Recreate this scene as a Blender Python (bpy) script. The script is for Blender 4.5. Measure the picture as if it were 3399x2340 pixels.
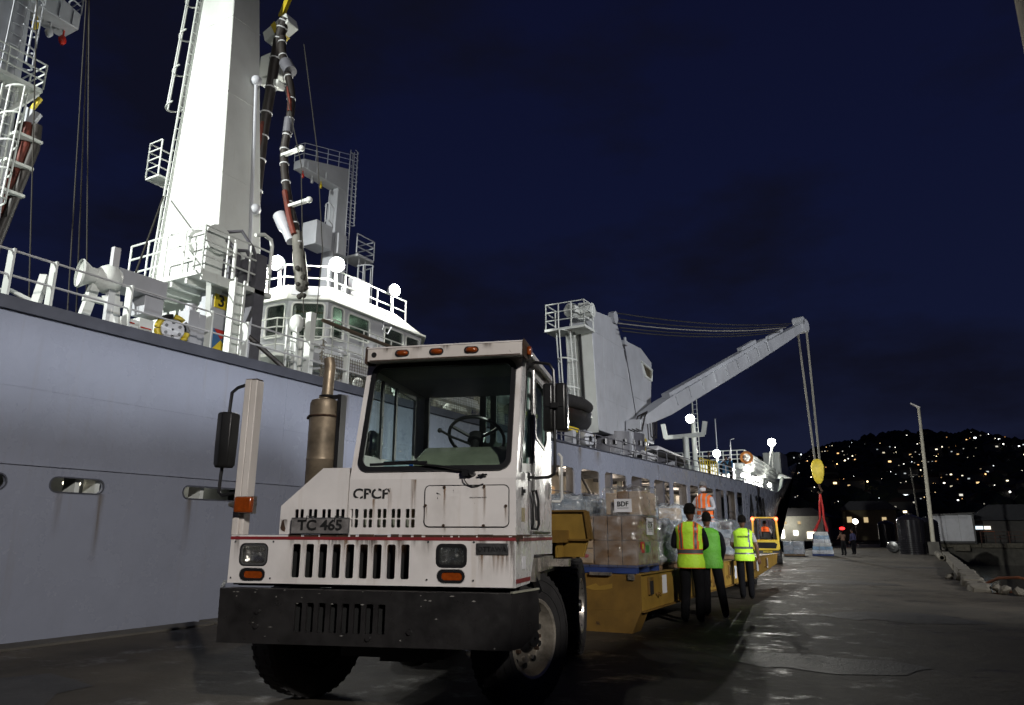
import bpy, bmesh, math, random
from mathutils import Vector, Matrix
random.seed(7)
R = math.radians
sc = bpy.context.scene
for o in list(bpy.data.objects): bpy.data.objects.remove(o)
COL = sc.collection

# ------------------------------------------------------------------ camera
cd = bpy.data.cameras.new('camera'); cam = bpy.data.objects.new('camera', cd); COL.objects.link(cam)
cd.sensor_width = 36; cd.lens = 2400 / 3399 * 36; cd.clip_end = 5000; cd.clip_start = .05
cam.matrix_world = (Matrix.Translation((0, 0, 1.35)) @ Matrix.Rotation(R(29.08), 4, 'Z')
                    @ Matrix.Rotation(math.pi / 2 + math.atan(602 / 2400), 4, 'X') @ Matrix.Rotation(R(.2), 4, 'Z'))
sc.camera = cam
sc.view_settings.view_transform = 'Standard'; sc.view_settings.look = 'None'
sc.view_settings.exposure = 0; sc.view_settings.gamma = 1
sc.cycles.use_denoising = True
sc.cycles.max_bounces = 6; sc.cycles.transparent_max_bounces = 24
sc.cycles.sample_clamp_indirect = 4; sc.cycles.caustics_reflective = False; sc.cycles.caustics_refractive = False

# ------------------------------------------------------------------ sky: deep blue after dusk, darker cloud banks
w = bpy.data.worlds.new('World'); sc.world = w; w.use_nodes = True
nt = w.node_tree; nt.nodes.clear()
N = nt.nodes.new; L = nt.links.new
out = N('ShaderNodeOutputWorld'); bg = N('ShaderNodeBackground')
sky = N('ShaderNodeTexSky'); sky.sky_type = 'NISHITA'; sky.sun_disc = False
sky.sun_elevation = R(-5.2); sky.sun_rotation = R(200); sky.altitude = 0; sky.air_density = 1; sky.dust_density = .4; sky.ozone_density = 5
tc = N('ShaderNodeTexCoord'); sep = N('ShaderNodeSeparateXYZ'); L(tc.outputs['Generated'], sep.inputs[0])
ramp = N('ShaderNodeValToRGB'); L(sep.outputs['Z'], ramp.inputs[0])
el = ramp.color_ramp.elements
el[0].position = 0; el[0].color = (.0115, .0128, .0215, 1)
el[1].position = .75; el[1].color = (.0038, .0048, .0200, 1)
for p, c in ((.10, (.0086, .0110, .0290)), (.25, (.0058, .0082, .0290)), (.45, (.0047, .0066, .0265))):
    e = el.new(p); e.color = c + (1,)
mp = N('ShaderNodeMapping'); mp.inputs['Scale'].default_value = (1.3, 1.3, 3.2); L(tc.outputs['Generated'], mp.inputs[0])
nz = N('ShaderNodeTexNoise'); nz.inputs['Scale'].default_value = 2.3; nz.inputs['Detail'].default_value = 6; nz.inputs['Roughness'].default_value = .55
L(mp.outputs[0], nz.inputs['Vector'])
cr = N('ShaderNodeValToRGB'); cr.color_ramp.elements[0].position = .44; cr.color_ramp.elements[0].color = (0, 0, 0, 1)
cr.color_ramp.elements[1].position = .62; cr.color_ramp.elements[1].color = (.85, .85, .85, 1); L(nz.outputs[0], cr.inputs[0])
mx = N('ShaderNodeMix'); mx.data_type = 'RGBA'; L(cr.outputs[0], mx.inputs['Factor']); L(ramp.outputs[0], mx.inputs[6]); mx.inputs[7].default_value = (.0046, .0050, .0115, 1)
ad = N('ShaderNodeMix'); ad.data_type = 'RGBA'; ad.blend_type = 'ADD'; ad.inputs['Factor'].default_value = .05
L(mx.outputs[2], ad.inputs[6]); L(sky.outputs[0], ad.inputs[7])
L(ad.outputs[2], bg.inputs[0]); bg.inputs[1].default_value = 1.0; L(bg.outputs[0], out.inputs[0])

# ------------------------------------------------------------------ the floodlights that light the quay from out of view (the crane one is added to brighten)
def lamp(name, kind, loc, power, col=(1, .96, .88), size=.25, target=None, angle=60, blend=.5, parent=None):
    ld = bpy.data.lights.new(name, kind); ld.energy = power; ld.color = col; ld.shadow_soft_size = size
    if kind == 'SPOT': ld.spot_size = R(angle); ld.spot_blend = blend
    o = bpy.data.objects.new(name, ld); COL.objects.link(o); o.location = loc
    if target is not None:
        o.rotation_euler = (Vector(target) - Vector(loc)).to_track_quat('-Z', 'Y').to_euler()
    if parent is not None:
        o.parent = parent; o.matrix_parent_inverse = mw(parent).inverted()
    return o
QUAY_FLOOD = (22, -15, 15)
BERTH_FLOOD = (36, -4, 13)
CRANE_FILL = (38, 8, 16)
AFT_FLOOD = (-17.5, -22, 13.5)
lamp('quay_floodlight', 'SPOT', QUAY_FLOOD, 33000, (1, .95, .90), .3, (-5.5, 9, .5), 50, .75)
lamp('berth_floodlight', 'SPOT', BERTH_FLOOD, 82000, (.92, .95, 1), .16, (11.9, 3.2, 0), 38, .3)
lamp('crane_floodlight', 'SPOT', CRANE_FILL, 72000, (.97, .98, 1), .3, (-9, 42, 4), 46, .6)  # unseen lamp added to brighten the crane and forward hull
lamp('ship_floodlight', 'SPOT', AFT_FLOOD, 88000, (.97, 1, .95), .35, (-14.6, 14, 8.0), 33, .9)

# ------------------------------------------------------------------ helpers
def empty(name, loc=(0, 0, 0), rz=0, parent=None):
    o = bpy.data.objects.new(name, None); COL.objects.link(o); o.location = loc; o.rotation_euler = (0, 0, rz)
    o.empty_display_size = .2
    if parent: o.parent = parent
    return o
def tag(o, label=None, cat=None, group=None, kind=None):
    if label: o['label'] = label
    if cat: o['category'] = cat
    if group: o['group'] = group
    if kind: o['kind'] = kind
    return o
def mw(o):
    m = Matrix.LocRotScale(o.location, o.rotation_euler, o.scale)
    if o.parent: m = mw(o.parent) @ o.matrix_parent_inverse @ m
    return m
def rr(x0, x1, y0, y1, r, n=4):
    p = []
    for cx, cy, a in ((x1 - r, y1 - r, 0), (x0 + r, y1 - r, 90), (x0 + r, y0 + r, 180), (x1 - r, y0 + r, 270)):
        for i in range(n + 1):
            t = R(a + 90 * i / n); p.append((cx + r * math.cos(t), cy + r * math.sin(t)))
    return p
def panel2d(outer, holes, t):
    cu = bpy.data.curves.new('tmp', 'CURVE'); cu.dimensions = '2D'; cu.fill_mode = 'BOTH'; cu.extrude = t / 2
    for poly in [outer] + list(holes):
        s = cu.splines.new('POLY'); s.points.add(len(poly) - 1); s.use_cyclic_u = True
        for q, (x, y) in zip(s.points, poly): q.co = (x, y, 0, 1)
    o = bpy.data.objects.new('tmp', cu); COL.objects.link(o)
    me = bpy.data.meshes.new_from_object(o.evaluated_get(bpy.context.evaluated_depsgraph_get()))
    v = [(p.co.x, p.co.y, p.co.z + t / 2) for p in me.vertices]; f = [tuple(p.vertices) for p in me.polygons]
    bpy.data.objects.remove(o); bpy.data.curves.remove(cu); bpy.data.meshes.remove(me)
    return v, f
def frame(o, u, v):
    o, u, v = Vector(o), Vector(u).normalized(), Vector(v).normalized(); w_ = u.cross(v)
    return Matrix(((u.x, v.x, w_.x, o.x), (u.y, v.y, w_.y, o.y), (u.z, v.z, w_.z, o.z), (0, 0, 0, 1)))
XZ = lambda y: frame((0, y, 0), (1, 0, 0), (0, 0, 1))          # (u,v,w) -> (u, y-w, v): w runs towards -y
YZ = lambda x: frame((x, 0, 0), (0, 1, 0), (0, 0, 1))          # (u,v,w) -> (x+w, u, v)

class MB:
    def __init__(s): s.v, s.f, s.m = [], [], []
    def add(s, v, f, m=0, M=None):
        b = len(s.v)
        s.v += [tuple(M @ Vector(p)) if M else tuple(p) for p in v]
        s.f += [tuple(i + b for i in q) for q in f]; s.m += [m] * len(f); return s
    def box(s, x0, x1, y0, y1, z0, z1, m=0, M=None):
        v = [(x, y, z) for z in (z0, z1) for y in (y0, y1) for x in (x0, x1)]
        return s.add(v, [(0, 2, 3, 1), (4, 5, 7, 6), (0, 1, 5, 4), (2, 6, 7, 3), (0, 4, 6, 2), (1, 3, 7, 5)], m, M)
    def bar(s, p, q, wd, h, m=0, up=(0, 0, 1)):
        p, q = Vector(p), Vector(q); d = (q - p); ln = d.length; d = d / ln; up = Vector(up)
        if abs(d.dot(up)) > .98: up = Vector((0, 1, 0))
        sx = d.cross(up).normalized(); sz = sx.cross(d)
        M = Matrix(((sx.x, d.x, sz.x, p.x), (sx.y, d.y, sz.y, p.y), (sx.z, d.z, sz.z, p.z), (0, 0, 0, 1)))
        return s.box(-wd / 2, wd / 2, 0, ln, -h / 2, h / 2, m, M)
    def rings(s, rs, m=0, c0=True, c1=True):
        b = len(s.v); n = len(rs[0])
        for r in rs: s.v += [tuple(p) for p in r]
        for i in range(len(rs) - 1):
            for j in range(n):
                k = (j + 1) % n
                s.f.append((b + i * n + j, b + i * n + k, b + (i + 1) * n + k, b + (i + 1) * n + j)); s.m.append(m)
        if c0: s.f.append(tuple(b + j for j in range(n))[::-1]); s.m.append(m)
        if c1: s.f.append(tuple(b + (len(rs) - 1) * n + j for j in range(n))); s.m.append(m)
        return s
    def tube(s, pts, r, n=8, m=0, closed=False):
        pts = [Vector(p) for p in pts]; rs = []; u = None
        rad = r if isinstance(r, (list, tuple)) else [r] * len(pts)
        for i, p in enumerate(pts):
            a = pts[i - 1] if i > 0 else (pts[-1] if closed else p); c = pts[i + 1] if i < len(pts) - 1 else (pts[0] if closed else p)
            d = (c - a).normalized()
            if u is None: u = d.orthogonal().normalized()
            u = (u - d * u.dot(d)).normalized(); q = d.cross(u)
            rs.append([p + (u * math.cos(2 * math.pi * k / n) + q * math.sin(2 * math.pi * k / n)) * rad[i] for k in range(n)])
        if closed: rs.append(rs[0])
        return s.rings(rs, m, not closed, not closed)
    def cyl(s, p, q, r, n=16, m=0, r2=None): return s.tube([p, q], [r, r if r2 is None else r2], n, m)
    def lathe(s, prof, o, axis, n=24, m=0, c0=False, c1=False):
        o, ax = Vector(o), Vector(axis).normalized(); u = ax.orthogonal().normalized(); q = ax.cross(u)
        return s.rings([[o + ax * h + (u * math.cos(2 * math.pi * k / n) + q * math.sin(2 * math.pi * k / n)) * r for k in range(n)] for r, h in prof], m, c0, c1)
    def prism(s, poly, t, M, m=0, holes=()):
        if holes:
            v, f = panel2d(poly, holes, t); return s.add(v, f, m, M)
        n = len(poly); v = [(x, y, 0) for x, y in poly] + [(x, y, t) for x, y in poly]
        f = [tuple(range(n))[::-1], tuple(range(n, 2 * n))] + [(i, (i + 1) % n, n + (i + 1) % n, n + i) for i in range(n)]
        return s.add(v, f, m, M)
    def ball(s, c, r, n=12, k=8, m=0, M=None):
        if not isinstance(r, (list, tuple)): r = (r, r, r)
        rs = []
        for i in range(1, k):
            t = math.pi * i / k
            rs.append([(c[0] + r[0] * math.sin(t) * math.cos(2 * math.pi * j / n), c[1] + r[1] * math.sin(t) * math.sin(2 * math.pi * j / n), c[2] - r[2] * math.cos(t)) for j in range(n)])
        if M: rs = [[tuple(M @ Vector(p)) for p in q] for q in rs]
        return s.rings(rs, m)
    def torus(s, c, Rr, r, axis, n=28, k=8, m=0):
        ax = Vector(axis).normalized(); u = ax.orthogonal().normalized(); q = ax.cross(u); c = Vector(c)
        return s.tube([c + (u * math.cos(2 * math.pi * i / n) + q * math.sin(2 * math.pi * i / n)) * Rr for i in range(n)], r, k, m, True)
    def mesh(s, name, mats, smooth=None):
        me = bpy.data.meshes.new(name); me.from_pydata(s.v, [], s.f)
        for x in (mats if isinstance(mats, (list, tuple)) else [mats]): me.materials.append(x)
        if any(s.m): me.polygons.foreach_set('material_index', s.m)
        bm = bmesh.new(); bm.from_mesh(me); bmesh.ops.recalc_face_normals(bm, faces=bm.faces); bm.to_mesh(me); bm.free()
        if smooth is not None:
            me.polygons.foreach_set('use_smooth', [True] * len(me.polygons)); me.set_sharp_from_angle(angle=R(smooth))
        return me
    def build(s, name, mats, parent=None, smooth=40, bevel=0, world=False, seg=2):
        o = bpy.data.objects.new(name, s.mesh(name, mats, smooth)); COL.objects.link(o)
        if parent:
            o.parent = parent
            if world: o.matrix_parent_inverse = mw(parent).inverted()
        if bevel:
            b = o.modifiers.new('bevel', 'BEVEL'); b.width = bevel; b.segments = seg; b.limit_method = 'ANGLE'; b.angle_limit = R(40)
        return o
def clone(o, parent=None, loc=None, rz=None, deep=True):
    c = o.copy(); COL.objects.link(c); c.parent = parent
    if loc is not None: c.location = loc
    if rz is not None: c.rotation_euler = (0, 0, rz)
    if deep:
        for ch in [x for x in bpy.data.objects if x.parent == o]:
            k = clone(ch, c); k.matrix_parent_inverse = ch.matrix_parent_inverse
    return c
def text(name, s, size, mat, parent, M, ex=.002, align='CENTER', world=False, sx=1, bold=.022):
    cu = bpy.data.curves.new('tmp', 'FONT'); cu.body = s; cu.size = size; cu.extrude = ex; cu.align_x = align; cu.align_y = 'CENTER'; cu.resolution_u = 3; cu.offset = size * bold
    t = bpy.data.objects.new('tmp', cu); COL.objects.link(t)
    me = bpy.data.meshes.new_from_object(t.evaluated_get(bpy.context.evaluated_depsgraph_get()))
    bpy.data.objects.remove(t); me.transform(M @ Matrix.Diagonal((sx, 1, 1, 1))); me.materials.clear(); me.materials.append(mat); me.name = name
    o = bpy.data.objects.new(name, me); COL.objects.link(o); o.parent = parent
    if world and parent: o.matrix_parent_inverse = mw(parent).inverted()
    return o

# ------------------------------------------------------------------ materials
def mat(name, col, rough=.6, metal=0, var=.15, scale=3, bump=0, bscale=20, rust=0, rscale=9, rcol=(.09, .035, .012), streak=0, scol=(.16, .11, .04), spec=.5, emit=None, es=0, dirt=0, coat=0, rvar=0):
    m = bpy.data.materials.new(name); m.use_nodes = True; t = m.node_tree; b = t.nodes['Principled BSDF']; N, L = t.nodes.new, t.links.new
    b.inputs['Roughness'].default_value = rough; b.inputs['Metallic'].default_value = metal; b.inputs['Specular IOR Level'].default_value = spec
    b.inputs['Coat Weight'].default_value = coat
    tc = N('ShaderNodeTexCoord')
    def noise(sc_, det=4, sx=(1, 1, 1), ro=.6):
        mp = N('ShaderNodeMapping'); mp.inputs['Scale'].default_value = sx; L(tc.outputs['Object'], mp.inputs[0])
        n = N('ShaderNodeTexNoise'); n.inputs['Scale'].default_value = sc_; n.inputs['Detail'].default_value = det; n.inputs['Roughness'].default_value = ro; L(mp.outputs[0], n.inputs['Vector']); return n.outputs[0]
    def ramp(s, a, bb, c0=(0, 0, 0), c1=(1, 1, 1)):
        r = N('ShaderNodeValToRGB'); e = r.color_ramp.elements; e[0].position = a; e[1].position = bb; e[0].color = tuple(c0) + (1,); e[1].color = tuple(c1) + (1,); L(s, r.inputs[0]); return r.outputs[0]
    def mix(f, a, c):
        x = N('ShaderNodeMix'); x.data_type = 'RGBA'; L(f, x.inputs['Factor'])
        for k, q in ((6, a), (7, c)):
            if isinstance(q, tuple): x.inputs[k].default_value = q + (1,)
            else: L(q, x.inputs[k])
        return x.outputs[2]
    cur = ramp(noise(scale), .3, .7, [c * (1 - var) for c in col], [min(1, c * (1 + var)) for c in col])
    if dirt: cur = mix(ramp(noise(1.6, 6, (1, 1, .6)), .5, .8, (0, 0, 0), (dirt,) * 3), cur, tuple(c * .45 for c in (col[0], col[1] * .93, col[2] * .82)))
    if streak: cur = mix(ramp(noise(2.2, 5, (4, 4, .22)), .58, .8, (0, 0, 0), (streak,) * 3), cur, scol)
    if rust: cur = mix(ramp(noise(rscale, 8, (1, 1, 1), .68), .74 - .2 * rust, .78 - .2 * rust), cur, rcol)
    L(cur, b.inputs['Base Color'])
    if rvar: L(ramp(noise(scale * 1.7, 5), .35, .7, (max(.03, rough - rvar),) * 3, (min(1, rough + rvar),) * 3), b.inputs['Roughness'])
    if bump:
        bp = N('ShaderNodeBump'); bp.inputs['Strength'].default_value = bump; bp.inputs['Distance'].default_value = .02; L(noise(bscale, 5), bp.inputs['Height']); L(bp.outputs[0], b.inputs['Normal'])
    if emit: b.inputs['Emission Color'].default_value = tuple(emit) + (1,); b.inputs['Emission Strength'].default_value = es
    return m
def glassmat(name, tint, gloss=.12, rough=.02, grime_sheen=0, bump=0, bscale=8, grime_sheen_col=(.4, .43, .4), gmap=(1, 1, 1)):
    m = bpy.data.materials.new(name); m.use_nodes = True; t = m.node_tree; t.nodes.clear(); N, L = t.nodes.new, t.links.new
    o = N('ShaderNodeOutputMaterial'); tr = N('ShaderNodeBsdfTransparent'); tr.inputs[0].default_value = tuple(tint) + (1,)
    g = N('ShaderNodeBsdfGlossy'); g.inputs['Roughness'].default_value = rough; g.inputs[0].default_value = (.9, .95, .93, 1)
    lw = N('ShaderNodeLayerWeight'); lw.inputs[0].default_value = .5; x = N('ShaderNodeMixShader')
    pw = N('ShaderNodeMath'); pw.operation = 'POWER'; pw.inputs[1].default_value = 4; L(lw.outputs['Facing'], pw.inputs[0])
    ma = N('ShaderNodeMath'); ma.operation = 'MULTIPLY_ADD'; ma.inputs[1].default_value = .55; ma.inputs[2].default_value = .02 + gloss * .15; L(pw.outputs[0], ma.inputs[0]); L(ma.outputs[0], x.inputs[0]); L(tr.outputs[0], x.inputs[1]); L(g.outputs[0], x.inputs[2])
    last = x.outputs[0]; tc = N('ShaderNodeTexCoord')
    if bump:
        n = N('ShaderNodeTexNoise'); n.inputs['Scale'].default_value = bscale; n.inputs['Detail'].default_value = 4; n.inputs['Distortion'].default_value = 1.2
        mp = N('ShaderNodeMapping'); mp.inputs['Scale'].default_value = (1, 1, .5); mp.inputs['Rotation'].default_value = (.5, .4, .3); L(tc.outputs['Object'], mp.inputs[0]); L(mp.outputs[0], n.inputs['Vector'])
        bp = N('ShaderNodeBump'); bp.inputs['Strength'].default_value = bump; bp.inputs['Distance'].default_value = .05; L(n.outputs[0], bp.inputs['Height']); L(bp.outputs[0], g.inputs['Normal'])
    if grime_sheen:  # pale diffuse patches: dirt on glass, painted highlights on film
        d = N('ShaderNodeBsdfDiffuse'); d.inputs[0].default_value = grime_sheen_col + (1,); n = N('ShaderNodeTexNoise'); n.inputs['Scale'].default_value = 3; n.inputs['Detail'].default_value = 7; gm = N('ShaderNodeMapping'); gm.inputs['Scale'].default_value = gmap; gm.inputs['Rotation'].default_value = (.12, .1, 0) if gmap != (1, 1, 1) else (0, 0, 0); L(tc.outputs['Object'], gm.inputs[0]); L(gm.outputs[0], n.inputs['Vector'])
        r = N('ShaderNodeValToRGB'); r.color_ramp.elements[0].position = .35; r.color_ramp.elements[1].position = .9; r.color_ramp.elements[1].color = (grime_sheen,) * 3 + (1,); L(n.outputs[0], r.inputs[0])
        y = N('ShaderNodeMixShader'); L(r.outputs[0], y.inputs[0]); L(last, y.inputs[1]); L(d.outputs[0], y.inputs[2]); last = y.outputs[0]
    L(last, o.inputs[0]); return m
def emat(name, col, s):
    m = bpy.data.materials.new(name); m.use_nodes = True; t = m.node_tree; t.nodes.clear()
    o = t.nodes.new('ShaderNodeOutputMaterial'); e = t.nodes.new('ShaderNodeEmission'); e.inputs[0].default_value = tuple(col) + (1,); e.inputs[1].default_value = s; t.links.new(e.outputs[0], o.inputs[0]); return m
def wornmat(name, col, amount, scale=14):
    m = mat(name, col, .7, var=.2); t = m.node_tree; b = t.nodes['Principled BSDF']; N, L = t.nodes.new, t.links.new
    tc = N('ShaderNodeTexCoord'); n = N('ShaderNodeTexNoise'); n.inputs['Scale'].default_value = scale; n.inputs['Detail'].default_value = 6; L(tc.outputs['Object'], n.inputs['Vector'])
    r = N('ShaderNodeValToRGB'); r.color_ramp.elements[0].position = amount; r.color_ramp.elements[1].position = amount + .03; L(n.outputs[0], r.inputs[0]); L(r.outputs[0], b.inputs['Alpha']); return m

M_white = mat('cab_white_paint', (.70, .67, .65), .45, var=.07, rust=.17, rscale=34, rcol=(.11, .05, .025), streak=.38, scol=(.34, .25, .15), dirt=.6, bump=.16, bscale=2.2, rvar=.1)
M_whitepost = mat('post_white_paint', (.62, .58, .54), .45, var=.06, rust=.40, rscale=22, streak=.4, dirt=.5)
M_whiteside = mat('door_white_paint', (.66, .655, .65), .30, var=.04, rust=.2, rscale=26, dirt=.3, streak=.2, bump=.12, bscale=4, rvar=.12)
M_redstripe = mat('red_stripe', (.20, .018, .022), .5, var=.25, rust=.15, rscale=14)
M_rust = mat('rusty_seam', (.05, .026, .014), .9, var=.5, scale=12, bump=.5)
M_bumper = mat('black_bumper_paint', (.017, .016, .016), .38, var=.4, rust=.1, rscale=9, rcol=(.16, .16, .15), bump=.1, bscale=12, rvar=.12, scale=5)
M_black = mat('black_paint', (.012, .012, .013), .35, var=.3)
M_rubber = mat('tyre_rubber', (.018, .017, .017), .75, var=.4, scale=8, bump=.2, bscale=40)
M_gasket = mat('window_rubber', (.01, .01, .011), .4, var=.2)
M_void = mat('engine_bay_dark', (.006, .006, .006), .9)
M_chrome = mat('worn_steel', (.42, .39, .35), .38, .8, var=.35, scale=9, rust=.38, rscale=10, rcol=(.06, .045, .03), rvar=.15)
M_bright = mat('bright_metal', (.65, .65, .63), .2, .9, var=.1)
M_exh = mat('sooty_exhaust_steel', (.25, .20, .14), .55, .6, var=.5, scale=4, rust=.35, rscale=5, rcol=(.07, .055, .035), streak=.5, scol=(.06, .05, .035), rvar=.15)
M_amber = mat('amber_lens', (.24, .045, .006), .15, var=.25, scale=30, coat=.6)
M_redlens = mat('red_lens', (.4, .02, .01), .2, var=.2)
M_reflector = mat('headlamp_reflector', (.72, .70, .66), .22, 1, var=.2, scale=14, bump=.25, bscale=40); M_headclear = glassmat('headlamp_glass', (.95, .95, .93), .9, .06, .10, .5, 40)
M_headglass = mat('headlamp_lens', (.30, .29, .27), .12, .55, var=.5, scale=26, bump=.35, bscale=55, coat=1)
M_headdark = mat('smoked_headlamp_lens', (.05, .05, .05), .1, .5, var=.6, scale=22, bump=.35, bscale=55, coat=1)
M_glass = glassmat('cab_window_glass', (.92, .97, .95), .06, .02, .012)
M_glassside = glassmat('side_window_glass', (.78, .90, .87), .16, .06, .16)
M_interior = mat('cab_interior_vinyl', (.055, .065, .055), .6, var=.25)
M_dash = mat('dusty_dashboard', (.16, .175, .13), .7, var=.25, scale=4)
M_plastic = mat('black_plastic', (.012, .012, .012), .32, var=.3, scale=6, bump=.05)
M_plate = mat('scratched_plate', (.33, .31, .30), .3, .5, var=.5, scale=12, bump=.1, bscale=20)
M_badge = mat('cast_badge', (.10, .10, .10), .35, .6, var=.4, scale=20)
M_badgehi = mat('badge_letters', (.06, .06, .06), .3, .6, var=.3, scale=20)
M_blackink = wornmat('worn_black_paint', (.012, .012, .012), .41, 22)
M_blackworn = wornmat('nearly_gone_black_paint', (.03, .03, .03), .60, 16)
M_letter = mat('black_letter', (.012, .012, .012), .5)
M_paper = mat('white_paper', (.72, .72, .74), .7, var=.05)

def dripmat(name, col):
    m = mat(name, col, .85, var=.3, scale=8); t = m.node_tree; b = t.nodes['Principled BSDF']; N, L = t.nodes.new, t.links.new
    tc = N('ShaderNodeTexCoord'); mp = N('ShaderNodeMapping'); mp.inputs['Scale'].default_value = (60, 60, 5); L(tc.outputs['Object'], mp.inputs[0])
    n = N('ShaderNodeTexNoise'); n.inputs['Scale'].default_value = 1; n.inputs['Detail'].default_value = 4; L(mp.outputs[0], n.inputs['Vector'])
    sp_ = N('ShaderNodeSeparateXYZ'); L(tc.outputs['Generated'], sp_.inputs[0]); pw = N('ShaderNodeMath'); pw.operation = 'POWER'; pw.inputs[1].default_value = 1.4; L(sp_.outputs['Z'], pw.inputs[0])
    xx = N('ShaderNodeMath'); xx.operation = 'PINGPONG'; xx.inputs[1].default_value = .5; L(sp_.outputs['X'], xx.inputs[0])
    x2 = N('ShaderNodeMath'); x2.operation = 'MULTIPLY'; x2.inputs[1].default_value = 3.2; x2.use_clamp = True; L(xx.outputs[0], x2.inputs[0])
    r = N('ShaderNodeValToRGB'); r.color_ramp.elements[0].position = .32; r.color_ramp.elements[1].position = .72; L(n.outputs[0], r.inputs[0])
    a = N('ShaderNodeMath'); a.operation = 'MULTIPLY'; L(r.outputs[0], a.inputs[0]); L(pw.outputs[0], a.inputs[1]); a2 = N('ShaderNodeMath'); a2.operation = 'MULTIPLY'; L(a.outputs[0], a2.inputs[0]); L(x2.outputs[0], a2.inputs[1]); L(a2.outputs[0], b.inputs['Alpha']); return m
M_drip = dripmat('rust_run', (.20, .10, .03)); M_dripdk = dripmat('dark_rust_run', (.07, .035, .015))
# ================================================================== setting
def wetground():
    m = mat('wet_quay_concrete', (.054, .045, .032), .55, var=.5, scale=.9, dirt=.5, bump=.0, spec=.35)
    t = m.node_tree; b = t.nodes['Principled BSDF']; N, L = t.nodes.new, t.links.new
    tc = N('ShaderNodeTexCoord')
    def noise(s, d, r=.6):
        n = N('ShaderNodeTexNoise'); n.inputs['Scale'].default_value = s; n.inputs['Detail'].default_value = d; n.inputs['Roughness'].default_value = r; L(tc.outputs['Object'], n.inputs['Vector']); return n.outputs[0]
    r = N('ShaderNodeValToRGB'); e = r.color_ramp.elements; e[0].position = .34; e[0].color = (.28,) * 3 + (1,); e[1].position = .46; e[1].color = (.72,) * 3 + (1,); L(noise(1.3, 9, .72), r.inputs[0]); L(r.outputs[0], b.inputs['Roughness'])
    b1 = N('ShaderNodeBump'); b1.inputs['Strength'].default_value = .42; b1.inputs['Distance'].default_value = .03; L(noise(5, 8, .7), b1.inputs['Height'])
    b2 = N('ShaderNodeBump'); b2.inputs['Strength'].default_value = .35; b2.inputs['Distance'].default_value = .004; L(noise(70, 4), b2.inputs['Height']); L(b1.outputs[0], b2.inputs['Normal']); L(b2.outputs[0], b.inputs['Normal'])
    return m
M_quay = wetground()
M_conc = mat('weathered_concrete', (.115, .103, .08), .85, var=.35, scale=4, dirt=.5, bump=.6, bscale=14)
M_concdark = mat('dark_seawall_concrete', (.085, .078, .066), .85, var=.35, scale=1.2, dirt=.5, bump=.4, streak=.5, scol=(.03, .03, .025))
def watermat():
    m = bpy.data.materials.new('harbour_water'); m.use_nodes = True; t = m.node_tree; b = t.nodes['Principled BSDF']; N, L = t.nodes.new, t.links.new
    b.inputs['Base Color'].default_value = (.006, .008, .012, 1); b.inputs['Roughness'].default_value = .12
    tc = N('ShaderNodeTexCoord'); n = N('ShaderNodeTexNoise'); n.inputs['Scale'].default_value = .9; n.inputs['Detail'].default_value = 5; L(tc.outputs['Object'], n.inputs['Vector'])
    bp = N('ShaderNodeBump'); bp.inputs['Strength'].default_value = .25; bp.inputs['Distance'].default_value = .1; L(n.outputs[0], bp.inputs['Height']); L(bp.outputs[0], b.inputs['Normal']); return m
m = MB(); m.box(-1500, 1500, -300, 2500, -9, -1.6); tag(m.build('water', watermat(), smooth=None), kind='structure')
# quay: wide apron beside the camera, then the finger pier beside the ship
Q = MB(); Q.prism([(-9.9, -60), (60, -60), (60, 20.9), (6, 20.9), (3.2, 21.0), (1.6, 20.85), (1.15, 21.6), (1.05, 25), (1.1, 32), (1.12, 128), (-9.9, 128)], 4, frame((0, 0, -4), (1, 0, 0), (0, 1, 0)))
quay = tag(Q.build('quay', M_quay, smooth=None), kind='structure')
M_joint = mat('joint_sealant', (.012, .012, .012), .6, var=.3); M_patch = mat('asphalt_patch', (.030, .028, .025), .6, var=.4, scale=3, bump=.5, bscale=30)
for y in (21.5, 35, 52):
    m = MB(); pts = [(-9.5 + i * 1.2, y) for i in range(10 if y > 21 else 14)]
    for a, b_ in zip(pts, pts[1:]): m.add([(a[0], a[1] - .02, .004), (b_[0], b_[1] - .02, .004), (b_[0], b_[1] + .02, .004), (a[0], a[1] + .02, .004)], [(0, 1, 2, 3)])
    m.build('expansion_joint', M_joint, quay)
rnd = random.Random(17)
for (x, y, s_) in ((-1.2, 9, .7), (-7.4, 3.6, .8), (-.6, 14.5, .9), (-2.4, 24, 1.2), (-4.6, 31, 1.1), (-.4, 37, 1.0), (-5.5, 45, 1.4)):
    n = 14; m = MB(); m.add([(x + s_ * rnd.uniform(.6, 1.2) * 1.5 * math.cos(6.283 * k / n), y + s_ * rnd.uniform(.6, 1.2) * math.sin(6.283 * k / n), .004 + .0) for k in range(n)], [tuple(range(n))]); m.build('asphalt_patch', M_patch, quay)
for (x, y) in ((-4.95, 3.62), (-4.7, 3.5)):
    m = MB(); m.torus((x, y, .008), .05, .012, (0, 0, 1), 18, 6); m.build('drain_ring', M_concdark, quay)
# worn concrete edge beam along the ship side, laid in lengths
for i in range(9):
    y0 = -6 + i * 14
    e = MB(); e.box(-10.0, -9.55 + .02 * (i % 2), y0 + .02, y0 + 13.96, -.5, .03 + .012 * (i % 3)); e.build('edge_beam', M_concdark, quay, bevel=.02)
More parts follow.
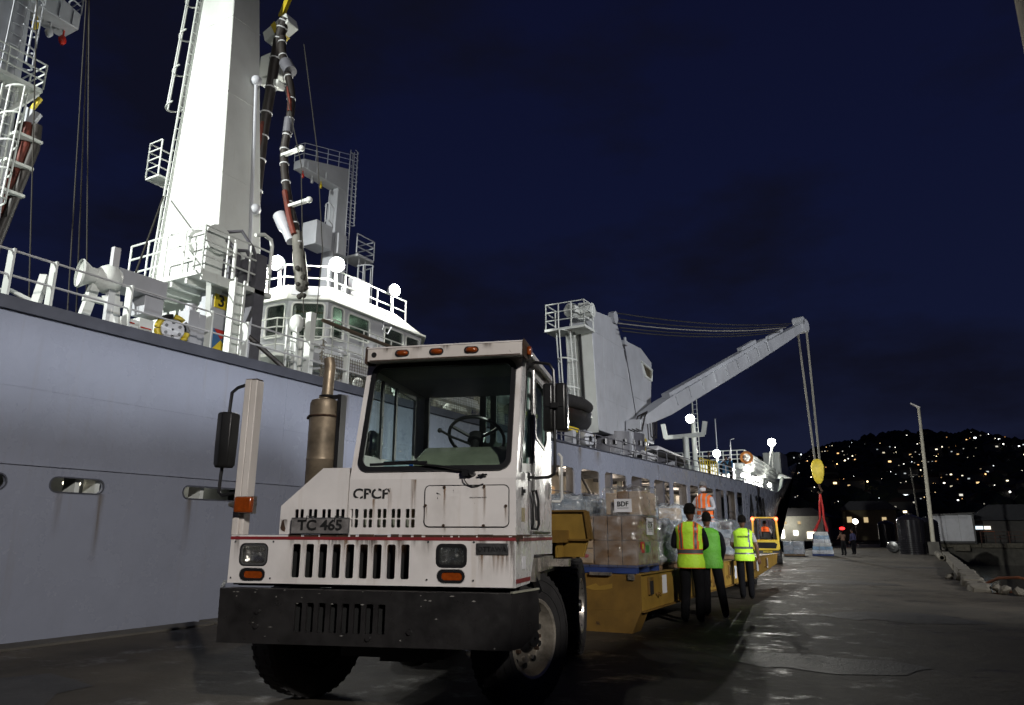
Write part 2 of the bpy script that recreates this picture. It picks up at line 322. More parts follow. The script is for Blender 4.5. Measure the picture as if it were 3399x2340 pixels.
# raised kerb on the water side, broken at its near end
ks = [(21.9, 24.2, .10), (24.25, 26.1, .16), (26.2, 29.4, .22), (29.45, 34.9, .26), (34.95, 43, .27), (43.05, 60, .27), (66, 96, .27)]
for i, (a, b_, h) in enumerate(ks):
    e = MB(); n = 10; rs = []
    rnd = random.Random(i)
    for k in range(n + 1):
        y = a + (b_ - a) * k / n; j = (.09 if i < 3 else .02)
        x0, x1 = .78 + rnd.uniform(-j, j), 1.22 + rnd.uniform(-j, j); hh = h + rnd.uniform(-j, j) * .8
        rs.append([(x0, y, -.05), (x1, y, -.05), (x1 - .03, y, hh + rnd.uniform(-.02, .02)), (x0 + .04, y, hh)])
    e.rings(rs); e.build('kerb_length', M_conc, quay, smooth=30, bevel=.015)
# broken concrete at the corner
rub = []
for i, (x, y, s) in enumerate([(.49, 27.86, .26), (.75, 27.0, .24), (.95, 24.6, .30), (1.2, 23.6, .36), (1.4, 22.7, .3), (1.05, 22.4, .26), (1.75, 21.5, .3), (2.2, 21.2, .24), (1.5, 21.7, .34), (.6, 30.1, .2), (2.9, 21.2, .2)]):
    bm = bmesh.new(); bmesh.ops.create_icosphere(bm, subdivisions=2, radius=s * .5); rnd = random.Random(40 + i)
    ax = [Vector((rnd.uniform(-1, 1), rnd.uniform(-1, 1), rnd.uniform(-1, 1))).normalized() for _ in range(7)]
    for v in bm.verts:
        for a in ax:
            d = v.co.dot(a) - s * .33
            if d > 0: v.co -= a * d
        v.co.z *= .8
    me = bpy.data.meshes.new('concrete_lump'); bm.to_mesh(me); bm.free(); me.materials.append(M_conc)
    o = bpy.data.objects.new('concrete_lump', me); COL.objects.link(o); o.location = (x, y, s * .22); o.rotation_euler = (0, 0, i * 1.3)
    where = ['pale squarish concrete lump lying inland of the broken kerb', 'pale concrete lump touching the broken kerb', 'concrete lump at the broken kerb end above the wreckage', 'largest concrete lump on the broken quay corner', 'concrete lump hanging over the quay corner', 'concrete lump tucked beneath the kerb end', 'flat concrete lump lying past the corner on the quay rim', 'small concrete lump farther along the quay rim', 'concrete lump wedged at the inner corner of the quay', 'smallest concrete lump farther up the kerb', 'concrete crumb last in the row on the quay rim'][i]
    tag(o, where, 'rubble', 'broken concrete at the quay corner')
m = MB(); m.tube([(1.2, 23.3, .12), (1.5, 22.9, .30), (1.9, 22.5, .34), (2.25, 22.2, .25), (2.3, 22.1, .05), (2.0, 22.3, -.2), (1.5, 22.4, -.2)], .035, 6)
m.tube([(1.3, 22.9, -.1), (1.8, 22.4, .02), (2.2, 21.9, -.05), (2.25, 21.7, -.35)], .03, 6)
tag(m.build('bent_reinforcing_bar', mat('rusted_bar', (.16, .05, .018), .8, var=.4)), 'rusty bent bars sticking out of the broken quay corner', 'bar')
m = MB(); m.lathe([(.10, 0), (.16, 0), (.17, .3), (.17, 10.8), (.15, 11.5), (.14, 11.5), (.13, 10.8), (.13, .3), (.10, .02)], (.62, 47.2, .17), (-.01, 1, 0), 14, c0=False)
tag(m.build('concrete_pipe', M_conc), 'pale pipe lying on the quay along the kerb', 'pipe')

# ---- far side of the basin
m = MB(); m.box(1.12, 200, 92, 130, -3, .52)
far = tag(m.build('seawall', M_concdark, smooth=None), kind='structure')
x = 1.3; rnd = random.Random(3)
while x < 34:
    wd = rnd.uniform(1.5, 2.6); c = MB(); c.box(x, x + wd - .05, 91.6, 92.2, .12, .58 + rnd.uniform(-.02, .03)); c.build('coping_block', M_conc, far, bevel=.03); x += wd
m = MB(); m.box(2.4, 3.9, 91.2, 91.6, -.25, .42)
m.build('fender_block', M_conc, far, bevel=.04)
M_dksteel = mat('dark_steel', (.045, .04, .038), .6, .3, var=.4)
M_rustrail = mat('rusty_railing', (.10, .045, .03), .7, .2, var=.4)
M_corr = mat('white_corrugated_sheet', (.55, .55, .58), .5, var=.06, scale=2, dirt=.25)
def corr(x0, x1, z0, z1, y, pitch=.09, d=.025):
    mb = MB(); n = int((x1 - x0) / pitch) * 2; p = [(x0 + (x1 - x0) * i / n, y - (d if i % 2 else 0)) for i in range(n + 1)]
    v = [(a, b_, z) for z in (z0, z1) for a, b_ in p]; k = n + 1
    mb.add(v, [(i, i + 1, k + i + 1, k + i) for i in range(n)]); return mb
# white panel: a small shed clad in corrugated sheet
sh = tag(empty('corrugated_shed', (2.5, 91.8, .52)), 'white corrugated shed with dark frame standing on the far sea wall', 'shed')
for k in range(3): corr(.75 + k * 1.22, .75 + (k + 1) * 1.22 - .012, .78, 3.36 + .045 * k, 90.9).build('cladding_sheet', M_corr, sh, world=True, smooth=30)
m = MB(); m.box(.7, 4.4, 91, 93.2, .52, 3.4); m.build('wall', M_dksteel, sh, world=True)
m = MB(); m.bar((.6, 90.85, 3.42), (4.5, 90.85, 3.58), .25, .12); m.bar((4.46, 90.85, .52), (4.5, 90.85, 3.5), .14, .14); m.bar((.66, 90.85, .70), (4.5, 90.85, .70), .14, .12); m.build('frame', M_black, sh, world=True)
m = MB(); m.prism([(.5, 3.45), (4.7, 3.62), (4.7, 3.7), (.5, 3.53)], 2.6, XZ(93.3)); m.build('roof', M_dksteel, sh, world=True)
# kiosk with lit shopfront
ki = tag(empty('waterfront_kiosk', (6.5, 97, .52)), 'low dark waterfront building with a bright strip of shop windows', 'building')
m = MB(); m.box(4.6, 14, 96, 101, .52, 3.0); m.build('wall', mat('dark_plaster', (.07, .065, .06), .8), ki, world=True)
m = MB(); m.prism([(3.9, 2.95), (14.7, 2.95), (12.4, 4.6), (6.3, 4.6)], 6.4, XZ(101.7)); m.build('roof', mat('dark_roofing', (.03, .03, .035), .8), ki, world=True)
for k, (a, b_) in enumerate([(4.85, 5.55), (5.65, 6.25)]):
    m = MB(); m.box(a, b_, 95.93, 95.99, 2.0, 2.34); m.build('window', emat('lit_shop_window_%d' % k, ((.75, .9, 1), (1, .95, .8))[k], 1.6), ki, world=True)
m = MB(); m.box(4.7, 6.5, 95.4, 95.9, 1.75, 1.82); m.build('awning', mat('orange_awning', (.4, .09, .02), .7), ki, world=True)
# railing on the sea wall
ra = tag(empty('sea_wall_railing', (5, 93, .52)), 'rusty railing along the far sea wall beside the shed', 'railing')
for k in range(14):
    m = MB(); xx = 5 + k * 1.25; m.box(xx, xx + .07, 92.6, 92.67, .52, 1.72); m.build('post', M_rustrail, ra, world=True)
for z in (1.0, 1.35, 1.7):
    m = MB(); m.box(5, 22, 92.61, 92.66, z, z + .05); m.build('rail', M_rustrail, ra, world=True)

# ---- lamp post on the pier, a second one beyond
def lamppost(loc, h, lean, label, lit):
    r = tag(empty('lamp_post', loc), label, 'lamp post', 'posts on the pier')
    x, y, z = loc
    m = MB(); m.prism([(-.36, -.3), (.36, -.3), (.33, .3), (-.33, .3)], .9, frame((x, y, z), (1, 0, 0), (0, 1, 0))); m.build('plinth', M_concdark, r, world=True, bevel=.03)
    t = (x + lean, y, z + h)
    m = MB(); m.tube([(x, y, z + .85), (x, y, z + .95), t], [.17, .15, .095], 12); m.build('pole', mat('weathered_lamp_pole', (.42, .39, .31), .6, var=.2, streak=.3), r, world=True)
    m = MB(); m.bar((t[0] + .1, y, t[2] - .05), (t[0] - .5, y, t[2] + .32), .34, .09); m.build('lamp_head', M_plate, r, world=True)
    m = MB(); m.tube([(t[0], y, t[2] - .25), (t[0] - .12, y, t[2] + .05)], .05, 8); m.build('bracket', M_black, r, world=True)
    return r
lamppost((.4, 61.9, 0), 10.7, .22, 'tall pale lamp post on a concrete plinth beside the big tank', False)
r = tag(empty('utility_pole', (-.2, 79, 0)), 'thin grey pole standing behind the pale lamp post', 'pole')
m = MB(); m.tube([(-.35, 79, 0), (-.55, 79, 7.6)], [.1, .06], 10); m.build('shaft', M_concdark, r, world=True)
m = MB(); m.bar((-.8, 79, 6.9), (0, 79, 6.9), .08, .08); m.build('cross_arm', M_dksteel, r, world=True)
r = tag(empty('mast_post', (.86, 3.8, 0)), 'beige steel post cut off by the top corner of the frame', 'post')
m = MB(); m.tube([(.86, 3.8, 0), (.86, 3.8, 4.3)], [.20, .18], 20); m.build('pole', mat('beige_post_paint', (.46, .40, .28), .6, var=.2, scale=6, rust=.25, bump=.1), r, world=True)
m = MB(); m.cyl((.86, 3.8, 0), (.86, 3.8, .03), .34, 20); m.build('base_plate', M_dksteel, r, world=True)
m = MB(); m.bar((.5, 3.8, 4.36), (1.2, 3.8, 4.36), .25, .12); m.build('crossbar', M_dksteel, r, world=True)
# ---- water tanks
M_tank = mat('black_polythene', (.012, .011, .013), .18, var=.3, scale=3, coat=.3)
def tank(x, y, rad, h, label):
    r = tag(empty('water_tank', (x, y, 0)), label, 'water tank', 'black water tanks on the pier')
    prof = [(.02, .0), (rad, 0)]; n = 17; hh = h * .86
    for i in range(n):
        z = hh * i / n; dz = hh / n
        prof += [(rad, z + dz * .15), (rad, z + dz * .6), (rad * .955, z + dz * .75), (rad * .955, z + dz * .9)]
    prof += [(rad, hh), (rad * .9, hh + h * .05), (rad * .5, h * .97), (rad * .25, h), (.02, h)]
    m = MB(); m.lathe(prof, (x, y, 0), (0, 0, 1), 40, c0=True, c1=True); m.build('shell', M_tank, r, world=True, smooth=35)
    m = MB(); m.cyl((x, y, h - .01), (x, y, h + .07), rad * .24, 20); m.build('lid', M_tank, r, world=True); return r
tank(-.95, 62.6, .90, 2.85, 'large ribbed black water tank nearest the lamp post')
tank(-3.95, 96.5, .86, 3.0, 'farther ribbed black water tank near the pier end')
tank(.15, 66.5, .80, 2.7, 'black water tank half hidden between the big tank and the lamp post')
r = tag(empty('plastic_drum', (-1.95, 66, 0)), 'small black drum lying beside the large water tank', 'drum')
m = MB(); m.lathe([(.02, 0), (.40, .02), (.46, .12), (.46, .9), (.40, 1.0), (.02, 1.02)], (-2.35, 65.3, .47), (.1, 1, 0), 20); m.build('body', M_tank, r, world=True)
m = MB(); m.cyl((-2.36, 65.22, .47), (-2.35, 65.32, .47), .15, 14); m.build('lid', M_tank, r, world=True)

# ---- far shore: land, buildings, hill with houses
def hz(x, y):
    if y < 150: return 0
    t = min(1, (y - 150) / 520)
    ridge = 66 + 12 * math.exp(-((x - 32) / 40) ** 2) + 10 * math.exp(-((x + 42) / 45) ** 2) - .055 * max(0, -x - 45) + 6 * math.exp(-((x - 140) / 60) ** 2)
    n = 3.2 * math.sin(x * .045 + y * .013) + 2.0 * math.sin(x * .11 + 2 + y * .03) + 1.0 * math.sin(x * .27 + y * .09)
    return (t ** 1.15) * ridge + n * t
m = MB(); nx, ny = 90, 36; vs = []
for j in range(ny + 1):
    for i in range(nx + 1):
        x = -420 + 840 * i / nx; y = 131 + (760 - 131) * j / ny; vs.append((x, y, max(.3, hz(x, y)) + random.uniform(-.4, .4) * (y > 200)))
m.add(vs, [(j * (nx + 1) + i, j * (nx + 1) + i + 1, (j + 1) * (nx + 1) + i + 1, (j + 1) * (nx + 1) + i) for j in range(ny) for i in range(nx)])
M_hill = mat('night_hillside', (.030, .034, .022), .95, var=.4, scale=.03)
tag(m.build('hill', M_hill, smooth=60), kind='structure')
# far land strip on which the buildings stand
m = MB(); m.box(-200, 1.1, 128.02, 240, -3, .30); tag(m.build('far_shore_ground', M_concdark, smooth=None), kind='structure')
# tree mass over the hill (reads as one dark wood)
wood = MB(); rnd = random.Random(11)
ico = bmesh.new(); bmesh.ops.create_icosphere(ico, subdivisions=1, radius=1); iv = [tuple(v.co) for v in ico.verts]; jf = [tuple(v.index for v in f.verts) for f in ico.faces]; ico.free()
for k in range(2600):
    y = 180 + 500 * rnd.random() ** .8; x = rnd.uniform(-.62, .25) * y * .55
    if k < 500: y = rnd.uniform(640, 690); x = rnd.uniform(-230, 110)
    s = rnd.uniform(1.5, 4.2); z = hz(x, y) + s * .3
    wood.add([(x + a * s * rnd.uniform(.7, 1.3), y + b_ * s, z + c * s * rnd.uniform(.6, 1.1)) for a, b_, c in iv], jf)
tag(wood.build('woodland', mat('dark_foliage', (.028, .036, .018), .9, var=.5, scale=.3), smooth=None), 'dark tree cover over the hill across the bay', 'trees', kind='stuff')
# houses: one of each kind, then copies
M_wallA = mat('house_plaster', (.14, .13, .11), .85); M_roofA = mat('house_roof', (.05, .03, .025), .85)
def randlit(name, s_):
    m = bpy.data.materials.new(name); m.use_nodes = True; t = m.node_tree; t.nodes.clear(); N, L = t.nodes.new, t.links.new
    o = N('ShaderNodeOutputMaterial'); e = N('ShaderNodeEmission'); oi = N('ShaderNodeObjectInfo'); r = N('ShaderNodeValToRGB'); L(oi.outputs['Random'], r.inputs[0])
    el = r.color_ramp.elements; el[0].color = (1, .45, .14, 1); el[1].color = (.8, .92, 1, 1)
    for p_, c in ((.18, (1, .66, .30)), (.4, (1, .86, .58)), (.65, (1, .96, .86))): q = el.new(p_); q.color = c + (1,)
    a = N('ShaderNodeMath'); a.operation = 'MULTIPLY'; a.inputs[1].default_value = 7.31; L(oi.outputs['Random'], a.inputs[0]); b = N('ShaderNodeMath'); b.operation = 'FRACT'; L(a.outputs[0], b.inputs[0])
    c = N('ShaderNodeMath'); c.operation = 'POWER'; c.inputs[1].default_value = 2.5; L(b.outputs[0], c.inputs[0]); d = N('ShaderNodeMath'); d.operation = 'MULTIPLY_ADD'; d.inputs[1].default_value = s_; d.inputs[2].default_value = s_ * .06; L(c.outputs[0], d.inputs[0])
    L(r.outputs[0], e.inputs[0]); L(d.outputs[0], e.inputs[1]); L(e.outputs[0], o.inputs[0]); return m
LIT = [randlit('house_window_light', 3.0), randlit('porch_light', 5.0), randlit('yard_light', 9.0), randlit('dim_room_light', 1.4)]
protos = []
for k in range(4):
    r = empty('hillside_house', (0, 0, -500))
    wx, hh = (3.5, 4.4, 3, 5)[k], (3, 5.2, 3.2, 3)[k]
    m = MB(); m.box(-wx, wx, 0, 6, -4, hh); m.build('wall', M_wallA, r, smooth=None)
    m = MB(); m.prism([(-wx - .5, hh), (wx + .5, hh), (wx * .4, hh + 1.7), (-wx * .4, hh + 1.7)], 7, XZ(6.5)); m.build('roof', M_roofA, r, smooth=None)
    spots = [[(-1.6, 1.2, .7)], [(-2.2, 3.2, .5), (1.5, 1.1, .7)], [(1.0, 1.6, .6)], [(-3.2, 1.0, .55), (0, 1.2, .45), (2.8, 1.1, .6)]][k]
    for i, (a, z, s) in enumerate(spots):
        m = MB(); m.box(a - s, a + s, -.06, -.01, z - s * .55, z + s * .55); m.build('lit_window', LIT[(k + i) % 4], r, smooth=None)
    if k in (1, 2):
        m = MB(); m.ball((wx + 1.2, -.5, hh - .4), .36, 8, 6); m.build('yard_lamp', LIT[2 if k == 1 else 1], r)
        m = MB(); m.cyl((wx + 1.2, -.5, -4), (wx + 1.2, -.5, hh - .8), .12, 6); m.build('lamp_pole', M_dksteel, r)
    protos.append(r)
rnd = random.Random(23); placed = []; nh = 0
first = [True] * 4
tries = 0
while nh < 215 and tries < 6000:
    tries += 1
    y = 190 + 440 * rnd.random() ** 1.25
    x = y * math.tan(R(rnd.uniform(-11.2, 6.4)))
    if rnd.random() < .25 and y > 420: continue
    if any((x - a) ** 2 + ((y - b_) * .6) ** 2 < 70 for a, b_ in placed): continue
    placed.append((x, y)); k = rnd.choices((0, 1, 2, 3), (3, 3, 4, 2))[0]
    z = hz(x, y) + rnd.uniform(1.2, 2.6)
    o = protos[k] if first[k] else clone(protos[k])
    first[k] = False
    o.location = (x, y, z); o.rotation_euler = (0, 0, rnd.uniform(-.5, .5))
    s = rnd.choice((.22, .28, .33, .4, .45, .55, .7, .95)); o.scale = (s, s, s)
    tag(o, ['house with one warm lit window on the dark hillside', 'two-storey house with lit windows and a yard lamp on the dark hillside', 'small house with one lit window beside a yard lamp on the dark hillside', 'wide low house with three lit windows on the dark hillside'][k], 'house', 'houses across the bay')
    nh += 1
# lit warehouse behind the forklift and dark sheds beyond the pier end
M_ware = mat('pale_warehouse_wall', (.5, .5, .45), .8, var=.1, dirt=.3)
def shed(name, x0, x1, y0, y1, h, label, wins, wm, roofh=1.4, wallm=None):
    r = tag(empty(name, ((x0 + x1) / 2, y0, .3)), label, 'building')
    m = MB(); m.box(x0, x1, y0, y1, .3, h); m.build('wall', wallm or M_ware, r, world=True, smooth=None)
    m = MB(); m.prism([(x0 - .6, h), (x1 + .6, h), (x1 - 1.5, h + roofh), (x0 + 1.5, h + roofh)], y1 - y0 + 1.2, XZ(y1 + .6)); m.build('roof', mat('shed_roof', (.06, .06, .07), .7), r, world=True, smooth=None)
    for (a, b_, z0, z1, e) in wins:
        m = MB(); m.box(a, b_, y0 - .08, y0 - .02, z0, z1); m.build('window', wm[e], r, world=True, smooth=None)
    return r
EW = [emat('warehouse_lamp', (1, .97, .85), 7), emat('dim_window', (1, .75, .4), .6), emat('lit_doorway', (1, .9, .68), 2.2)]
shed('quayside_warehouse', -27.5, -15.6, 141, 155, 4.6, 'pale warehouse with bright wall lamps behind the forklift', [(-25.9, -25.2, 1.2, 2.2, 0), (-23.4, -22.2, .8, 2.2, 0), (-20.6, -19.9, 1.3, 2.1, 0), (-18.4, -17.2, .7, 1.9, 2), (-26.8, -26.3, 3.2, 3.7, 1), (-24.6, -24.1, 3.2, 3.7, 1), (-22.2, -21.7, 3.2, 3.7, 1), (-19.8, -19.3, 3.2, 3.7, 1)], EW)
lamp('warehouse_lamp_light', 'POINT', (-21.5, 138.6, 3.4), 260, (1, .95, .8), .3)
shed('harbour_office', -13.2, -4.2, 150, 160, 5.8, 'dark two-storey harbour building above the far tank', [(-12.4, -11.6, 3.6, 4.6, 1), (-9.6, -8.9, 3.6, 4.5, 1), (-6.6, -5.9, 3.6, 4.5, 1)], EW, 1.6, mat('ochre_wall', (.16, .13, .07), .85))
shed('boat_shed', -60, -31, 146, 160, 5.0, 'long dark shed beyond the ship bow', [(-45, -44.2, 2, 2.8, 0), (-38, -37.4, 2, 2.7, 1)], EW)
# signal lamp mast past the pallets: one white floodlight and one red lamp
r = tag(empty('signal_mast', (-9.8, 133, .3)), 'short mast with a white lamp beyond the pier end', 'mast')
m = MB(); m.cyl((-9.8, 133, .3), (-9.8, 133, 4.0), .09, 8); m.bar((-10.4, 133, 2.6), (-9.0, 133, 2.6), .1, .1); m.build('pole', M_dksteel, r, world=True)
m = MB(); m.ball((-9.8, 132.8, 3.5), .42, 10, 8); m.build('lamp_globe', emat('mast_lamp', (1, .93, .8), 12), r, world=True)
r = tag(empty('red_beacon', (-11.9, 133, .3)), 'small red beacon beyond the pier end', 'beacon')
m = MB(); m.cyl((-11.9, 133, .3), (-11.9, 133, 2.2), .06, 8); m.build('pole', M_dksteel, r, world=True)
m = MB(); m.ball((-11.9, 133, 2.4), (.42, .42, .24), 10, 8); m.build('lens', emat('red_beacon_light', (1, .02, .02), 5), r, world=True)
# floodlight posts on the apron, then unseen shed and containers added as light blockers
for (x, y, z), lab in ((QUAY_FLOOD, 'tall floodlight post far back on the wide apron'), (BERTH_FLOOD, 'tall floodlight post behind the transit shed'), (CRANE_FILL, 'tallest floodlight post at the open end of the apron')):
    r = tag(empty('floodlight_post', (x + .7, y, 0)), lab, 'lamp post', 'floodlight posts on the apron')
    m = MB(); m.tube([(x + .9, y, 0), (x + .9, y, z + .5)], [.2, .12], 14); m.build('pole', M_dksteel, r, world=True)
    m = MB(); m.box(x + .6, x + 1.0, y - .6, y + .6, z - .3, z + .3); m.build('lamp_head', M_dksteel, r, world=True)
ts = tag(empty('transit_shed', (29.5, -20, 0)), 'tall transit shed along the back of the apron', 'building')  # added out of view to keep the berth lamp off the lower hull
m = MB(); m.box(28, 31, -40, -1.5, 0, 11.1); m.build('wall', M_concdark, ts, world=True, smooth=None)
m = MB(); m.box(27.6, 31.4, -40.4, -1.45, 11.1, 11.25); m.build('roof', M_dksteel, ts, world=True, smooth=None)
for k in range(4): m = MB(); m.box(27.9, 27.99, -37 + k * 9, -32 + k * 9, 0, 5); m.build('door', M_dksteel, ts, world=True, smooth=None)

for k, c in enumerate(((.10, .03, .02), (.03, .06, .10))):  # unseen stack added to block the quay lamp from ground, legs and tyres
    r = tag(empty('shipping_container', (7.1, -.4, 2.9 * k)), ['rust-red shipping container at the bottom of the stack', 'blue shipping container on top of the stack'][k], 'container', 'stacked containers on the apron')
    cm = mat('container_paint_%d' % k, c, .6, var=.2, rust=.2)
    m = MB(); m.box(5.95, 8.25, -6.4, 5.6, 2.9 * k + .12, 2.9 * k + (2.88 if k == 0 else 2.73)); m.build('body', cm, r, world=True)
    for yy in (-6.5, 5.55):
        for xx in (5.9, 8.15): m = MB(); m.box(xx, xx + .15, yy, yy + .15, 2.9 * k + .002, 2.9 * k + (2.898 if k == 0 else 2.75)); m.build('corner_post', cm, r, world=True)
# ================================================================== the ship (starboard side x = -10.6, bow towards +y)
M_hull = mat('hull_grey_paint', (.265, .285, .35), .30, var=.06, scale=.7, streak=.22, scol=(.20, .17, .11), bump=.35, bscale=9, rvar=.12, dirt=.10)
M_cap = mat('dark_grey_bulwark_cap', (.075, .08, .10), .5, var=.15)  # dark tone also holds the shade on the bulwark's upper strip
M_sw = mat('ship_white_paint', (.66, .69, .66), .45, var=.06, scale=1.5, streak=.3, scol=(.36, .33, .26), dirt=.15)
M_sg = mat('ship_light_grey_paint', (.43, .445, .48), .45, var=.08, scale=1.2, streak=.35, scol=(.24, .22, .18), dirt=.25, bump=.15, bscale=1.5)
M_rail = mat('railing_paint', (.52, .53, .54), .5, var=.1)
M_raildk = mat('railing_dark_paint', (.10, .10, .115), .5, var=.2)
M_yel = mat('safety_yellow', (.62, .47, .02), .5, var=.12, dirt=.3)
M_hose = mat('black_hose', (.022, .018, .016), .5, var=.4, scale=3)
M_hosered = mat('red_hose', (.12, .022, .012), .5, var=.5, scale=3)
M_wire = mat('greased_wire', (.05, .048, .043), 1, .0, var=0, spec=0)
M_steelw = mat('bright_wire', (.24, .23, .20), 1, 0, var=0, spec=0)
M_net = mat('safety_net_cord', (.16, .145, .115), .9)
M_wdark = glassmat('bridge_window_glass', (.35, .42, .38), .3, .03, .2)
M_deckp = mat('deck_paint', (.09, .10, .10), .6, var=.3)
FL = emat('floodlight_lens', (1, .98, .9), 60)
def hulldrip():
    m = mat('hull_rust_run', (.17, .12, .05), .8, var=.3); t = m.node_tree; b = t.nodes['Principled BSDF']; N, L = t.nodes.new, t.links.new
    tc = N('ShaderNodeTexCoord'); mp = N('ShaderNodeMapping'); mp.inputs['Scale'].default_value = (1, 14, 1.2); L(tc.outputs['Object'], mp.inputs[0]); n = N('ShaderNodeTexNoise'); n.inputs['Scale'].default_value = 1; n.inputs['Detail'].default_value = 4; L(mp.outputs[0], n.inputs['Vector'])
    s_ = N('ShaderNodeSeparateXYZ'); L(tc.outputs['Generated'], s_.inputs[0]); xx = N('ShaderNodeMath'); xx.operation = 'PINGPONG'; xx.inputs[1].default_value = .5; L(s_.outputs['Y'], xx.inputs[0])
    r = N('ShaderNodeValToRGB'); r.color_ramp.elements[0].position = .3; r.color_ramp.elements[1].position = .75; L(n.outputs[0], r.inputs[0])
    a = N('ShaderNodeMath'); a.operation = 'MULTIPLY'; L(r.outputs[0], a.inputs[0]); L(s_.outputs['Z'], a.inputs[1]); c = N('ShaderNodeMath'); c.operation = 'MULTIPLY'; L(a.outputs[0], c.inputs[0]); L(xx.outputs[0], c.inputs[1]); d = N('ShaderNodeMath'); d.operation = 'MULTIPLY'; d.inputs[1].default_value = 1.7; d.use_clamp = True; L(c.outputs[0], d.inputs[0]); L(d.outputs[0], b.inputs['Alpha']); return m
M_hulldrip = hulldrip()
SHIP = tag(empty('cargo_ship', (-17, 30, -1.6)), 'large grey naval supply ship moored along the quay with its cranes raised', 'ship')
def sp(mb, name, mats, parent=None, **k): return mb.build(name, mats, parent or SHIP, world=True, **k)

# ---- hull. deck edge curve: (y, x, z of the deck edge)
def deck(y):
    z = 4.36 + (0 if y < 20 else (y - 20) * .017) + (0 if y < 60 else (y - 60) * .006)
    pts = [(-40, -10.6), (50, -10.6), (60, -10.95), (70, -11.8), (79, -12.95), (95, -14.6), (110, -15.9), (127, -17)]
    for (a, xa), (b_, xb) in zip(pts, pts[1:]):
        if y <= b_: return xa + (xb - xa) * (y - a) / (b_ - a), z
    return -17, z
WZ = [(21.77, 23.62), (24.2, 25.95), (26.48, 28.89), (29.45, 31.97), (32.48, 34.91), (35.44, 37.9), (38.44, 40.18), (40.72, 43.46), (43.9, 46.1), (46.69, 49.12), (49.66, 51.39)]
slots = [rr(4.45, 5.24, 1.905, 2.10, .095), rr(5.82, 6.58, 1.905, 2.10, .095), rr(7.95, 9.35, 1.905, 2.09, .09), rr(10.6, 11.6, 1.905, 2.09, .09), rr(13.4, 14.3, 1.905, 2.09, .09), rr(16.4, 17.2, 1.905, 2.09, .09)]
wins = [rr(a, b_, 2.2, 3.6 + .017 * ((a + b_) / 2 - 22), .22) for a, b_ in WZ]
HM = MB()
HM.prism([(-40, -2.5), (52, -2.5), (52, 4.90), (20, 4.36), (-40, 4.36)], .05, YZ(-10.65), holes=slots + wins)
# bow shell: lofted stations from y=52 to the stem, flaring and sweeping up
ys = [52, 56, 60, 65, 70, 75, 79, 84, 90, 96, 104, 112, 120, 126]
def bowz(y): return deck(y)[1] if y < 79 else 5.55 + (y - 79) ** 1.28 * .052
rows = []
for y in ys:
    x, _ = deck(y); zt = bowz(y); t = max(0, (y - 52) / 74); r_ = []
    yl = y - max(0, (y - 80)) * .62 * 1.0
    for k in range(9):
        f_ = k / 8; z = -2.5 + (zt + 2.5) * f_; pull = (1 - f_) ** 1.3 * t * 4.6
        yy = yl + (y - yl) * f_ ** .9
        r_.append((min(-17 + .02, 0) if False else max(-17, x - pull), yy, z))
    rows.append(r_)
b0 = len(HM.v)
for r_ in rows: HM.v += r_
for i in range(len(rows) - 1):
    for k in range(8):
        HM.f.append((b0 + i * 9 + k, b0 + (i + 1) * 9 + k, b0 + (i + 1) * 9 + k + 1, b0 + i * 9 + k + 1)); HM.m.append(0)
# port side of the bow, mirrored about the centreline x=-17
b1 = len(HM.v)
for r_ in rows: HM.v += [(-34 - p[0], p[1], p[2]) for p in r_]
for i in range(len(rows) - 1):
    for k in range(8):
        HM.f.append((b1 + i * 9 + k, b1 + i * 9 + k + 1, b1 + (i + 1) * 9 + k + 1, b1 + (i + 1) * 9 + k)); HM.m.append(0)
HM.box(-23.4, -23.35, -40, 52, -2.5, 4.4)
hull = sp(HM, 'hull', M_hull, smooth=35)
m = MB(); m.box(-10.6, -10.575, -40, 52, 2.235, 2.26); sp(m, 'rubbing_strake', M_hull, hull)
m = MB()
for (a, b_) in ((4.45, 5.24), (5.82, 6.58), (7.95, 9.35), (10.6, 11.6), (13.4, 14.3), (16.4, 17.2)):
    m = MB(); m.prism(rr(a - .02, b_ + .02, 1.885, 2.115, .11), .03, YZ(-10.62), holes=[rr(a, b_, 1.905, 2.097, .092)]); sp(m, 'freeing_port_rim', M_cap, hull)
for y in (10.0, 15.5, 20.6):
    m = MB(); m.box(-10.6, -10.594, y, y + .012, -1, 4.3); sp(m, 'plate_seam', M_hull, hull)
m = MB(); m.box(-10.6, -10.594, -5, 20.6, 3.28, 3.292); sp(m, 'plate_seam', M_hull, hull)
rnd = random.Random(2)
for (y, z, w_, h_) in ((5.9, 1.9, .12, .7), (6.5, 1.9, .14, 1.1), (8.0, 1.9, .16, .9), (5.0, 1.9, .1, .6), (12.6, 4.25, .5, 1.4), (11.6, 4.25, .25, .8), (23.9, 4.4, .5, .75), (25.4, 4.4, .8, .6), (33, 4.5, .4, .6), (45, 4.7, .4, .7)):
    m = MB(); m.add([(-10.596, y, z - h_), (-10.596, y + w_, z - h_), (-10.596, y + w_, z), (-10.596, y, z)], [(0, 1, 2, 3)]); m.build('rust_run', M_hulldrip, hull, world=True)
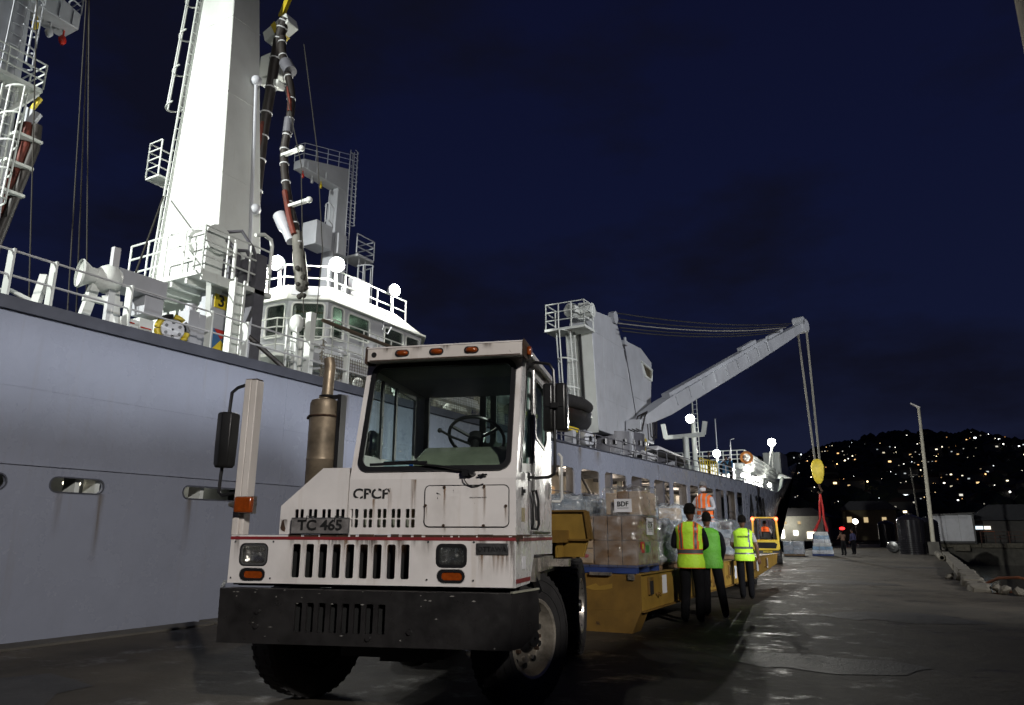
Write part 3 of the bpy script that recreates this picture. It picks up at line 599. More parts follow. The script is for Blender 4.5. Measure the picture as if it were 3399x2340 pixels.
# recess boxes behind the freeing ports
for (a, b_) in ((4.45, 5.24), (5.82, 6.58), (7.95, 9.35), (10.6, 11.6), (13.4, 14.3), (16.4, 17.2)):
    m = MB(); m.box(-11.6, -11.55, a - .3, b_ + .3, 1.7, 2.3); m.box(-11.55, -10.66, a - .3, b_ + .3, 1.78, 1.8); sp(m, 'scupper_recess', M_deckp, hull)
for y in (6.22, 6.52, 8.35):
    m = MB(); m.box(-11.0, -10.7, y, y + .07, 1.8, 2.25); sp(m, 'frame_rib', M_sw, hull)
m = MB(); m.box(-11.2, -11.15, 7.98, 8.12, 1.98, 2.08); sp(m, 'red_valve', M_redlens, hull)
for y in (6.30, 6.50, 8.6):
    m = MB(); m.ball((-11.1, y, 2.06), .035, 8, 6); sp(m, 'scupper_lamp', emat('scupper_bulb', (1, .9, .7), 5), hull)
lamp('scupper_light', 'POINT', (-11.0, 6.75, 2.2), 2.2, (1, .93, .78), .04, parent=hull); lamp('scupper_light', 'POINT', (-11.2, 8.9, 2.15), 5, (1, .93, .78), .04, parent=hull)
# bulwark cap and decks
m = MB(); m.box(-10.66, -10.53, -40, 20, 4.30, 4.48); m.rings([[(-10.66, y, deck(y)[1]), (-10.54, y, deck(y)[1]), (-10.54, y, deck(y)[1] + (.11 if y < 24 else .035)), (-10.66, y, deck(y)[1] + (.11 if y < 24 else .035))] for y in (20.02, 24, 36, 52)]); sp(m, 'bulwark_cap', M_cap)
m = MB(); m.add([(-10.66, -40, 4.3), (-10.66, 20, 4.3), (-10.66, 52, 4.84), (-23.3, 52, 4.84), (-23.3, 20, 4.3), (-23.3, -40, 4.3)], [(0, 1, 2, 3, 4, 5)])
for y, y2 in zip(ys, ys[1:-4]):
    m.add([(deck(y)[0] - .03, y, deck(y)[1] - .06), (deck(y2)[0] - .03, y2, deck(y2)[1] - .06), (-34 - deck(y2)[0], y2, deck(y2)[1] - .06), (-34 - deck(y)[0], y, deck(y)[1] - .06)], [(0, 1, 2, 3)])
sp(m, 'deck', M_deckp, smooth=None)
M_card_ = mat('stores_cartons', (.25, .17, .10), .8)
# side gallery seen through the hull windows
m = MB(); m.box(-14.2, -14.1, 19, 53, 1.2, 4.25); m.box(-14.1, -10.66, 19, 53, 1.2, 1.3); m.box(-14.1, -10.66, 18.9, 19, 1.2, 4.25)
gal = sp(m, 'side_gallery', mat('gallery_lining', (.30, .28, .25), .7, var=.4, scale=.9, dirt=.4))
for y in (20.5, 24.1, 27.5, 31, 34.3, 38.2, 41.9, 45.6, 49.5):
    m = MB(); m.box(-11.1, -10.72, y - .12, y + .12, 1.3, 4.2); sp(m, 'frame_web', M_raildk, gal)
for y in (22.2, 25.3, 29.2, 33.8, 36.6, 39.6, 42.3, 48):
    m = MB(); m.box(-13.6, -12.6, y, y + .5, 1.3, 2.2 + .9 * (y % 1)); sp(m, 'deck_locker', M_sg, gal)
for y in (23.1, 36.2, 39.9, 48.6):
    m = MB(); m.box(-14.05, -13.8, y, y + .6, 2.75, 3.05); sp(m, 'fire_cabinet', M_redlens, gal)
for y in (22.6, 26.9, 31.5, 36.5, 41.5, 47):
    m = MB(); m.box(-12.6, -12.3, y - .6, y + .6, 3.98, 4.05); sp(m, 'ceiling_light', emat('gallery_tube', (1, .88, .68), 14), gal)
    lamp('gallery_light', 'POINT', (-12.4, y, 3.7), 62, (1, .80, .58), .25, parent=gal)
rnd = random.Random(31)
for k in range(16):
    y = 20.5 + k * 2.05; m = MB(); m.cyl((-13.2 + rnd.uniform(-.6, 1.2), y, 1.3), (-13.2 + rnd.uniform(-.6, 1.2), y, 4.2), rnd.uniform(.06, .16), 10); sp(m, 'vertical_pipe', (M_sg, M_sw, M_raildk)[k % 3], gal)
    m = MB(); m.box(-14.05, -10.8, y + .8, y + .95, 3.85, 4.2); sp(m, 'deck_beam', M_raildk, gal)
for k in range(12):
    y = 21.4 + k * 2.6 + rnd.uniform(-.3, .3); m = MB(); m.box(-14.0, -13.2, y, y + rnd.uniform(.8, 1.6), 1.31, rnd.uniform(2.5, 3.7)); sp(m, 'stores_rack', (M_raildk, M_sw, M_card_, M_sg)[k % 4], gal)
for z in (2.45, 2.8):
    m = MB(); m.cyl((-10.9, 21, z), (-10.9, 52, z), .022, 6); sp(m, 'gallery_handrail', M_raildk, gal)
# pennant number on the bow, following the curved plating
for k, (ch, y) in enumerate((('A', 55.0), ('3', 57.6), ('8', 59.4), ('8', 61.2))):
    x, _ = deck(y); x2, _ = deck(y + 1); u = Vector((x2 - x, 1, 0)).normalized()
    text('pennant_letter', ch, 2.2, M_letter, hull, frame((x + .03, y, 3.3), u, (0, 0, 1)), .02, world=True, sx=1.0)

# ---- deck edge railings
def railing(name, pts, h, bars, posts, mb_m, post_m, r=.022, parent=None, pw=None):
    rg = empty(name, (0, 0, 0)); rg.parent = parent or SHIP; rg.matrix_parent_inverse = mw(rg.parent).inverted()
    for k in range(bars):
        z = h * (k + 1) / bars; m = MB(); m.tube([(p[0], p[1], p[2] + z) for p in pts], r, 6); m.build('rail_bar', mb_m, rg)
    for p in posts:
        m = MB()
        if pw: m.box(p[0] - pw / 2, p[0] + pw / 2, p[1] - .015, p[1] + .015, p[2] - .05, p[2] + h + .02)
        else: m.cyl((p[0], p[1], p[2] - .02), (p[0], p[1], p[2] + h), r * 1.1, 6)
        m.build('post', post_m, rg)
    return rg
RX = -10.72
railing('aft_deck_railing', [(RX, -8, 4.46), (RX, 12.6, 4.46)], .72, 2, [(RX - .02, y, 4.46) for y in (-1.5, .2, 1.8, 3.4, 4.89, 5.47, 6.66, 8.2, 9.0, 10.6, 11.8)], M_rail, M_sw, .018, pw=.16)
railing('midship_railing', [(RX, y, deck(y)[1]) for y in (19.6, 26, 33, 41.1)], .62, 2, [(RX, 19.8 + k * 1.52, deck(19.8 + k * 1.52)[1]) for k in range(15)], M_raildk, M_raildk, .025)
railing('gangway_gate', [(RX, y, deck(y)[1]) for y in (41.2, 45.2)], .85, 3, [(RX, 41.2 + k * .57, deck(41.2)[1] + .02) for k in range(8)], M_yel, M_yel, .032)
railing('foredeck_railing', [(deck(y)[0] - .1, y, deck(y)[1]) for y in (45.5, 50, 55, 60, 66, 72, 78)], .8, 3, [(deck(y)[0] - .1, y, deck(y)[1]) for y in (45.5, 47.4, 49.3, 51.2, 53, 55, 57.4, 60, 63, 66, 69, 72, 75)], M_rail, M_rail, .03)

def ladder(mb, p, q, side, wd, step, r):
    p, q, side = Vector(p), Vector(q), Vector(side).normalized() * wd / 2
    mb.bar(p - side, q - side, r * 2, r * 2); mb.bar(p + side, q + side, r * 2, r * 2)
    n = int((q - p).length / step)
    for i in range(n): c = p + (q - p) * (i + .5) / n; mb.cyl(c - side, c + side, r * .8, 5)
def cage(mb, p, q, side, outd, rad, step, r):
    p, q = Vector(p), Vector(q); s, o = Vector(side).normalized(), Vector(outd).normalized(); n = max(1, int((q - p).length / step))
    for i in range(n + 1):
        c = p + (q - p) * i / n
        mb.tube([c + s * rad * math.cos(R(t)) * (.62) * 1.1 + o * (rad * 1.5 * math.sin(R(t))) for t in range(0, 181, 20)], r, 5)
    for t in (30, 90, 150): 
        d = s * rad * math.cos(R(t)) * .68 + o * rad * 1.5 * math.sin(R(t)); mb.tube([p + d, q + d], r, 5)
def boxrail(mb, pts, h, n, r, closed=False):
    for k in range(n): mb.tube([(p[0], p[1], p[2] + h * (k + 1) / n) for p in pts], r, 5)
    for a, b_ in zip(pts, pts[1:]):
        a, b_ = Vector(a), Vector(b_); k = max(1, int((b_ - a).length / .6))
        for i in range(k + 1): c = a + (b_ - a) * i / k; mb.cyl(c, c + Vector((0, 0, h)), r, 5)
def floodlight(loc, d, parent, power, size=.22, foot=None, aim=None):
    f_ = empty('floodlight', loc); f_.parent = parent; f_.matrix_parent_inverse = mw(parent).inverted()
    size *= .82; p = Vector(loc); d = Vector(d).normalized(); u = d.cross(Vector((0, 0, 1))).normalized(); v = u.cross(d)
    M = Matrix(((u.x, v.x, d.x, p.x), (u.y, v.y, d.y, p.y), (u.z, v.z, d.z, p.z), (0, 0, 0, 1)))
    m = MB(); m.lathe([(.02, -.26), (size * .6, -.24), (size * 1.1, -.10), (size * 1.12, 0), (size, .0)], p, d, 20, c0=True); sp(m, 'lamp_housing', M_sg, f_)
    m = MB(); m.lathe([(size * 1.02, -.02), (size * .9, .05), (size * .6, .10), (size * .25, .125), (.01, .13)], p, d, 20, c0=True, c1=True); sp(m, 'lens', FL, f_)
    if foot: m = MB(); m.tube([foot, (foot[0], foot[1], foot[2] + .12), (foot[0], foot[1], foot[2] + .2), p - d * .15 - Vector((0, 0, size * .6))], [.14, .12, .05, .045], 10); sp(m, 'lamp_post', M_sw, f_)
    if power < 1150 and size < .22: lamp('floodlight_glow', 'POINT', p + d * .45, power, (1, .98, .9), .12, parent=f_)
    else: lamp('floodlight_glow', 'SPOT', p + d * .2, power, (1, .98, .9), .15, p + d * 5, 160, .4, parent=f_)
    return f_

# ---- kingpost 3 (big tapered post nearest the camera)
kp = MB(); zb, zt = 3.4, 19
def sec(z):
    t = (z - 8.2) / 6.4; return (-13.42 - .36 * t, -15.60 + .52 * t, 10.2, 11.45 - .42 * t)
rs = []
for z in (zb, 8.2, 14.6, zt):
    x1, x0, y0, y1 = sec(z); rs.append([(x0, y0, z), (x1, y0, z), (x1, y1, z), (x0, y1, z)])
kp.rings(rs); KP = sp(kp, 'kingpost', M_sw, smooth=20, bevel=.02)
for z in (7.4, 9.6, 11.8, 14.0):
    x1, x0, y0, y1 = sec(z); m = MB(); m.bar((x1 + .003, y0, z), (x1 + .003, y1, z), .008, .03); sp(m, 'weld_seam', M_sw, KP)
    m = MB(); m.bar((x0, y0 - .002, z), (x1, y0 - .002, z), .008, .03); sp(m, 'weld_seam', M_sw, KP)
m = MB(); x0a, x0b = sec(9)[1], sec(18)[1]
ladder(m, (x0a - .02, 10.12, 6.5), (x0b - .02, 10.12, 18), (0, 1, 0), .12, .3, .018); cage(m, (sec(11.8)[1] - .03, 10.15, 11.9), (sec(17)[1] - .03, 10.15, 17), (0, 1, 0), (-1, 0, 0), .32, .95, .022); sp(m, 'caged_ladder', M_sw, KP)
m = MB(); a = sec(10)[1]; m.box(a - .5, a, 9.9, 10.5, 9.85, 9.9); boxrail(m, [(a - .02, 9.9, 9.9), (a - .5, 9.9, 9.9), (a - .5, 10.5, 9.9)], .95, 4, .02); sp(m, 'ladder_landing', M_sw, KP)
m = MB(); m.tube([(sec(6.5)[0] + .06, 11.25, 4.5), (sec(12.4)[0] + .10, 10.95, 12.4)], .045, 8); m.ball((sec(12.4)[0] + .1, 10.95, 12.5), .14); m.ball((sec(8.9)[0] + .1, 11.15, 9.0), .13); sp(m, 'service_pipe', M_sg, KP)
# platform round the foot of the post
m = MB(); m.box(-15.1, -12.5, 9.2, 10.15, 6.56, 6.66); m.box(-13.35, -12.5, 10.16, 11.1, 6.56, 6.66)
PF = sp(m, 'winch_platform', M_sw, KP)
for k in range(6): m = MB(); m.box(-14.95 + k * .48, -14.88 + k * .48, 9.24, 10.12, 6.44, 6.555); sp(m, 'platform_beam', M_sw, KP)
m = MB(); boxrail(m, [(-15.05, 9.24, 6.66), (-12.54, 9.24, 6.66), (-12.54, 11.05, 6.66)], 1.0, 3, .022); sp(m, 'platform_railing', M_sw, KP)
for a, b_ in (((-12.6, 9.5, 6.55), (-13.0, 9.9, 5.55)), ((-12.65, 10.95, 6.55), (-13.02, 10.6, 5.6)), ((-14.6, 9.4, 6.55), (-14.4, 10.18, 5.4))): m = MB(); m.bar(a, b_, .1, .1); sp(m, 'platform_brace', M_sw, KP)
m = MB(); m.cyl((-13.3, 9.72, 7.55), (-12.75, 9.72, 7.55), .26, 20); m.cyl((-13.34, 9.72, 7.55), (-13.29, 9.72, 7.55), .33, 20); m.cyl((-12.76, 9.72, 7.55), (-12.71, 9.72, 7.55), .33, 20); m.box(-13.2, -12.8, 9.5, 9.95, 6.66, 7.4); sp(m, 'winch_drum', M_sw, KP)
m = MB()
for k in range(9): m.box(-12.95 + .1 * (k % 3), -12.62 + .05 * (k % 2), 9.98 + k * .1, 10.06 + k * .1, 6.7 + .12 * (k % 4), 7.2 + .1 * (k % 3))
m.tube([(-12.7, 9.9, 7.6), (-12.6, 10.1, 7.4), (-12.6, 10.4, 7.5), (-12.6, 10.7, 7.1)], .05, 6); m.tube([(-12.8, 9.9, 7.8), (-12.6, 10.2, 7.9), (-12.55, 10.5, 7.6), (-12.55, 10.8, 7.1)], .045, 6); sp(m, 'hydraulic_unit', M_raildk, KP)
m = MB(); m.tube([(-12.5, 10.0, 6.68), (-12.5, 10.0, 7.6)], .045, 8); sp(m, 'stand_pipe', M_sw, KP)
m = MB(); m.tube([(-12.5, 10.5, 7.9), (-12.5, 10.75, 8.0), (-12.5, 10.95, 7.95), (-12.5, 11.0, 7.8), (-12.5, 11.0, 7.1)], .045, 8); sp(m, 'vent_pipe', M_sw, KP)
m = MB(); m.box(-12.85, -12.5, 10.62, 10.9, 4.4, 7.5); sp(m, 'cable_trunk', M_raildk, KP)
m = MB(); ladder(m, (-12.05, 9.85, 4.4), (-12.05, 9.85, 6.55), (0, 1, 0), .24, .2, .022); sp(m, 'foot_ladder', M_sw, KP)
m = MB(); m.box(-12.25, -12.1, 9.74, 9.98, 4.4, 6.5); sp(m, 'ladder_backing', M_sw, KP)
FS = -13.0                                        # equipment cabinet front beside the post
m = MB(); m.box(-13.4, FS, 9.93, 10.6, 4.35, 6.5); sp(m, 'cabinet', M_sg, KP)
m = MB(); m.box(FS + .004, FS + .02, 9.99, 10.33, 6.13, 6.44); sg = sp(m, 'number_sign', M_yel, KP)
text('numeral', '3', .36, M_letter, sg, frame((FS + .024, 10.16, 6.285), (0, 1, 0), (0, 0, 1)), .002, world=True)
m = MB(); m.box(FS + .004, FS + .018, 10.04, 10.44, 5.20, 5.66); fp = sp(m, 'signal_panel', mat('panel_blue', (.05, .14, .30), .6), KP)
m = MB(); m.prism([(10.05, 5.65), (10.43, 5.65), (10.24, 5.44)], .006, YZ(FS + .02)); sp(m, 'red_triangle', mat('signal_red', (.5, .03, .02), .6), fp)
m = MB(); m.prism([(10.05, 5.21), (10.43, 5.21), (10.24, 5.43)], .006, YZ(FS + .02)); sp(m, 'yellow_triangle', mat('signal_yellow', (.75, .55, .03), .6), fp)
m = MB(); m.box(FS + .004, FS + .016, 10.08, 10.40, 5.0, 5.14); sp(m, 'notice_plate', M_paper, KP)

# ---- deck gear at the near rail
m = MB(); m.lathe([(.225, 0), (.235, .03), (.21, .06), (.14, .16), (.13, .24), (.19, .30), (.24, .38), (.24, .50), (.16, .60), (.02, .61)], (-11.2, 6.08, 5.32), (.25, .97, 0), 28)
m.lathe([(.21, .04), (.125, .16), (.08, .30), (.02, .31)], (-11.2, 6.08, 5.32), (.25, .97, 0), 28)
hn = sp(m, 'fairlead_trumpet', M_sw, smooth=50)
m = MB(); m.bar((-11.15, 6.35, 5.3), (-11.25, 6.25, 4.5), .10, .14); m.bar((-11.1, 6.6, 5.3), (-11.0, 6.65, 4.5), .10, .14); m.bar((-11.2, 6.2, 4.95), (-11.05, 6.75, 4.95), .09, .09); m.bar((-11.25, 6.2, 4.5), (-11.0, 6.9, 4.62), .09, .1); m.bar((-11.05, 6.45, 5.02), (-10.95, 6.62, 4.5), .08, .08); sp(m, 'fairlead_stand', M_sw)
m = MB(); m.box(-11.7, -11.28, 6.62, 7.68, 5.34, 5.66); m.box(-11.65, -11.3, 7.3, 7.66, 5.0, 5.33); sp(m, 'sheave_housing', M_sg, bevel=.01)
m = MB(); m.bar((-11.0, 6.52, 4.46), (-11.0, 6.50, 5.85), .085, .11); sp(m, 'stanchion', M_rail)
m = MB(); m.bar((-10.95, 5.40, 4.52), (-11.05, 5.52, 5.05), .10, .12); m.tube([(-11.0, 5.36, 4.62), (-11.1, 5.12, 4.72), (-11.2, 4.92, 4.68), (-11.2, 4.9, 4.58)], .035, 8); sp(m, 'rail_clamp', M_sw)
m = MB(); m.box(-11.8, -11.2, 6.85, 7.2, 4.4, 4.82); m.box(-11.85, -11.3, 7.24, 7.52, 4.4, 4.92); db = sp(m, 'deck_box', M_sw, bevel=.02)
for y in (6.9, 7.28): m = MB(); m.box(-11.199 if y < 7.2 else -11.299, -11.19 if y < 7.2 else -11.29, y, y + .2, 4.74, 4.76); sp(m, 'red_strip', M_redlens, db)
# capstan wheel with yellow and black rim
cw = empty('valve_wheel', (-11.3, 7.88, 4.84)); cw.parent = SHIP; cw.matrix_parent_inverse = mw(SHIP).inverted()
m = MB(); ax = Vector((.92, -.38, 0)).normalized(); m.lathe([(.02, .06), (.19, .06), (.20, .04), (.20, -.05), (.02, -.06)], (-11.3, 7.88, 4.84), ax, 28); m.build('hub', M_sg, cw, world=True)
u_ = Vector((0, 0, 1)); q_ = ax.cross(u_)
for k in range(8):
    c0, c1 = k * 45 + 2, k * 45 + 43
    m = MB(); m.tube([Vector((-11.3, 7.88, 4.84)) + (u_ * math.cos(R(t)) + q_ * math.sin(R(t))) * .25 for t in range(c0, c1 + 1, 8)], .05, 8); m.build('rim_segment', M_black if k in (0, 6) else M_yel, cw, world=True)
for k in range(6):
    c = Vector((-11.3, 7.88, 4.84)) + (u_ * math.cos(R(60 * k)) + q_ * math.sin(R(60 * k))) * .13 + ax * .055; m = MB(); m.cyl(c, c + ax * .02, .028, 10); m.build('bolt_hole', M_black, cw, world=True)
m = MB(); m.box(-11.9, -11.58, 8.38, 8.62, 4.4, 5.42); m.box(-11.9, -11.62, 8.63, 8.95, 4.4, 5.4); sp(m, 'control_stand', M_sg, bevel=.015)
m = MB(); m.cyl((-11.72, 8.5, 5.42), (-11.72, 8.5, 5.56), .1, 12); sp(m, 'control_head', M_sg)
m = MB(); ladder(m, (-10.95, 10.35, 4.45), (-10.95, 10.35, 5.5), (0, 1, 0), .26, .2, .02); m.box(-11.25, -11.05, 10.6, 10.75, 4.45, 5.35); sp(m, 'boarding_ladder', M_sw)
m = MB(); m.box(-11.1, -10.95, 10.85, 11.0, 4.45, 5.95); m.cyl((-11.05, 10.55, 4.45), (-11.05, 10.55, 5.45), .07, 10); m.cyl((-11.05, 10.72, 4.45), (-11.05, 10.72, 5.3), .05, 10); m.ball((-11.05, 10.55, 5.62), (.15, .15, .2)); sp(m, 'satellite_dome_post', M_sw)
m = MB(); m.cyl((-10.95, 11.2, 5.85), (-10.95, 15.2, 5.75), .045, 8); sp(m, 'boat_boom', mat('brown_boom', (.11, .085, .06), .7))
m = MB(); m.tube([(-11.35, 9.6, 5.15), (-11.0, 10.15, 4.65), (-10.9, 10.35, 4.48)], .05, 8); sp(m, 'discharge_hose', M_hose)
# safety net along the rail below the bridge: cords as real geometry
net = MB(); X = -10.86
def nz_(y): return 5.05 + .16 * (y - 10.4) / 2.3 if y < 12.7 else 5.2
y = 11.15
while y < 21.5:
    net.tube([(X, y, 4.42), (X - .03 * math.sin(y * 9), y + .02, 4.75), (X, y + .01, nz_(y))], .006, 4); y += .075
for k in range(11): net.tube([(X - .01 * (i % 2), 11.15 + i * 1.05, 4.44 + k * .073 * (.92 + .015 * i)) for i in range(10)], .006, 4)
sp(net, 'safety_net', M_net, smooth=None)
m = MB()
for k in range(90):
    a = random.uniform(0, 6.28); z = 4.45 + random.random() * .95; p = Vector((-10.86, 11.15, z)); m.tube([p, p + Vector((random.uniform(-.03, .03), random.uniform(-.09, .12), random.uniform(-.12, .05)))], .008, 4)
sp(m, 'gathered_net', M_net, smooth=None)

# ---- bridge house
def poly_wall(path, z0, z1, mb, out=0):
    for a, b_ in zip(path, path[1:]): mb.add([(a[0], a[1], z0), (b_[0], b_[1], z0), (b_[0], b_[1], z1), (a[0], a[1], z1)], [(0, 1, 2, 3)])
BP = [(-20.5, 13.2), (-14.42, 13.42), (-13.54, 14.02), (-13.54, 18.3), (-14.6, 19.6), (-20.5, 19.6)]
M_lower = M_sw
m = MB(); m.prism([(-20.3, 13.9), (-14.6, 14.1), (-13.9, 14.6), (-13.9, 22), (-20.3, 22)], 1.5, frame((0, 0, 4.3), (1, 0, 0), (0, 1, 0))); BR = sp(m, 'bridge_house', M_lower)
# walkway in front of the windows with its railing
m = MB(); m.prism([(-20.4, 12.75), (-14.2, 12.85), (-13.0, 13.7), (-13.0, 19), (-20.4, 19)], .08, frame((0, 0, 5.8), (1, 0, 0), (0, 1, 0))); sp(m, 'bridge_deck', M_sw, BR)
wp = [(-17.5, 12.8, 5.88), (-14.22, 12.9, 5.88), (-13.04, 13.74, 5.88), (-13.04, 18.6, 5.88)]
m = MB(); boxrail(m, wp, .95, 4, .02); sp(m, 'bridge_railing', M_sw, BR)
m = MB(); m.box(-13.2, -12.9, 12.6, 22, 5.5, 5.75); m.box(-13.9, -13.0, 13.0, 13.4, 4.4, 5.3); m.cyl((-13.4, 14.5, 4.4), (-13.4, 14.5, 6.3), .1, 10); m.cyl((-13.4, 17, 4.4), (-13.4, 17, 6.3), .1, 10); m.tube([(-13.6, 13, 5.4), (-12.6, 13.4, 5.4), (-12.6, 16, 5.4)], .04, 6); sp(m, 'deckhouse_fittings', M_sg, BR)
for y in (12.4, 13.3, 14.8, 15.6, 17.2):
    m = MB(); m.cyl((-11.7, y, 4.4), (-11.7, y, 4.4 + .35 + .25 * (y % 1)), .07 + .04 * (y % .7), 10); m.ball((-11.7, y, 4.85 + .2 * (y % 1)), .13); sp(m, 'deck_vent', M_sw, BR)
# each wall of the wheelhouse: panel with window openings, gaskets and panes
def wallwin(p, q, z0, z1, holes, parent):
    p, q = Vector((p[0], p[1], 0)), Vector((q[0], q[1], 0)); M = frame(p, q - p, (0, 0, 1)); ln = (q - p).length
    hs = [rr(a, b_, c, d, .1) for a, b_, c, d in holes]
    mb = MB(); mb.prism([(0, z0), (ln, z0), (ln, z1), (0, z1)], .06, M @ Matrix.Translation((0, 0, -.06)), holes=hs); sp(mb, 'wheelhouse_wall', M_sg, parent)
    for a, b_, c, d in holes:
        mb = MB(); mb.prism(rr(a, b_, c, d, .1), .01, M @ Matrix.Translation((0, 0, -.05))); g = sp(mb, 'window_pane', M_wdark, parent)
        mb = MB(); mb.prism(rr(a - .035, b_ + .035, c - .035, d + .035, .12), .025, M @ Matrix.Translation((0, 0, .001)), holes=[rr(a + .01, b_ - .01, c + .01, d - .01, .09)]); sp(mb, 'window_frame', M_sw, parent)
BT = 7.50
wallwin((-17.6, 13.26), (-14.42, 13.42), 5.88, BT, [(.25, 1.1, 6.5, 7.40), (1.35, 2.2, 6.5, 7.40), (2.42, 3.08, 6.5, 7.40)], BR)
wallwin((-14.42, 13.42), (-13.54, 14.02), 5.88, BT, [(.12, .97, 6.42, 7.42)], BR)
wallwin((-13.54, 14.02), (-13.54, 18.3), 5.88, BT, [(.16, .62, 6.5, 7.42), (.82, 1.72, 6.72, 7.38), (2.42, 3.32, 6.72, 7.38), (3.48, 4.16, 6.78, 7.36)], BR)
wallwin((-13.54, 18.3), (-14.6, 19.6), 5.88, BT, [], BR)
m = MB(); m.box(-17.6, -13.6, 19.3, 19.4, 5.9, BT); m.box(-17.6, -17.5, 13.4, 19.3, 5.9, BT); m.box(-17.5, -13.62, 13.5, 19.3, 6.2, 6.25); sp(m, 'wheelhouse_interior', mat('wheelhouse_lining', (.22, .24, .20), .8), BR)
m = MB(); m.box(-15.6, -14.6, 14.4, 15.2, 6.5, 7.0); m.box(-14.5, -14.0, 15.0, 17.2, 6.5, 6.95); m.box(-15, -14.8, 16.4, 16.7, 6.9, 7.3); sp(m, 'bridge_console', M_sw, BR)
m = MB(); m.prism([(.10, 7.34), (.99, 7.30), (.99, 7.24), (.10, 7.28)], .02, frame((-14.42, 13.42, 0), (.88, .6, 0), (0, 0, 1)) @ Matrix.Translation((0, -.03, -.32))); sp(m, 'yellow_sunshade_bar', M_yel, BR)
lamp('wheelhouse_light', 'POINT', (-14.6, 15.6, 7.3), 22, (.9, 1, .85), .2, parent=BR)
# roof with canted edges
inn = [(-17.6, 13.9), (-14.7, 13.95), (-14.05, 14.45), (-14.05, 17.2), (-14.9, 18.6), (-17.6, 18.6)]
out_ = [(-17.7, 13.12), (-14.36, 13.28), (-13.40, 13.95), (-13.40, 18.36), (-14.55, 19.7), (-17.7, 19.7)]
up_ = [(-17.7, 13.22, 7.92), (-14.42, 13.38, 7.92), (-13.50, 14.02, 7.9), (-13.50, 16.9, 7.9), (-13.5, 18.3, 7.58), (-14.6, 19.6, 7.58), (-17.7, 19.6, 7.9)]
lo_ = [(-17.7, 13.12, BT), (-14.36, 13.28, BT), (-13.40, 13.95, BT), (-13.40, 17.0, BT), (-13.40, 18.36, BT), (-14.55, 19.7, BT), (-17.7, 19.7, BT)]
m = MB(); m.rings([lo_, [(x, y, z + .06) for x, y, z in lo_], up_]); RF = sp(m, 'bridge_roof', M_sw, BR, smooth=20)
m = MB(); m.prism(rr(.1, .45, .03, .3, .03), .03, frame((-14.36, 13.30, 7.58), (.82, .57, 0), (-.1, .14, .9))); m.prism(rr(.55, .9, .03, .3, .03), .03, frame((-14.36, 13.30, 7.58), (.82, .57, 0), (-.1, .14, .9))); sp(m, 'skylight', M_sg, BR)
m = MB(); boxrail(m, [(-17.4, 13.45, 7.9), (-14.75, 13.5, 7.9), (-13.75, 14.15, 7.86), (-13.75, 17.7, 7.86)], .72, 2, .025); sp(m, 'roof_railing', M_sw, BR)
m = MB(); m.box(-13.95, -13.6, 15.35, 15.75, 7.8, 8.55); m.box(-14.2, -13.96, 15.45, 15.8, 7.8, 8.75); m.cyl((-14, 16.0, 7.9), (-14, 16.0, 8.5), .12, 10); m.ball((-14.1, 15.2, 8.25), (.14, .14, .22)); sp(m, 'roof_locker', M_sg, BR, bevel=.01)
m = MB(); m.cyl((-14.5, 13.85, 7.9), (-14.5, 13.85, 8.15), .14, 12); m.box(-13.75, -13.45, 14.35, 14.8, 7.52, 7.6); m.box(-13.6, -13.42, 16.3, 16.5, 7.45, 7.75); m.tube([(-13.45, 16.3, 7.5), (-13.42, 16.2, 7.2), (-13.42, 16.45, 7.15), (-13.42, 16.6, 7.4)], .02, 5); sp(m, 'roof_fittings', M_sg, BR)
floodlight((-14.96, 13.36, 8.66), (.05, -1, -.05), BR, 330, .24, (-14.9, 13.5, 7.82))
floodlight((-13.57, 14.28, 8.66), (.8, -.6, -.1), BR, 330, .24, (-13.6, 14.35, 7.62))
floodlight((-13.52, 16.83, 8.66), (1, -.25, -.1), BR, 330, .22, (-13.6, 16.85, 7.62))

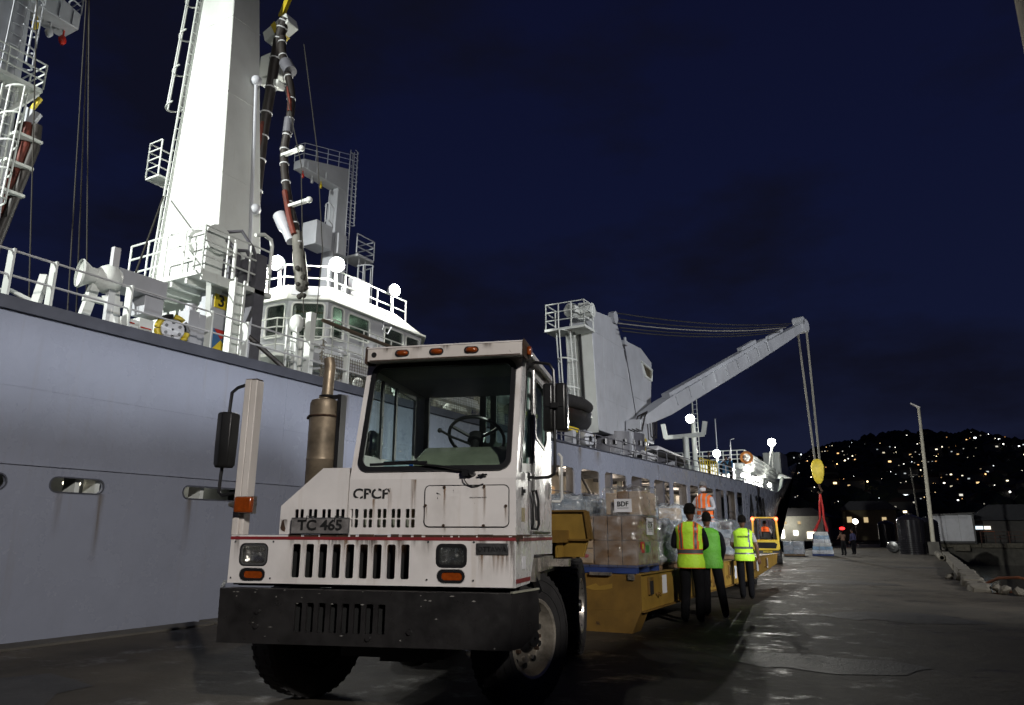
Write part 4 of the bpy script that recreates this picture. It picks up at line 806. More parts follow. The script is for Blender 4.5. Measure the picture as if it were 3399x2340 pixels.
# ---- gallows posts: caged tower behind the bridge and the one at the frame edge
def gallows(x, yc, zb, za, d, tip, hc, ht, s):
    m = MB(); m.rings([[(x - .5 * s, yc - .8 * s, zb), (x + .5 * s, yc - .8 * s, zb), (x + .5 * s, yc + .8 * s, zb), (x - .5 * s, yc + .8 * s, zb)],
                       [(x - .4 * s, yc - .45 * s, za), (x + .4 * s, yc - .45 * s, za), (x + .4 * s, yc + .45 * s, za), (x - .4 * s, yc + .45 * s, za)]]); g = sp(m, 'gallows_post', M_sg, smooth=20, bevel=.02)
    e = yc - d * .45 * s
    m = MB(); m.prism([(e, za + .001), (e, za + hc), (tip, za + ht), (tip, za + .001)], .84 * s, YZ(x - .42 * s)); sp(m, 'gallows_arm', M_sg, g, bevel=.02)
    for k in range(3):
        yy = yc + (tip - yc) * (.45 + .22 * k); hz_ = za + .02
        m = MB(); m.box(x + .42 * s, x + .46 * s, yy - .03, yy + .03, za + .02, za + ht * .9); sp(m, 'arm_rib', M_sg, g)
        m = MB(); m.cyl((x, yy, hz_ - .25 * s), (x, yy, hz_), .03 * s, 6); m.ball((x, yy, hz_ - .36 * s), (.10 * s, .10 * s, .17 * s)); m.torus((x, yy, hz_ - .36 * s), .1 * s, .025 * s, (1, 0, 0), 12, 5); sp(m, 'pulley_block', (M_yel, M_sg, M_redlens)[k], g)
    m = MB(); boxrail(m, [(x + .4 * s, e, za + hc), (x + .4 * s, tip, za + ht), (x - .4 * s, tip, za + ht)], .68, 3, .026 * s); sp(m, 'arm_railing', M_sg, g)
    ly = yc - d * .62 * s if d < 0 else yc + .2 * s
    m = MB(); ladder(m, (x + .55 * s, ly - .1, zb + 1), (x + .45 * s, ly, za + hc + .9), (0, 1, 0), .36 * s, .28, .022 * s); sp(m, 'ladder', M_sg, g)
    m = MB(); cage(m, (x + .5 * s, ly, za - 2.1 * s), (x + .45 * s, ly, za + hc + .9), (1, 0, 0), (0, 1, 0), .34 * s, .5 * s, .026 * s); sp(m, 'ladder_cage', M_sg, g)
    return g
G1 = gallows(-20, 20.85, 7, 15.33, -1, 18.55, 1.12, .36, .64)
m = MB(); m.box(-20.3, -19.3, 21.5, 22.5, 12.55, 12.65); boxrail(m, [(-19.3, 21.4, 12.65), (-19.3, 22.5, 12.65), (-20.3, 22.5, 12.65)], .85, 3, .026); sp(m, 'tower_platform', M_sg, G1)
m = MB(); ladder(m, (-19.5, 22.0, 8), (-19.5, 22.0, 12.55), (0, 1, 0), .4, .33, .025); cage(m, (-19.5, 22.0, 9.2), (-19.5, 22, 12.2), (0, 1, 0), (1, 0, 0), .4, .8, .026); sp(m, 'lower_caged_ladder', M_sg, G1)
m = MB(); m.box(-20.2, -19.45, 19.2, 20.1, 12.3, 13.3); m.box(-19.6, -19.4, 20.4, 20.9, 12.3, 13.2); sp(m, 'control_cab', M_sg, G1, bevel=.02)
m = MB(); cage(m, (-19.6, 20.0, 13.35), (-19.6, 20.0, 14.1), (0, 1, 0), (1, -1, 0), .35, .7, .026); sp(m, 'cab_guard', M_sg, G1)
G2 = gallows(-18, 7.1, 4.3, 13.95, 1, 8.62, 1.0, .45, .85)
m = MB(); m.box(-18.6, -17.2, 6.2, 7.85, 11.5, 11.6); boxrail(m, [(-17.2, 6.2, 11.6), (-17.2, 7.85, 11.6), (-18.6, 7.85, 11.6)], .65, 3, .022); m.bar((-17.3, 7.8, 11.5), (-17.6, 7.3, 10.7), .1, .1); m.bar((-17.3, 6.5, 11.5), (-17.6, 6.5, 10.8), .1, .1); sp(m, 'tower_platform', M_sw, G2)
m = MB(); cage(m, (-17.4, 7.3, 8.5), (-17.4, 7.35, 11.3), (0, 1, 0), (1, 0, 0), .32, .7, .022); ladder(m, (-17.5, 7.3, 5), (-17.5, 7.3, 11.5), (0, 1, 0), .3, .28, .02); sp(m, 'lower_caged_ladder', M_sw, G2)

# ---- refuelling hoses hanging from the kingpost arm
def gy_(pts): return pts
m = MB(); m.bar((-14.2, 11.75, 14.45), (-13.35, 11.75, 14.75), .4, .34); m.box(-14.3, -13.65, 11.6, 12.1, 13.2, 13.9); m.bar((-14.2, 11.7, 13.1), (-13.5, 11.7, 12.8), .3, .2); HA = sp(m, 'hose_arm', M_sw, KP, bevel=.03)
m = MB(); m.bar((-13.85, 11.75, 14.55), (-13.72, 11.75, 14.62), .43, .36); m.bar((-13.75, 11.7, 15.0), (-13.5, 11.7, 15.55), .1, .16); sp(m, 'yellow_marker', M_yel, KP)
def hose(pts, r, clampm, name):
    m = MB(); n = 40; P_ = [Vector(p) for p in pts]; path = []
    for i in range(len(P_) - 1):
        p0 = P_[max(0, i - 1)]; p1 = P_[i]; p2 = P_[i + 1]; p3 = P_[min(len(P_) - 1, i + 2)]
        for k in range(8):
            t = k / 8; path.append(.5 * ((2 * p1) + (p2 - p0) * t + (2 * p0 - 5 * p1 + 4 * p2 - p3) * t * t + (3 * p1 - p0 - 3 * p2 + p3) * t ** 3))
    path.append(P_[-1]); m.tube(path, r, 12); h = sp(m, name, [M_hose], KP)
    for i in range(3, len(path) - 2, 5):
        d = (path[i + 1] - path[i]).normalized(); c = MB(); c.cyl(path[i], path[i] + d * .03, r * 1.15, 12); sp(c, 'hose_clamp', clampm, h)
    return h

hose([(-13.45, 11.6, 14.75), (-13.55, 11.6, 14.5), (-13.68, 11.6, 13.9), (-13.78, 11.6, 12.6), (-13.88, 11.6, 11.5), (-13.92, 11.6, 10.4), (-13.95, 11.6, 9.0)], .135, M_rail, 'inner_hose')
hb = hose([(-13.50, 11.6, 14.2), (-13.42, 11.6, 13.6), (-13.0, 11.6, 12.42), (-12.96, 11.6, 11.5), (-13.05, 11.6, 10.85), (-12.98, 11.6, 10.15), (-12.72, 11.6, 9.2), (-12.36, 11.6, 8.27), (-12.15, 11.6, 7.6)], .10, M_rail, 'outer_hose')
m = MB(); m.lathe([(.13, 0), (.13, .5), (.155, .55), (.155, 1.0), (.145, 1.5), (.10, 1.55)], (-12.38, 11.6, 8.35), (.22, 0, -1), 16, c0=True, c1=True); sp(m, 'hose_probe', mat('grey_hose_end', (.12, .115, .10), .6, var=.3), KP)
m = MB(); m.lathe([(.17, 0), (.17, .42), (.12, .5), (.12, .9)], (-12.95, 11.55, 8.9), (.6, 0, -1), 14, c0=True, c1=True); sp(m, 'hose_coupling', M_sg, KP)
for a, b_, r_ in (((-13.3, 11.6, 13.35), (-13.08, 11.6, 13.0), .17), ((-12.97, 11.6, 11.6), (-12.99, 11.6, 11.2), .125)): m = MB(); m.cyl(a, b_, r_, 14); sp(m, 'hose_sleeve', M_raildk, KP)
m = MB(); m.tube([(-13.05, 11.55, 12.5), (-12.93, 11.53, 12.1), (-12.90, 11.52, 11.75)], .055, 8); m.tube([(-12.8, 11.5, 9.5), (-12.55, 11.48, 8.75), (-12.33, 11.47, 8.25)], .07, 8); m.tube([(-13.82, 11.48, 11.7), (-13.9, 11.48, 10.4), (-13.94, 11.48, 9.2)], .055, 8); sp(m, 'red_hose_line', M_hosered, KP)
for (x, z) in ((-12.65, 10.52), (-12.25, 9.05)):
    m = MB(); m.bar((x - .35, 11.5, z), (x + .28, 11.5, z + .02), .1, .07); m.ball((x + .3, 11.5, z + .02), .08); sp(m, 'spreader_bar', M_sw, KP)
m = MB(); m.tube([(-13.2, 11.4, 13), (-12.2, 11.4, 10), (-11.75, 11.4, 6.2), (-11.5, 11.4, 5.0)], .012, 5); m.tube([(-13.0, 11.9, 14), (-12.1, 11.8, 10.5), (-11.6, 11.7, 7.8), (-11.45, 11.5, 6.0)], .012, 5); sp(m, 'tag_line', M_wire, KP)
m = MB()
for k in range(16): a = random.uniform(0, 1); m.ball((-12.0 + random.uniform(-.08, .22), 11.5 + random.uniform(-.1, .1), 6.9 + random.uniform(-.3, .45)), random.uniform(.03, .07), 8, 6)
sp(m, 'shackle_cluster', M_wire, KP)
# second hose bunch at the frame edge
hs = empty('hose_bunch', (-17.4, 7.75, 9)); hs.parent = SHIP; hs.matrix_parent_inverse = mw(SHIP).inverted()
for k, (dx, dy) in enumerate(((0, 0), (.1, .16), (-.1, -.14))):
    m = MB(); m.tube([(-17.6 + dx, 7.85 + dy, 10.8), (-17.55 + dx, 7.86 + dy, 10.2), (-17.7 + dx, 7.75 + dy, 9.2), (-17.9 + dx, 7.6 + dy, 7.8), (-18 + dx, 7.5 + dy, 6)], .11, 10); m.build('hose', M_hose if k else M_hosered, hs, world=True)
for z in (10.3, 9.6, 8.9): m = MB(); m.box(-17.85 - (10.3 - z) * .1, -17.3 - (10.3 - z) * .1, 7.5 - (10.3 - z) * .08, 8.1 - (10.3 - z) * .08, z, z + .07); m.build('hose_clamp', M_sw, hs, world=True)
m = MB(); m.bar((-17.75, 7.75, 11.0), (-17.5, 7.95, 10.85), .12, .5); m.build('hose_saddle', M_sg, hs, world=True)
m = MB(); m.bar((-17.6, 7.85, 11.15), (-17.45, 7.95, 11.5), .08, .08); m.build('yellow_pin', M_yel, hs, world=True)
# stays and falls
for a, b_ in (((-11.6, 5.63, 4.77), (-13.5, 5.6, 12.5)), ((-11.6, 6.22, 4.74), (-13.2, 6.35, 13)), ((-11.6, 6.36, 4.75), (-13.2, 6.37, 13)), ((-11.6, 6.52, 4.79), (-13.3, 6.4, 13)), ((-11.6, 7.24, 5.7), (-15.3, 10.0, 9.3))):
    m = MB(); m.tube([a, b_], .011 if a[1] < 7 else .02, 5); sp(m, 'stay_wire', M_wire)

# ---- deck crane 1
CX = -12.6
m = MB(); rs = [[(-14.25, 30.95, 6.0), (CX, 30.95, 6.0), (CX, 36.6, 6.0), (-14.25, 36.6, 6.0)], [(-13.85, 30.4, 10.65), (CX, 30.4, 10.65), (CX, 34.6, 10.65), (-13.85, 34.6, 10.65)], [(-13.8, 30.6, 11.6), (CX, 30.7, 11.7), (CX, 33.6, 12.05), (-13.8, 33.6, 12.05)]]
m.rings(rs); CR = sp(m, 'deck_crane', M_sg, smooth=20, bevel=.03)
m = MB(); m.box(-14.95, CX + .01, 30.38, 30.96, 6.0, 10.6) if False else m.add([(-14.24, 30.93, 5.9), (CX - .02, 30.93, 5.9), (CX - .02, 30.37, 10.66), (-13.86, 30.37, 10.66)], [(0, 1, 2, 3)]); sp(m, 'aft_plate', M_sw, CR)  # whiter sheet paints the floodlit look onto the crane's aft face
m = MB(); m.prism([(35.0, 6.2), (39.0, 6.2), (38.72, 8.36), (39.15, 10.9), (37.4, 11.35), (34.68, 11.2), (35.3, 9)], 2.0, YZ(-14.61), holes=()); sp(m, 'crane_cab', M_sg, CR, bevel=.04)
m = MB(); wv = [(37.25, 10.55), (39.0, 10.42), (38.9, 9.80), (37.85, 9.85)]; m.prism(wv, .02, YZ(-14.61 + 2.005)); sp(m, 'cab_window', mat('dim_cab_window', (.07, .06, .035), .15, var=.6, scale=2.5, emit=(.5, .4, .16), es=.02), CR)
m = MB(); c = wv + [wv[0]]; m.tube([(-12.58, y, z) for y, z in wv], .075, 6, closed=True); sp(m, 'window_gasket', M_sw, CR)
m = MB(); m.cyl((-13.7, 34.5, 4.7), (-13.7, 34.5, 6.2), 2.0, 28); sp(m, 'slew_ring', M_raildk, CR)
for k in range(26):
    t = 2 * math.pi * k / 26; m = MB(); m.cyl((-13.7 + 2.05 * math.cos(t), 34.5 + 2.05 * math.sin(t), 5.55), (-13.7 + 2.05 * math.cos(t), 34.5 + 2.05 * math.sin(t), 5.8), .1, 6); sp(m, 'ring_bolt', M_black, CR)
m = MB(); m.box(-14.5, -12.45, 29.2, 30.35, 10.5, 10.62); boxrail(m, [(-12.5, 30.3, 10.62), (-12.5, 29.25, 10.62), (-14.45, 29.25, 10.62), (-14.45, 30.3, 10.62)], 1.2, 3, .035); sp(m, 'top_platform', M_sw, CR)
m = MB(); m.lathe([(.02, 0), (.34, .02), (.36, .3), (.3, .4), (.3, .9), (.02, .95)], (-13.4, 29.6, 11.55), (.2, 1, 0), 18); m.cyl((-13.0, 30.3, 11.6), (-12.5, 30.3, 11.6), .35, 16); m.box(-13.2, -12.7, 30.2, 30.7, 11.2, 12.0); sp(m, 'hoist_winch', M_sw, CR)
m = MB(); ladder(m, (-13.55, 30.5, 6.0), (-13.55, 30.0, 10.5), (1, 0, 0), .4, .3, .03); cage(m, (-13.7, 30.5, 6.6), (-13.7, 30.0, 10.5), (1, 0, 0), (0, -1, 0), .6, 1.0, .035); sp(m, 'caged_ladder', M_sw, CR)
m = MB(); m.bar((-13.2, 30.8, 6.0), (-13.2, 30.3, 10.5), .1, .1); sp(m, 'cable_duct', M_black, CR)
m = MB(); m.cyl((-12.75, 33.2, 12.0), (-12.45, 33.2, 12.0), .32, 18); sp(m, 'head_sheave', M_sg, CR)
m = MB(); m.box(-12.7, -12.5, 34.5, 34.95, 10.9, 11.15); m.cyl((-12.6, 34.8, 11.1), (-12.6, 34.8, 11.35), .08, 8); sp(m, 'limit_switch', M_sg, CR)
for y0, y1 in ((31.9, 31.75), (33.4, 33.0)):
    m = MB(); m.bar((CX + .004, y0, 6.1), (CX + .004, y1, 10.6), .012, .03); sp(m, 'weld_seam', M_sg, CR)
for z in (7.6, 9.1, 10.66): m = MB(); m.bar((CX + .004, 30.9, z), (CX + .004, 35.0, z), .012, .03); sp(m, 'weld_seam', M_sg, CR)
m = MB(); m.bar((-12.598, 35.1, 8.4), (-12.598, 38.7, 8.4), .012, .03); sp(m, 'weld_seam', M_sg, CR)
m = MB(); m.bar((CX + .008, 36.6, 6.1), (CX + .008, 34.62, 11.1), .02, .07); sp(m, 'cab_joint', M_raildk, CR)
# jib out over the quay
jb, jt = Vector((-12.15, 34.7, 6.75)), Vector((-6.05, 53.3, 15.75)); dv = (jt - jb).normalized(); sd_ = dv.cross(Vector((0, 0, 1))).normalized(); upv = sd_.cross(dv)
m = MB(); rs = []
for t, hw, hh in ((0, .22, .16), (.05, .42, .30), (.12, .45, .42), (.6, .40, .42), (.82, .34, .36), (.93, .30, .30), (1, .26, .24)):
    c = jb + (jt - jb) * t; rs.append([c - sd_ * hw - upv * hh, c + sd_ * hw - upv * hh, c + sd_ * hw + upv * hh, c - sd_ * hw + upv * hh])
m.rings(rs); JB = sp(m, 'jib', M_sg, CR, bevel=.02)
m = MB(); a = jb + dv * 3.2 + upv * .52; m.bar(a, jb + dv * 15.5 + upv * .50, .5, .22, up=upv); m.bar(jb + dv * 12.2 + upv * .74, jb + dv * 14.2 + upv * .74, .35, .2, up=upv); m.bar(jb + dv * 16.2 + upv * .5, jb + dv * 18.3 + upv * .5, .3, .2, up=upv); m.cyl(jt - sd_ * .35, jt + sd_ * .35, .5, 18); m.cyl(jt - sd_ * .35 - dv * .2 + upv * .45, jt + sd_ * .35 - dv * .2 + upv * .45, .28, 14); sp(m, 'jib_walkway', M_sg, CR)
for k in range(9): c = jb + dv * (3.4 + k * 1.45) + sd_ * .46 + upv * .2; m = MB(); m.bar(c - upv * .35, c + upv * .3, .06, .06); sp(m, 'jib_bracket', M_sg, CR)
m = MB(); m.box(-12.55, -11.75, 34.3, 35.1, 5.2, 6.9); m.cyl((-12.6, 34.7, 6.75), (-11.7, 34.7, 6.75), .26, 16); m.box(-12.5, -11.9, 33.4, 34.0, 5.2, 6.2); sp(m, 'jib_foot', M_sg, CR, bevel=.03)
m = MB(); m.box(-11.72, -11.70, 34.0 - .9, 34.0 - .1, 5.35, 6.05) if False else m.box(-11.745, -11.725, 34.36, 35.04, 5.3, 6.0); ns = sp(m, 'number_sign', M_yel, CR)
text('numeral', '1', .7, M_letter, ns, frame((-11.72, 34.7, 5.65), (0, 1, 0), (0, 0, 1)), .002, world=True)
for k in range(3): m = MB(); m.tube([(-12.3 + .2 * k, 34.0, 6.4), (-12.1 + .2 * k, 34.3, 6.3), (-12 + .2 * k, 34.6, 7.1), (-11.8, 35.6, 7.5)], .035, 6); m.tube([(-11.7, 35.2 + .4 * k, 7.0), (-11.7, 35.3 + .4 * k, 6.0 + .2 * k), (-11.7, 36 + .3 * k, 6.0 + .1 * k), (-11.7, 36.2 + .3 * k, 7.6)], .03, 6); sp(m, 'hydraulic_hose', M_hose, CR)
for k, (z, s) in enumerate(((12.35, .15), (12.0, -.4), (11.75, -.8), (11.5, -1.0), (11.3, -1.25))):
    m = MB(); p0 = Vector((-12.7 + .12 * k, 33.4, z)); p1 = jt - dv * (1 + .7 * k) + upv * .5 + sd_ * (-.2 + .1 * k); m.tube([p0.lerp(p1, t / 8) - Vector((0, 0, 1.3 * (t / 8) * (1 - t / 8))) for t in range(9)], .03, 8); sp(m, 'luffing_wire', M_steelw if k == 2 else M_wire, CR)
HT = Vector((-5.95, 53.75, 6.35))
for dx, dy in ((-.34, -.05), (.30, .05)):
    for e in (0, .07):
        m = MB(); m.tube([jt + sd_ * dx + Vector((e, 0, -.3)), (HT.x + dx * .45 + e, HT.y + dy, HT.z)], .033, 8); sp(m, 'hoist_wire', M_steelw, CR)
# ---- fore deck gear and lights
m = MB(); m.bar((-14.75, 48, 7.72), (-12.1, 48, 7.80), .28, .26); m.bar((-14.7, 48, 7.7), (-14.85, 48, 8.65), .26, .26); m.bar((-12.14, 48, 7.8), (-11.98, 48, 8.65), .26, .26); m.cyl((-13.35, 48, 4.8), (-13.35, 48, 7.7), .2, 14); sp(m, 'boom_crutch', M_sw)
m = MB(); m.cyl((-13.1, 49.2, 4.8), (-13.1, 49.2, 9.1), .16, 12); ladder(m, (-12.9, 49.1, 4.8), (-12.9, 49.1, 10.5), (1, 0, 0), .3, .3, .02); m.cyl((-13.1, 49.2, 9.1), (-13.1, 49.2, 11.2), .06, 8); FM = sp(m, 'signal_mast', M_sw)
floodlight((-13.13, 48.6, 9.0), (.45, -.9, -.3), FM, 2600, .34)
floodlight((-12.9, 54.6, 7.2), (.6, -.8, -.25), SHIP, 1700, .34, (-12.9, 54.8, 4.9))
floodlight((-12.6, 56.5, 6.3), (.5, -.85, -.1), SHIP, 500, .25, (-12.6, 56.7, 4.9))
floodlight((-12.3, 60.5, 6.0), (.6, -.8, -.1), SHIP, 300, .22, (-12.3, 60.7, 5.0))
m = MB(); m.cyl((-13.2, 56, 4.9), (-13.2, 56, 10.0), .05, 8); m.cyl((-12.6, 58, 5), (-12.6, 58, 8.4), .04, 8); m.tube([(-12.6, 58, 8.4), (-12.6, 58, 8.6), (-12.3, 58.2, 8.7)], .03, 6); sp(m, 'antenna_whip', M_sg)
m = MB(); m.box(-13.6, -11.8, 35.6, 40.6, 4.72, 4.95); rf = sp(m, 'boat_cradle', M_sg)
m = MB(); m.box(-15, -12.2, 57, 57.2, 5, 6.6); m.box(-16, -12.6, 62, 62.2, 5, 7.0); sp(m, 'locker_bulkhead', M_sw)
m = MB(); m.box(-12.3, -11.3, 52.2, 52.3, 5.5, 6.4); sp(m, 'blue_tarpaulin', mat('tarpaulin_blue', (.05, .22, .45), .6))
m = MB()
for k in range(26): m.tube([(-11.6 + random.uniform(-.5, .3), 33.5 + random.uniform(-.8, 5), 4.75 + random.random() * .5) for _ in range(4)], .045, 6)
sp(m, 'coiled_lines', M_paper)
for k in range(24): m = MB(); x, y = -11.6 + random.uniform(-.6, .4), 30 + random.uniform(0, 9); m.box(x, x + random.uniform(.1, .35), y, y + random.uniform(.1, .5), 4.6, 4.75 + random.random() * .5); sp(m, 'stacked_gear', (M_raildk, M_sg, M_black)[k % 3])
m = MB(); m.lathe([(.05, 0), (.3, .05), (.36, .3), (.3, .5), (.1, .55)], (-11.5, 26.2, 4.95), (1, -.3, 0), 20); sp(m, 'rail_searchlight', M_sg)
# raised forecastle platform
m = MB(); m.prism([(-13.2, 66), (-14.4, 90), (-19.6, 90), (-20.8, 66)], .35, frame((0, 0, 7.15), (1, 0, 0), (0, 1, 0))); FC = sp(m, 'forecastle_platform', M_sw)
m = MB(); m.prism([(-13.6, 68), (-14.8, 92), (-19.4, 92), (-20.5, 68)], 2.3, frame((0, 0, 4.86), (1, 0, 0), (0, 1, 0))); sp(m, 'forecastle_house', M_sw, FC)
m = MB(); boxrail(m, [(-20, 66.2, 7.5), (-13.25, 66.2, 7.5), (-14.4, 89, 7.5)], 1.15, 3, .05); sp(m, 'forecastle_railing', M_sw, FC)
m = MB(); m.box(-16.2, -14.2, 92, 97, 8.6, 11.0); m.box(-16, -14.0, 90.5, 98, 8.3, 8.6); m.bar((-14.6, 91, 8.3), (-14.9, 88, 6), .3, .3); m.bar((-14.8, 96, 8.3), (-15.1, 94, 6), .3, .3); sp(m, 'windlass_housing', M_sw, FC)
m = MB(); m.bar((-14.4, 87, 8), (-14.35, 88, 12.0), .12, .12); m.bar((-14.4, 84, 8), (-14.35, 88, 11.9), .09, .09); sp(m, 'lamp_mast', M_sw, FC)
floodlight((-14.35, 87.6, 11.7), (.5, -.85, -.25), FC, 6000, .55)
floodlight((-12.9, 67.5, 6.2), (.4, -.9, 0), FC, 450, .25); floodlight((-13.0, 70.5, 6.4), (.6, -.8, 0), FC, 450, .25); floodlight((-13.5, 79, 6.3), (.6, -.8, 0), FC, 350, .25)
m = MB(); m.torus((-13.05, 66.1, 7.95), .45, .12, (.3, -1, 0), 24, 8); sp(m, 'lifebuoy', mat('orange_lifebuoy', (.6, .22, .04), .6), FC)
lamp('bow_deck_light', 'POINT', (-17, 96, 6.2), 900, (1, 1, .92), .3, parent=FC)
# ---- boats stowed on the ship
rb = tag(empty('rigid_inflatable_boat', (-11.6, 24.5, 5.5)), 'black rigid inflatable boat hanging in its cradle above the hull windows', 'boat')
m = MB(); rs = []
for t in range(11):
    f_ = t / 10; y = 20.8 + 7.9 * f_; wv_ = .95 * (1 - max(0, f_ - .45) ** 2 * 2.6); dz = .5 * max(0, f_ - .5) ** 2 * 2
    rs.append([(-12.2 - wv_, y, 6.1 + dz), (-12.2 - wv_ * .8, y, 5.7 + dz), (-12.2, y, 5.36 + dz * 1.5), (-12.2 + wv_ * .8, y, 5.7 + dz), (-12.2 + wv_, y, 6.1 + dz), (-12.2 + wv_ * .7, y, 6.25 + dz), (-12.2 - wv_ * .7, y, 6.25 + dz)])
m.rings(rs); m.build('boat_hull', M_plastic, rb, world=True, smooth=50)
m = MB(); m.tube([(-11.25, 20.2, 6.2), (-11.22, 24, 6.22), (-11.3, 26, 6.35), (-11.7, 27.5, 6.45), (-12.2, 28.1, 6.5), (-12.7, 27.5, 6.45), (-13.1, 26, 6.35), (-13.15, 20.2, 6.2)], .25, 12); m.build('tube_collar', M_rubber, rb, world=True, smooth=60)
m = MB(); m.prism([(20.6, 6.3), (26.6, 6.55), (24, 6.95), (20.6, 7.0)], 1.3, YZ(-12.9)); m.build('canvas_cover', M_plastic, rb, world=True, bevel=.1)
m = MB(); m.cyl((-13.2, 29.0, 5.9), (-13.2, 29.0, 6.5), .35, 16); m.cyl((-12.6, 29.2, 4.6), (-12.6, 29.2, 6.4), .08, 8); sp(m, 'davit_winch', M_sg)
for k, y in enumerate((21.5, 23.2, 24.9, 26.4)):
    m = MB(); m.box(-11.5, -11.35, y, y + .9, 5.22 - .02 * k, 5.38 - .02 * k); sp(m, 'yellow_chock', M_yel); m = MB(); m.box(-11.65, -11.3, y + .2, y + .5, 4.45, 5.2); sp(m, 'chock_leg', M_sg)
lr = tag(empty('stowed_dinghy', (-11.6, 38, 5)), 'dark rolled inflatable lashed at the rail with white top', 'boat')
m = MB(); m.tube([(-11.45, 35.4, 5.28), (-11.4, 36, 5.3), (-11.4, 40, 5.28), (-11.5, 40.7, 5.25)], [.12, .27, .27, .12], 14); m.build('tube_roll', M_rubber, lr, world=True, smooth=60)
m = MB(); m.prism([(35.6, 5.5), (40.6, 5.42), (40.5, 5.6), (36, 5.75)], .8, YZ(-12.2)); m.build('white_cover', M_paper, lr, world=True, bevel=.05)
# ================================================================== terminal tractor (local frame: x to the picture's right, y rearwards, front panel at y=0)
TR = tag(empty('terminal_tractor', (-2.536, 4.620, 0), R(17.08)), 'white rust-stained yard tractor with offset cab parked in front of the loaded trailer', 'truck')
def tp(mb, name, mats, parent=None, **k): return mb.build(name, mats, parent or TR, **k)
# front fascia with lamp, signal and grille openings
gr = [rr(-1.708 + k * .1073, -1.708 + k * .1073 + .066, 1.03, 1.272, .012, 2) for k in range(9)]
hl = [rr(-2.150, -1.908, 1.106, 1.276, .045), rr(-.586, -.352, 1.112, 1.280, .045)]
si = [rr(-2.130, -1.923, 1.002, 1.092, .044), rr(-.571, -.366, 1.010, 1.101, .044)]
m = MB(); m.prism([(-2.228, .985), (-.002, .985), (-.002, 1.335), (-2.228, 1.335)], .012, XZ(.012), holes=gr + hl + si); FA = tp(m, 'front_fascia', M_white)
m = MB(); m.box(-2.228, -2.216, .013, .30, .985, 1.335); m.box(-2.215, -1.3, .013, .30, 1.322, 1.334); tp(m, 'fascia_return', M_white)
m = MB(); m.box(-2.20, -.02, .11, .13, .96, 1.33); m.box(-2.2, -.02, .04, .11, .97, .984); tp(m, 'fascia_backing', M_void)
for k in range(9):
    m = MB(); m.prism(rr(-1.713 + k * .1073, -1.708 + k * .1073 + .071, 1.025, 1.277, .014, 2), .004, XZ(.003), holes=[gr[k]]); tp(m, 'grille_slot_lip', M_white, FA)
for (x0, x1, z0, z1) in ((-2.150, -1.908, 1.106, 1.276), (-.586, -.352, 1.112, 1.280)):
    lens = M_headglass if x0 < -1 else M_headdark
    m = MB(); m.prism(rr(x0 - .006, x1 + .006, z0 - .006, z1 + .006, .05, 6), .03, XZ(.035), holes=[rr(x0 + .018, x1 - .018, z0 + .016, z1 - .016, .035, 6)]); h = tp(m, 'headlight', M_gasket)
    cx, cz, a, b_ = (x0 + x1) / 2, (z0 + z1) / 2, (x1 - x0) / 2 - .016, (z1 - z0) / 2 - .014
    def bowl(dep, sgn, y0_):
        return [[(px, y0_ + sgn * dep * math.sin(i / 5 * 1.57), pz) for px, pz in rr(cx - a * (1 - (i / 5) ** 2.2 * .98), cx + a * (1 - (i / 5) ** 2.2 * .98), cz - b_ * (1 - (i / 5) ** 2.2 * .98), cz + b_ * (1 - (i / 5) ** 2.2 * .98), .03 * (1 - (i / 5) ** 2.2 * .98), 4)] for i in range(6)]
    m = MB(); m.rings(bowl(.055, 1, .022), c0=False); tp(m, 'reflector', M_reflector if x0 < -1 else M_headdark, h)
    m = MB(); m.rings(bowl(.014, -1, .016), c0=False); tp(m, 'lens', M_headclear, h)
    m = MB(); m.cyl((cx + .03, .05, cz), (cx + .03, .03, cz), .016, 12); m.ball((cx + .03, .028, cz), .014, 10, 6); tp(m, 'bulb', M_bright, h)
    for k in range(4): m = MB(); fx = cx - a * .8 + k * a * .53; m.box(fx, fx + .003, .010, .014, cz - b_ * .8, cz + b_ * .8); tp(m, 'lens_flute', M_headclear, h)
    m = MB(); m.prism(rr(x0 + .012, x1 - .012, z0 + .010, z1 - .010, .04, 6), .008, XZ(.012), holes=[rr(x0 + .024, x1 - .024, z0 + .022, z1 - .022, .03, 6)]); tp(m, 'trim_ring', M_bright if x0 < -1 else M_black, h)
for (x0, x1, z0, z1) in ((-2.130, -1.923, 1.002, 1.092), (-.571, -.366, 1.010, 1.101)):
    m = MB(); m.prism(rr(x0 - .004, x1 + .004, z0 - .004, z1 + .004, .047, 6), .03, XZ(.03), holes=[rr(x0 + .03, x1 - .018, z0 + .018, z1 - .018, .026, 6)]); s_ = tp(m, 'indicator', M_gasket)
    m = MB(); m.prism(rr(x0 + .028, x1 - .016, z0 + .016, z1 - .016, .028, 6), .012, XZ(.020)); tp(m, 'lens', M_amber, s_, bevel=.004)
for x, z in ((-2.187, 1.287), (-1.868, 1.287), (-2.20, 1.022), (-1.873, 1.022), (-.642, 1.292), (-.302, 1.292), (-.645, 1.03), (-.302, 1.03)):
    m = MB(); m.cyl((x, .002, z), (x, -.006, z), .0075, 8); tp(m, 'screw', M_bright)
m = MB(); m.box(-2.231, .003, -.004, -.001, 1.302, 1.324); tp(m, 'red_stripe', M_redstripe)
m = MB(); m.box(.0025, .0055, -.003, 1.63, 1.298, 1.322); tp(m, 'red_stripe', M_redstripe)
m = MB(); m.add([(.0065, 0, 1.012), (.0065, .535, 1.005), (.0065, .545, 1.035), (.0065, 0, 1.042)], [(0, 1, 2, 3)]); tp(m, 'red_stripe', M_redstripe)
m = MB(); rnd = random.Random(5); x = -1.75
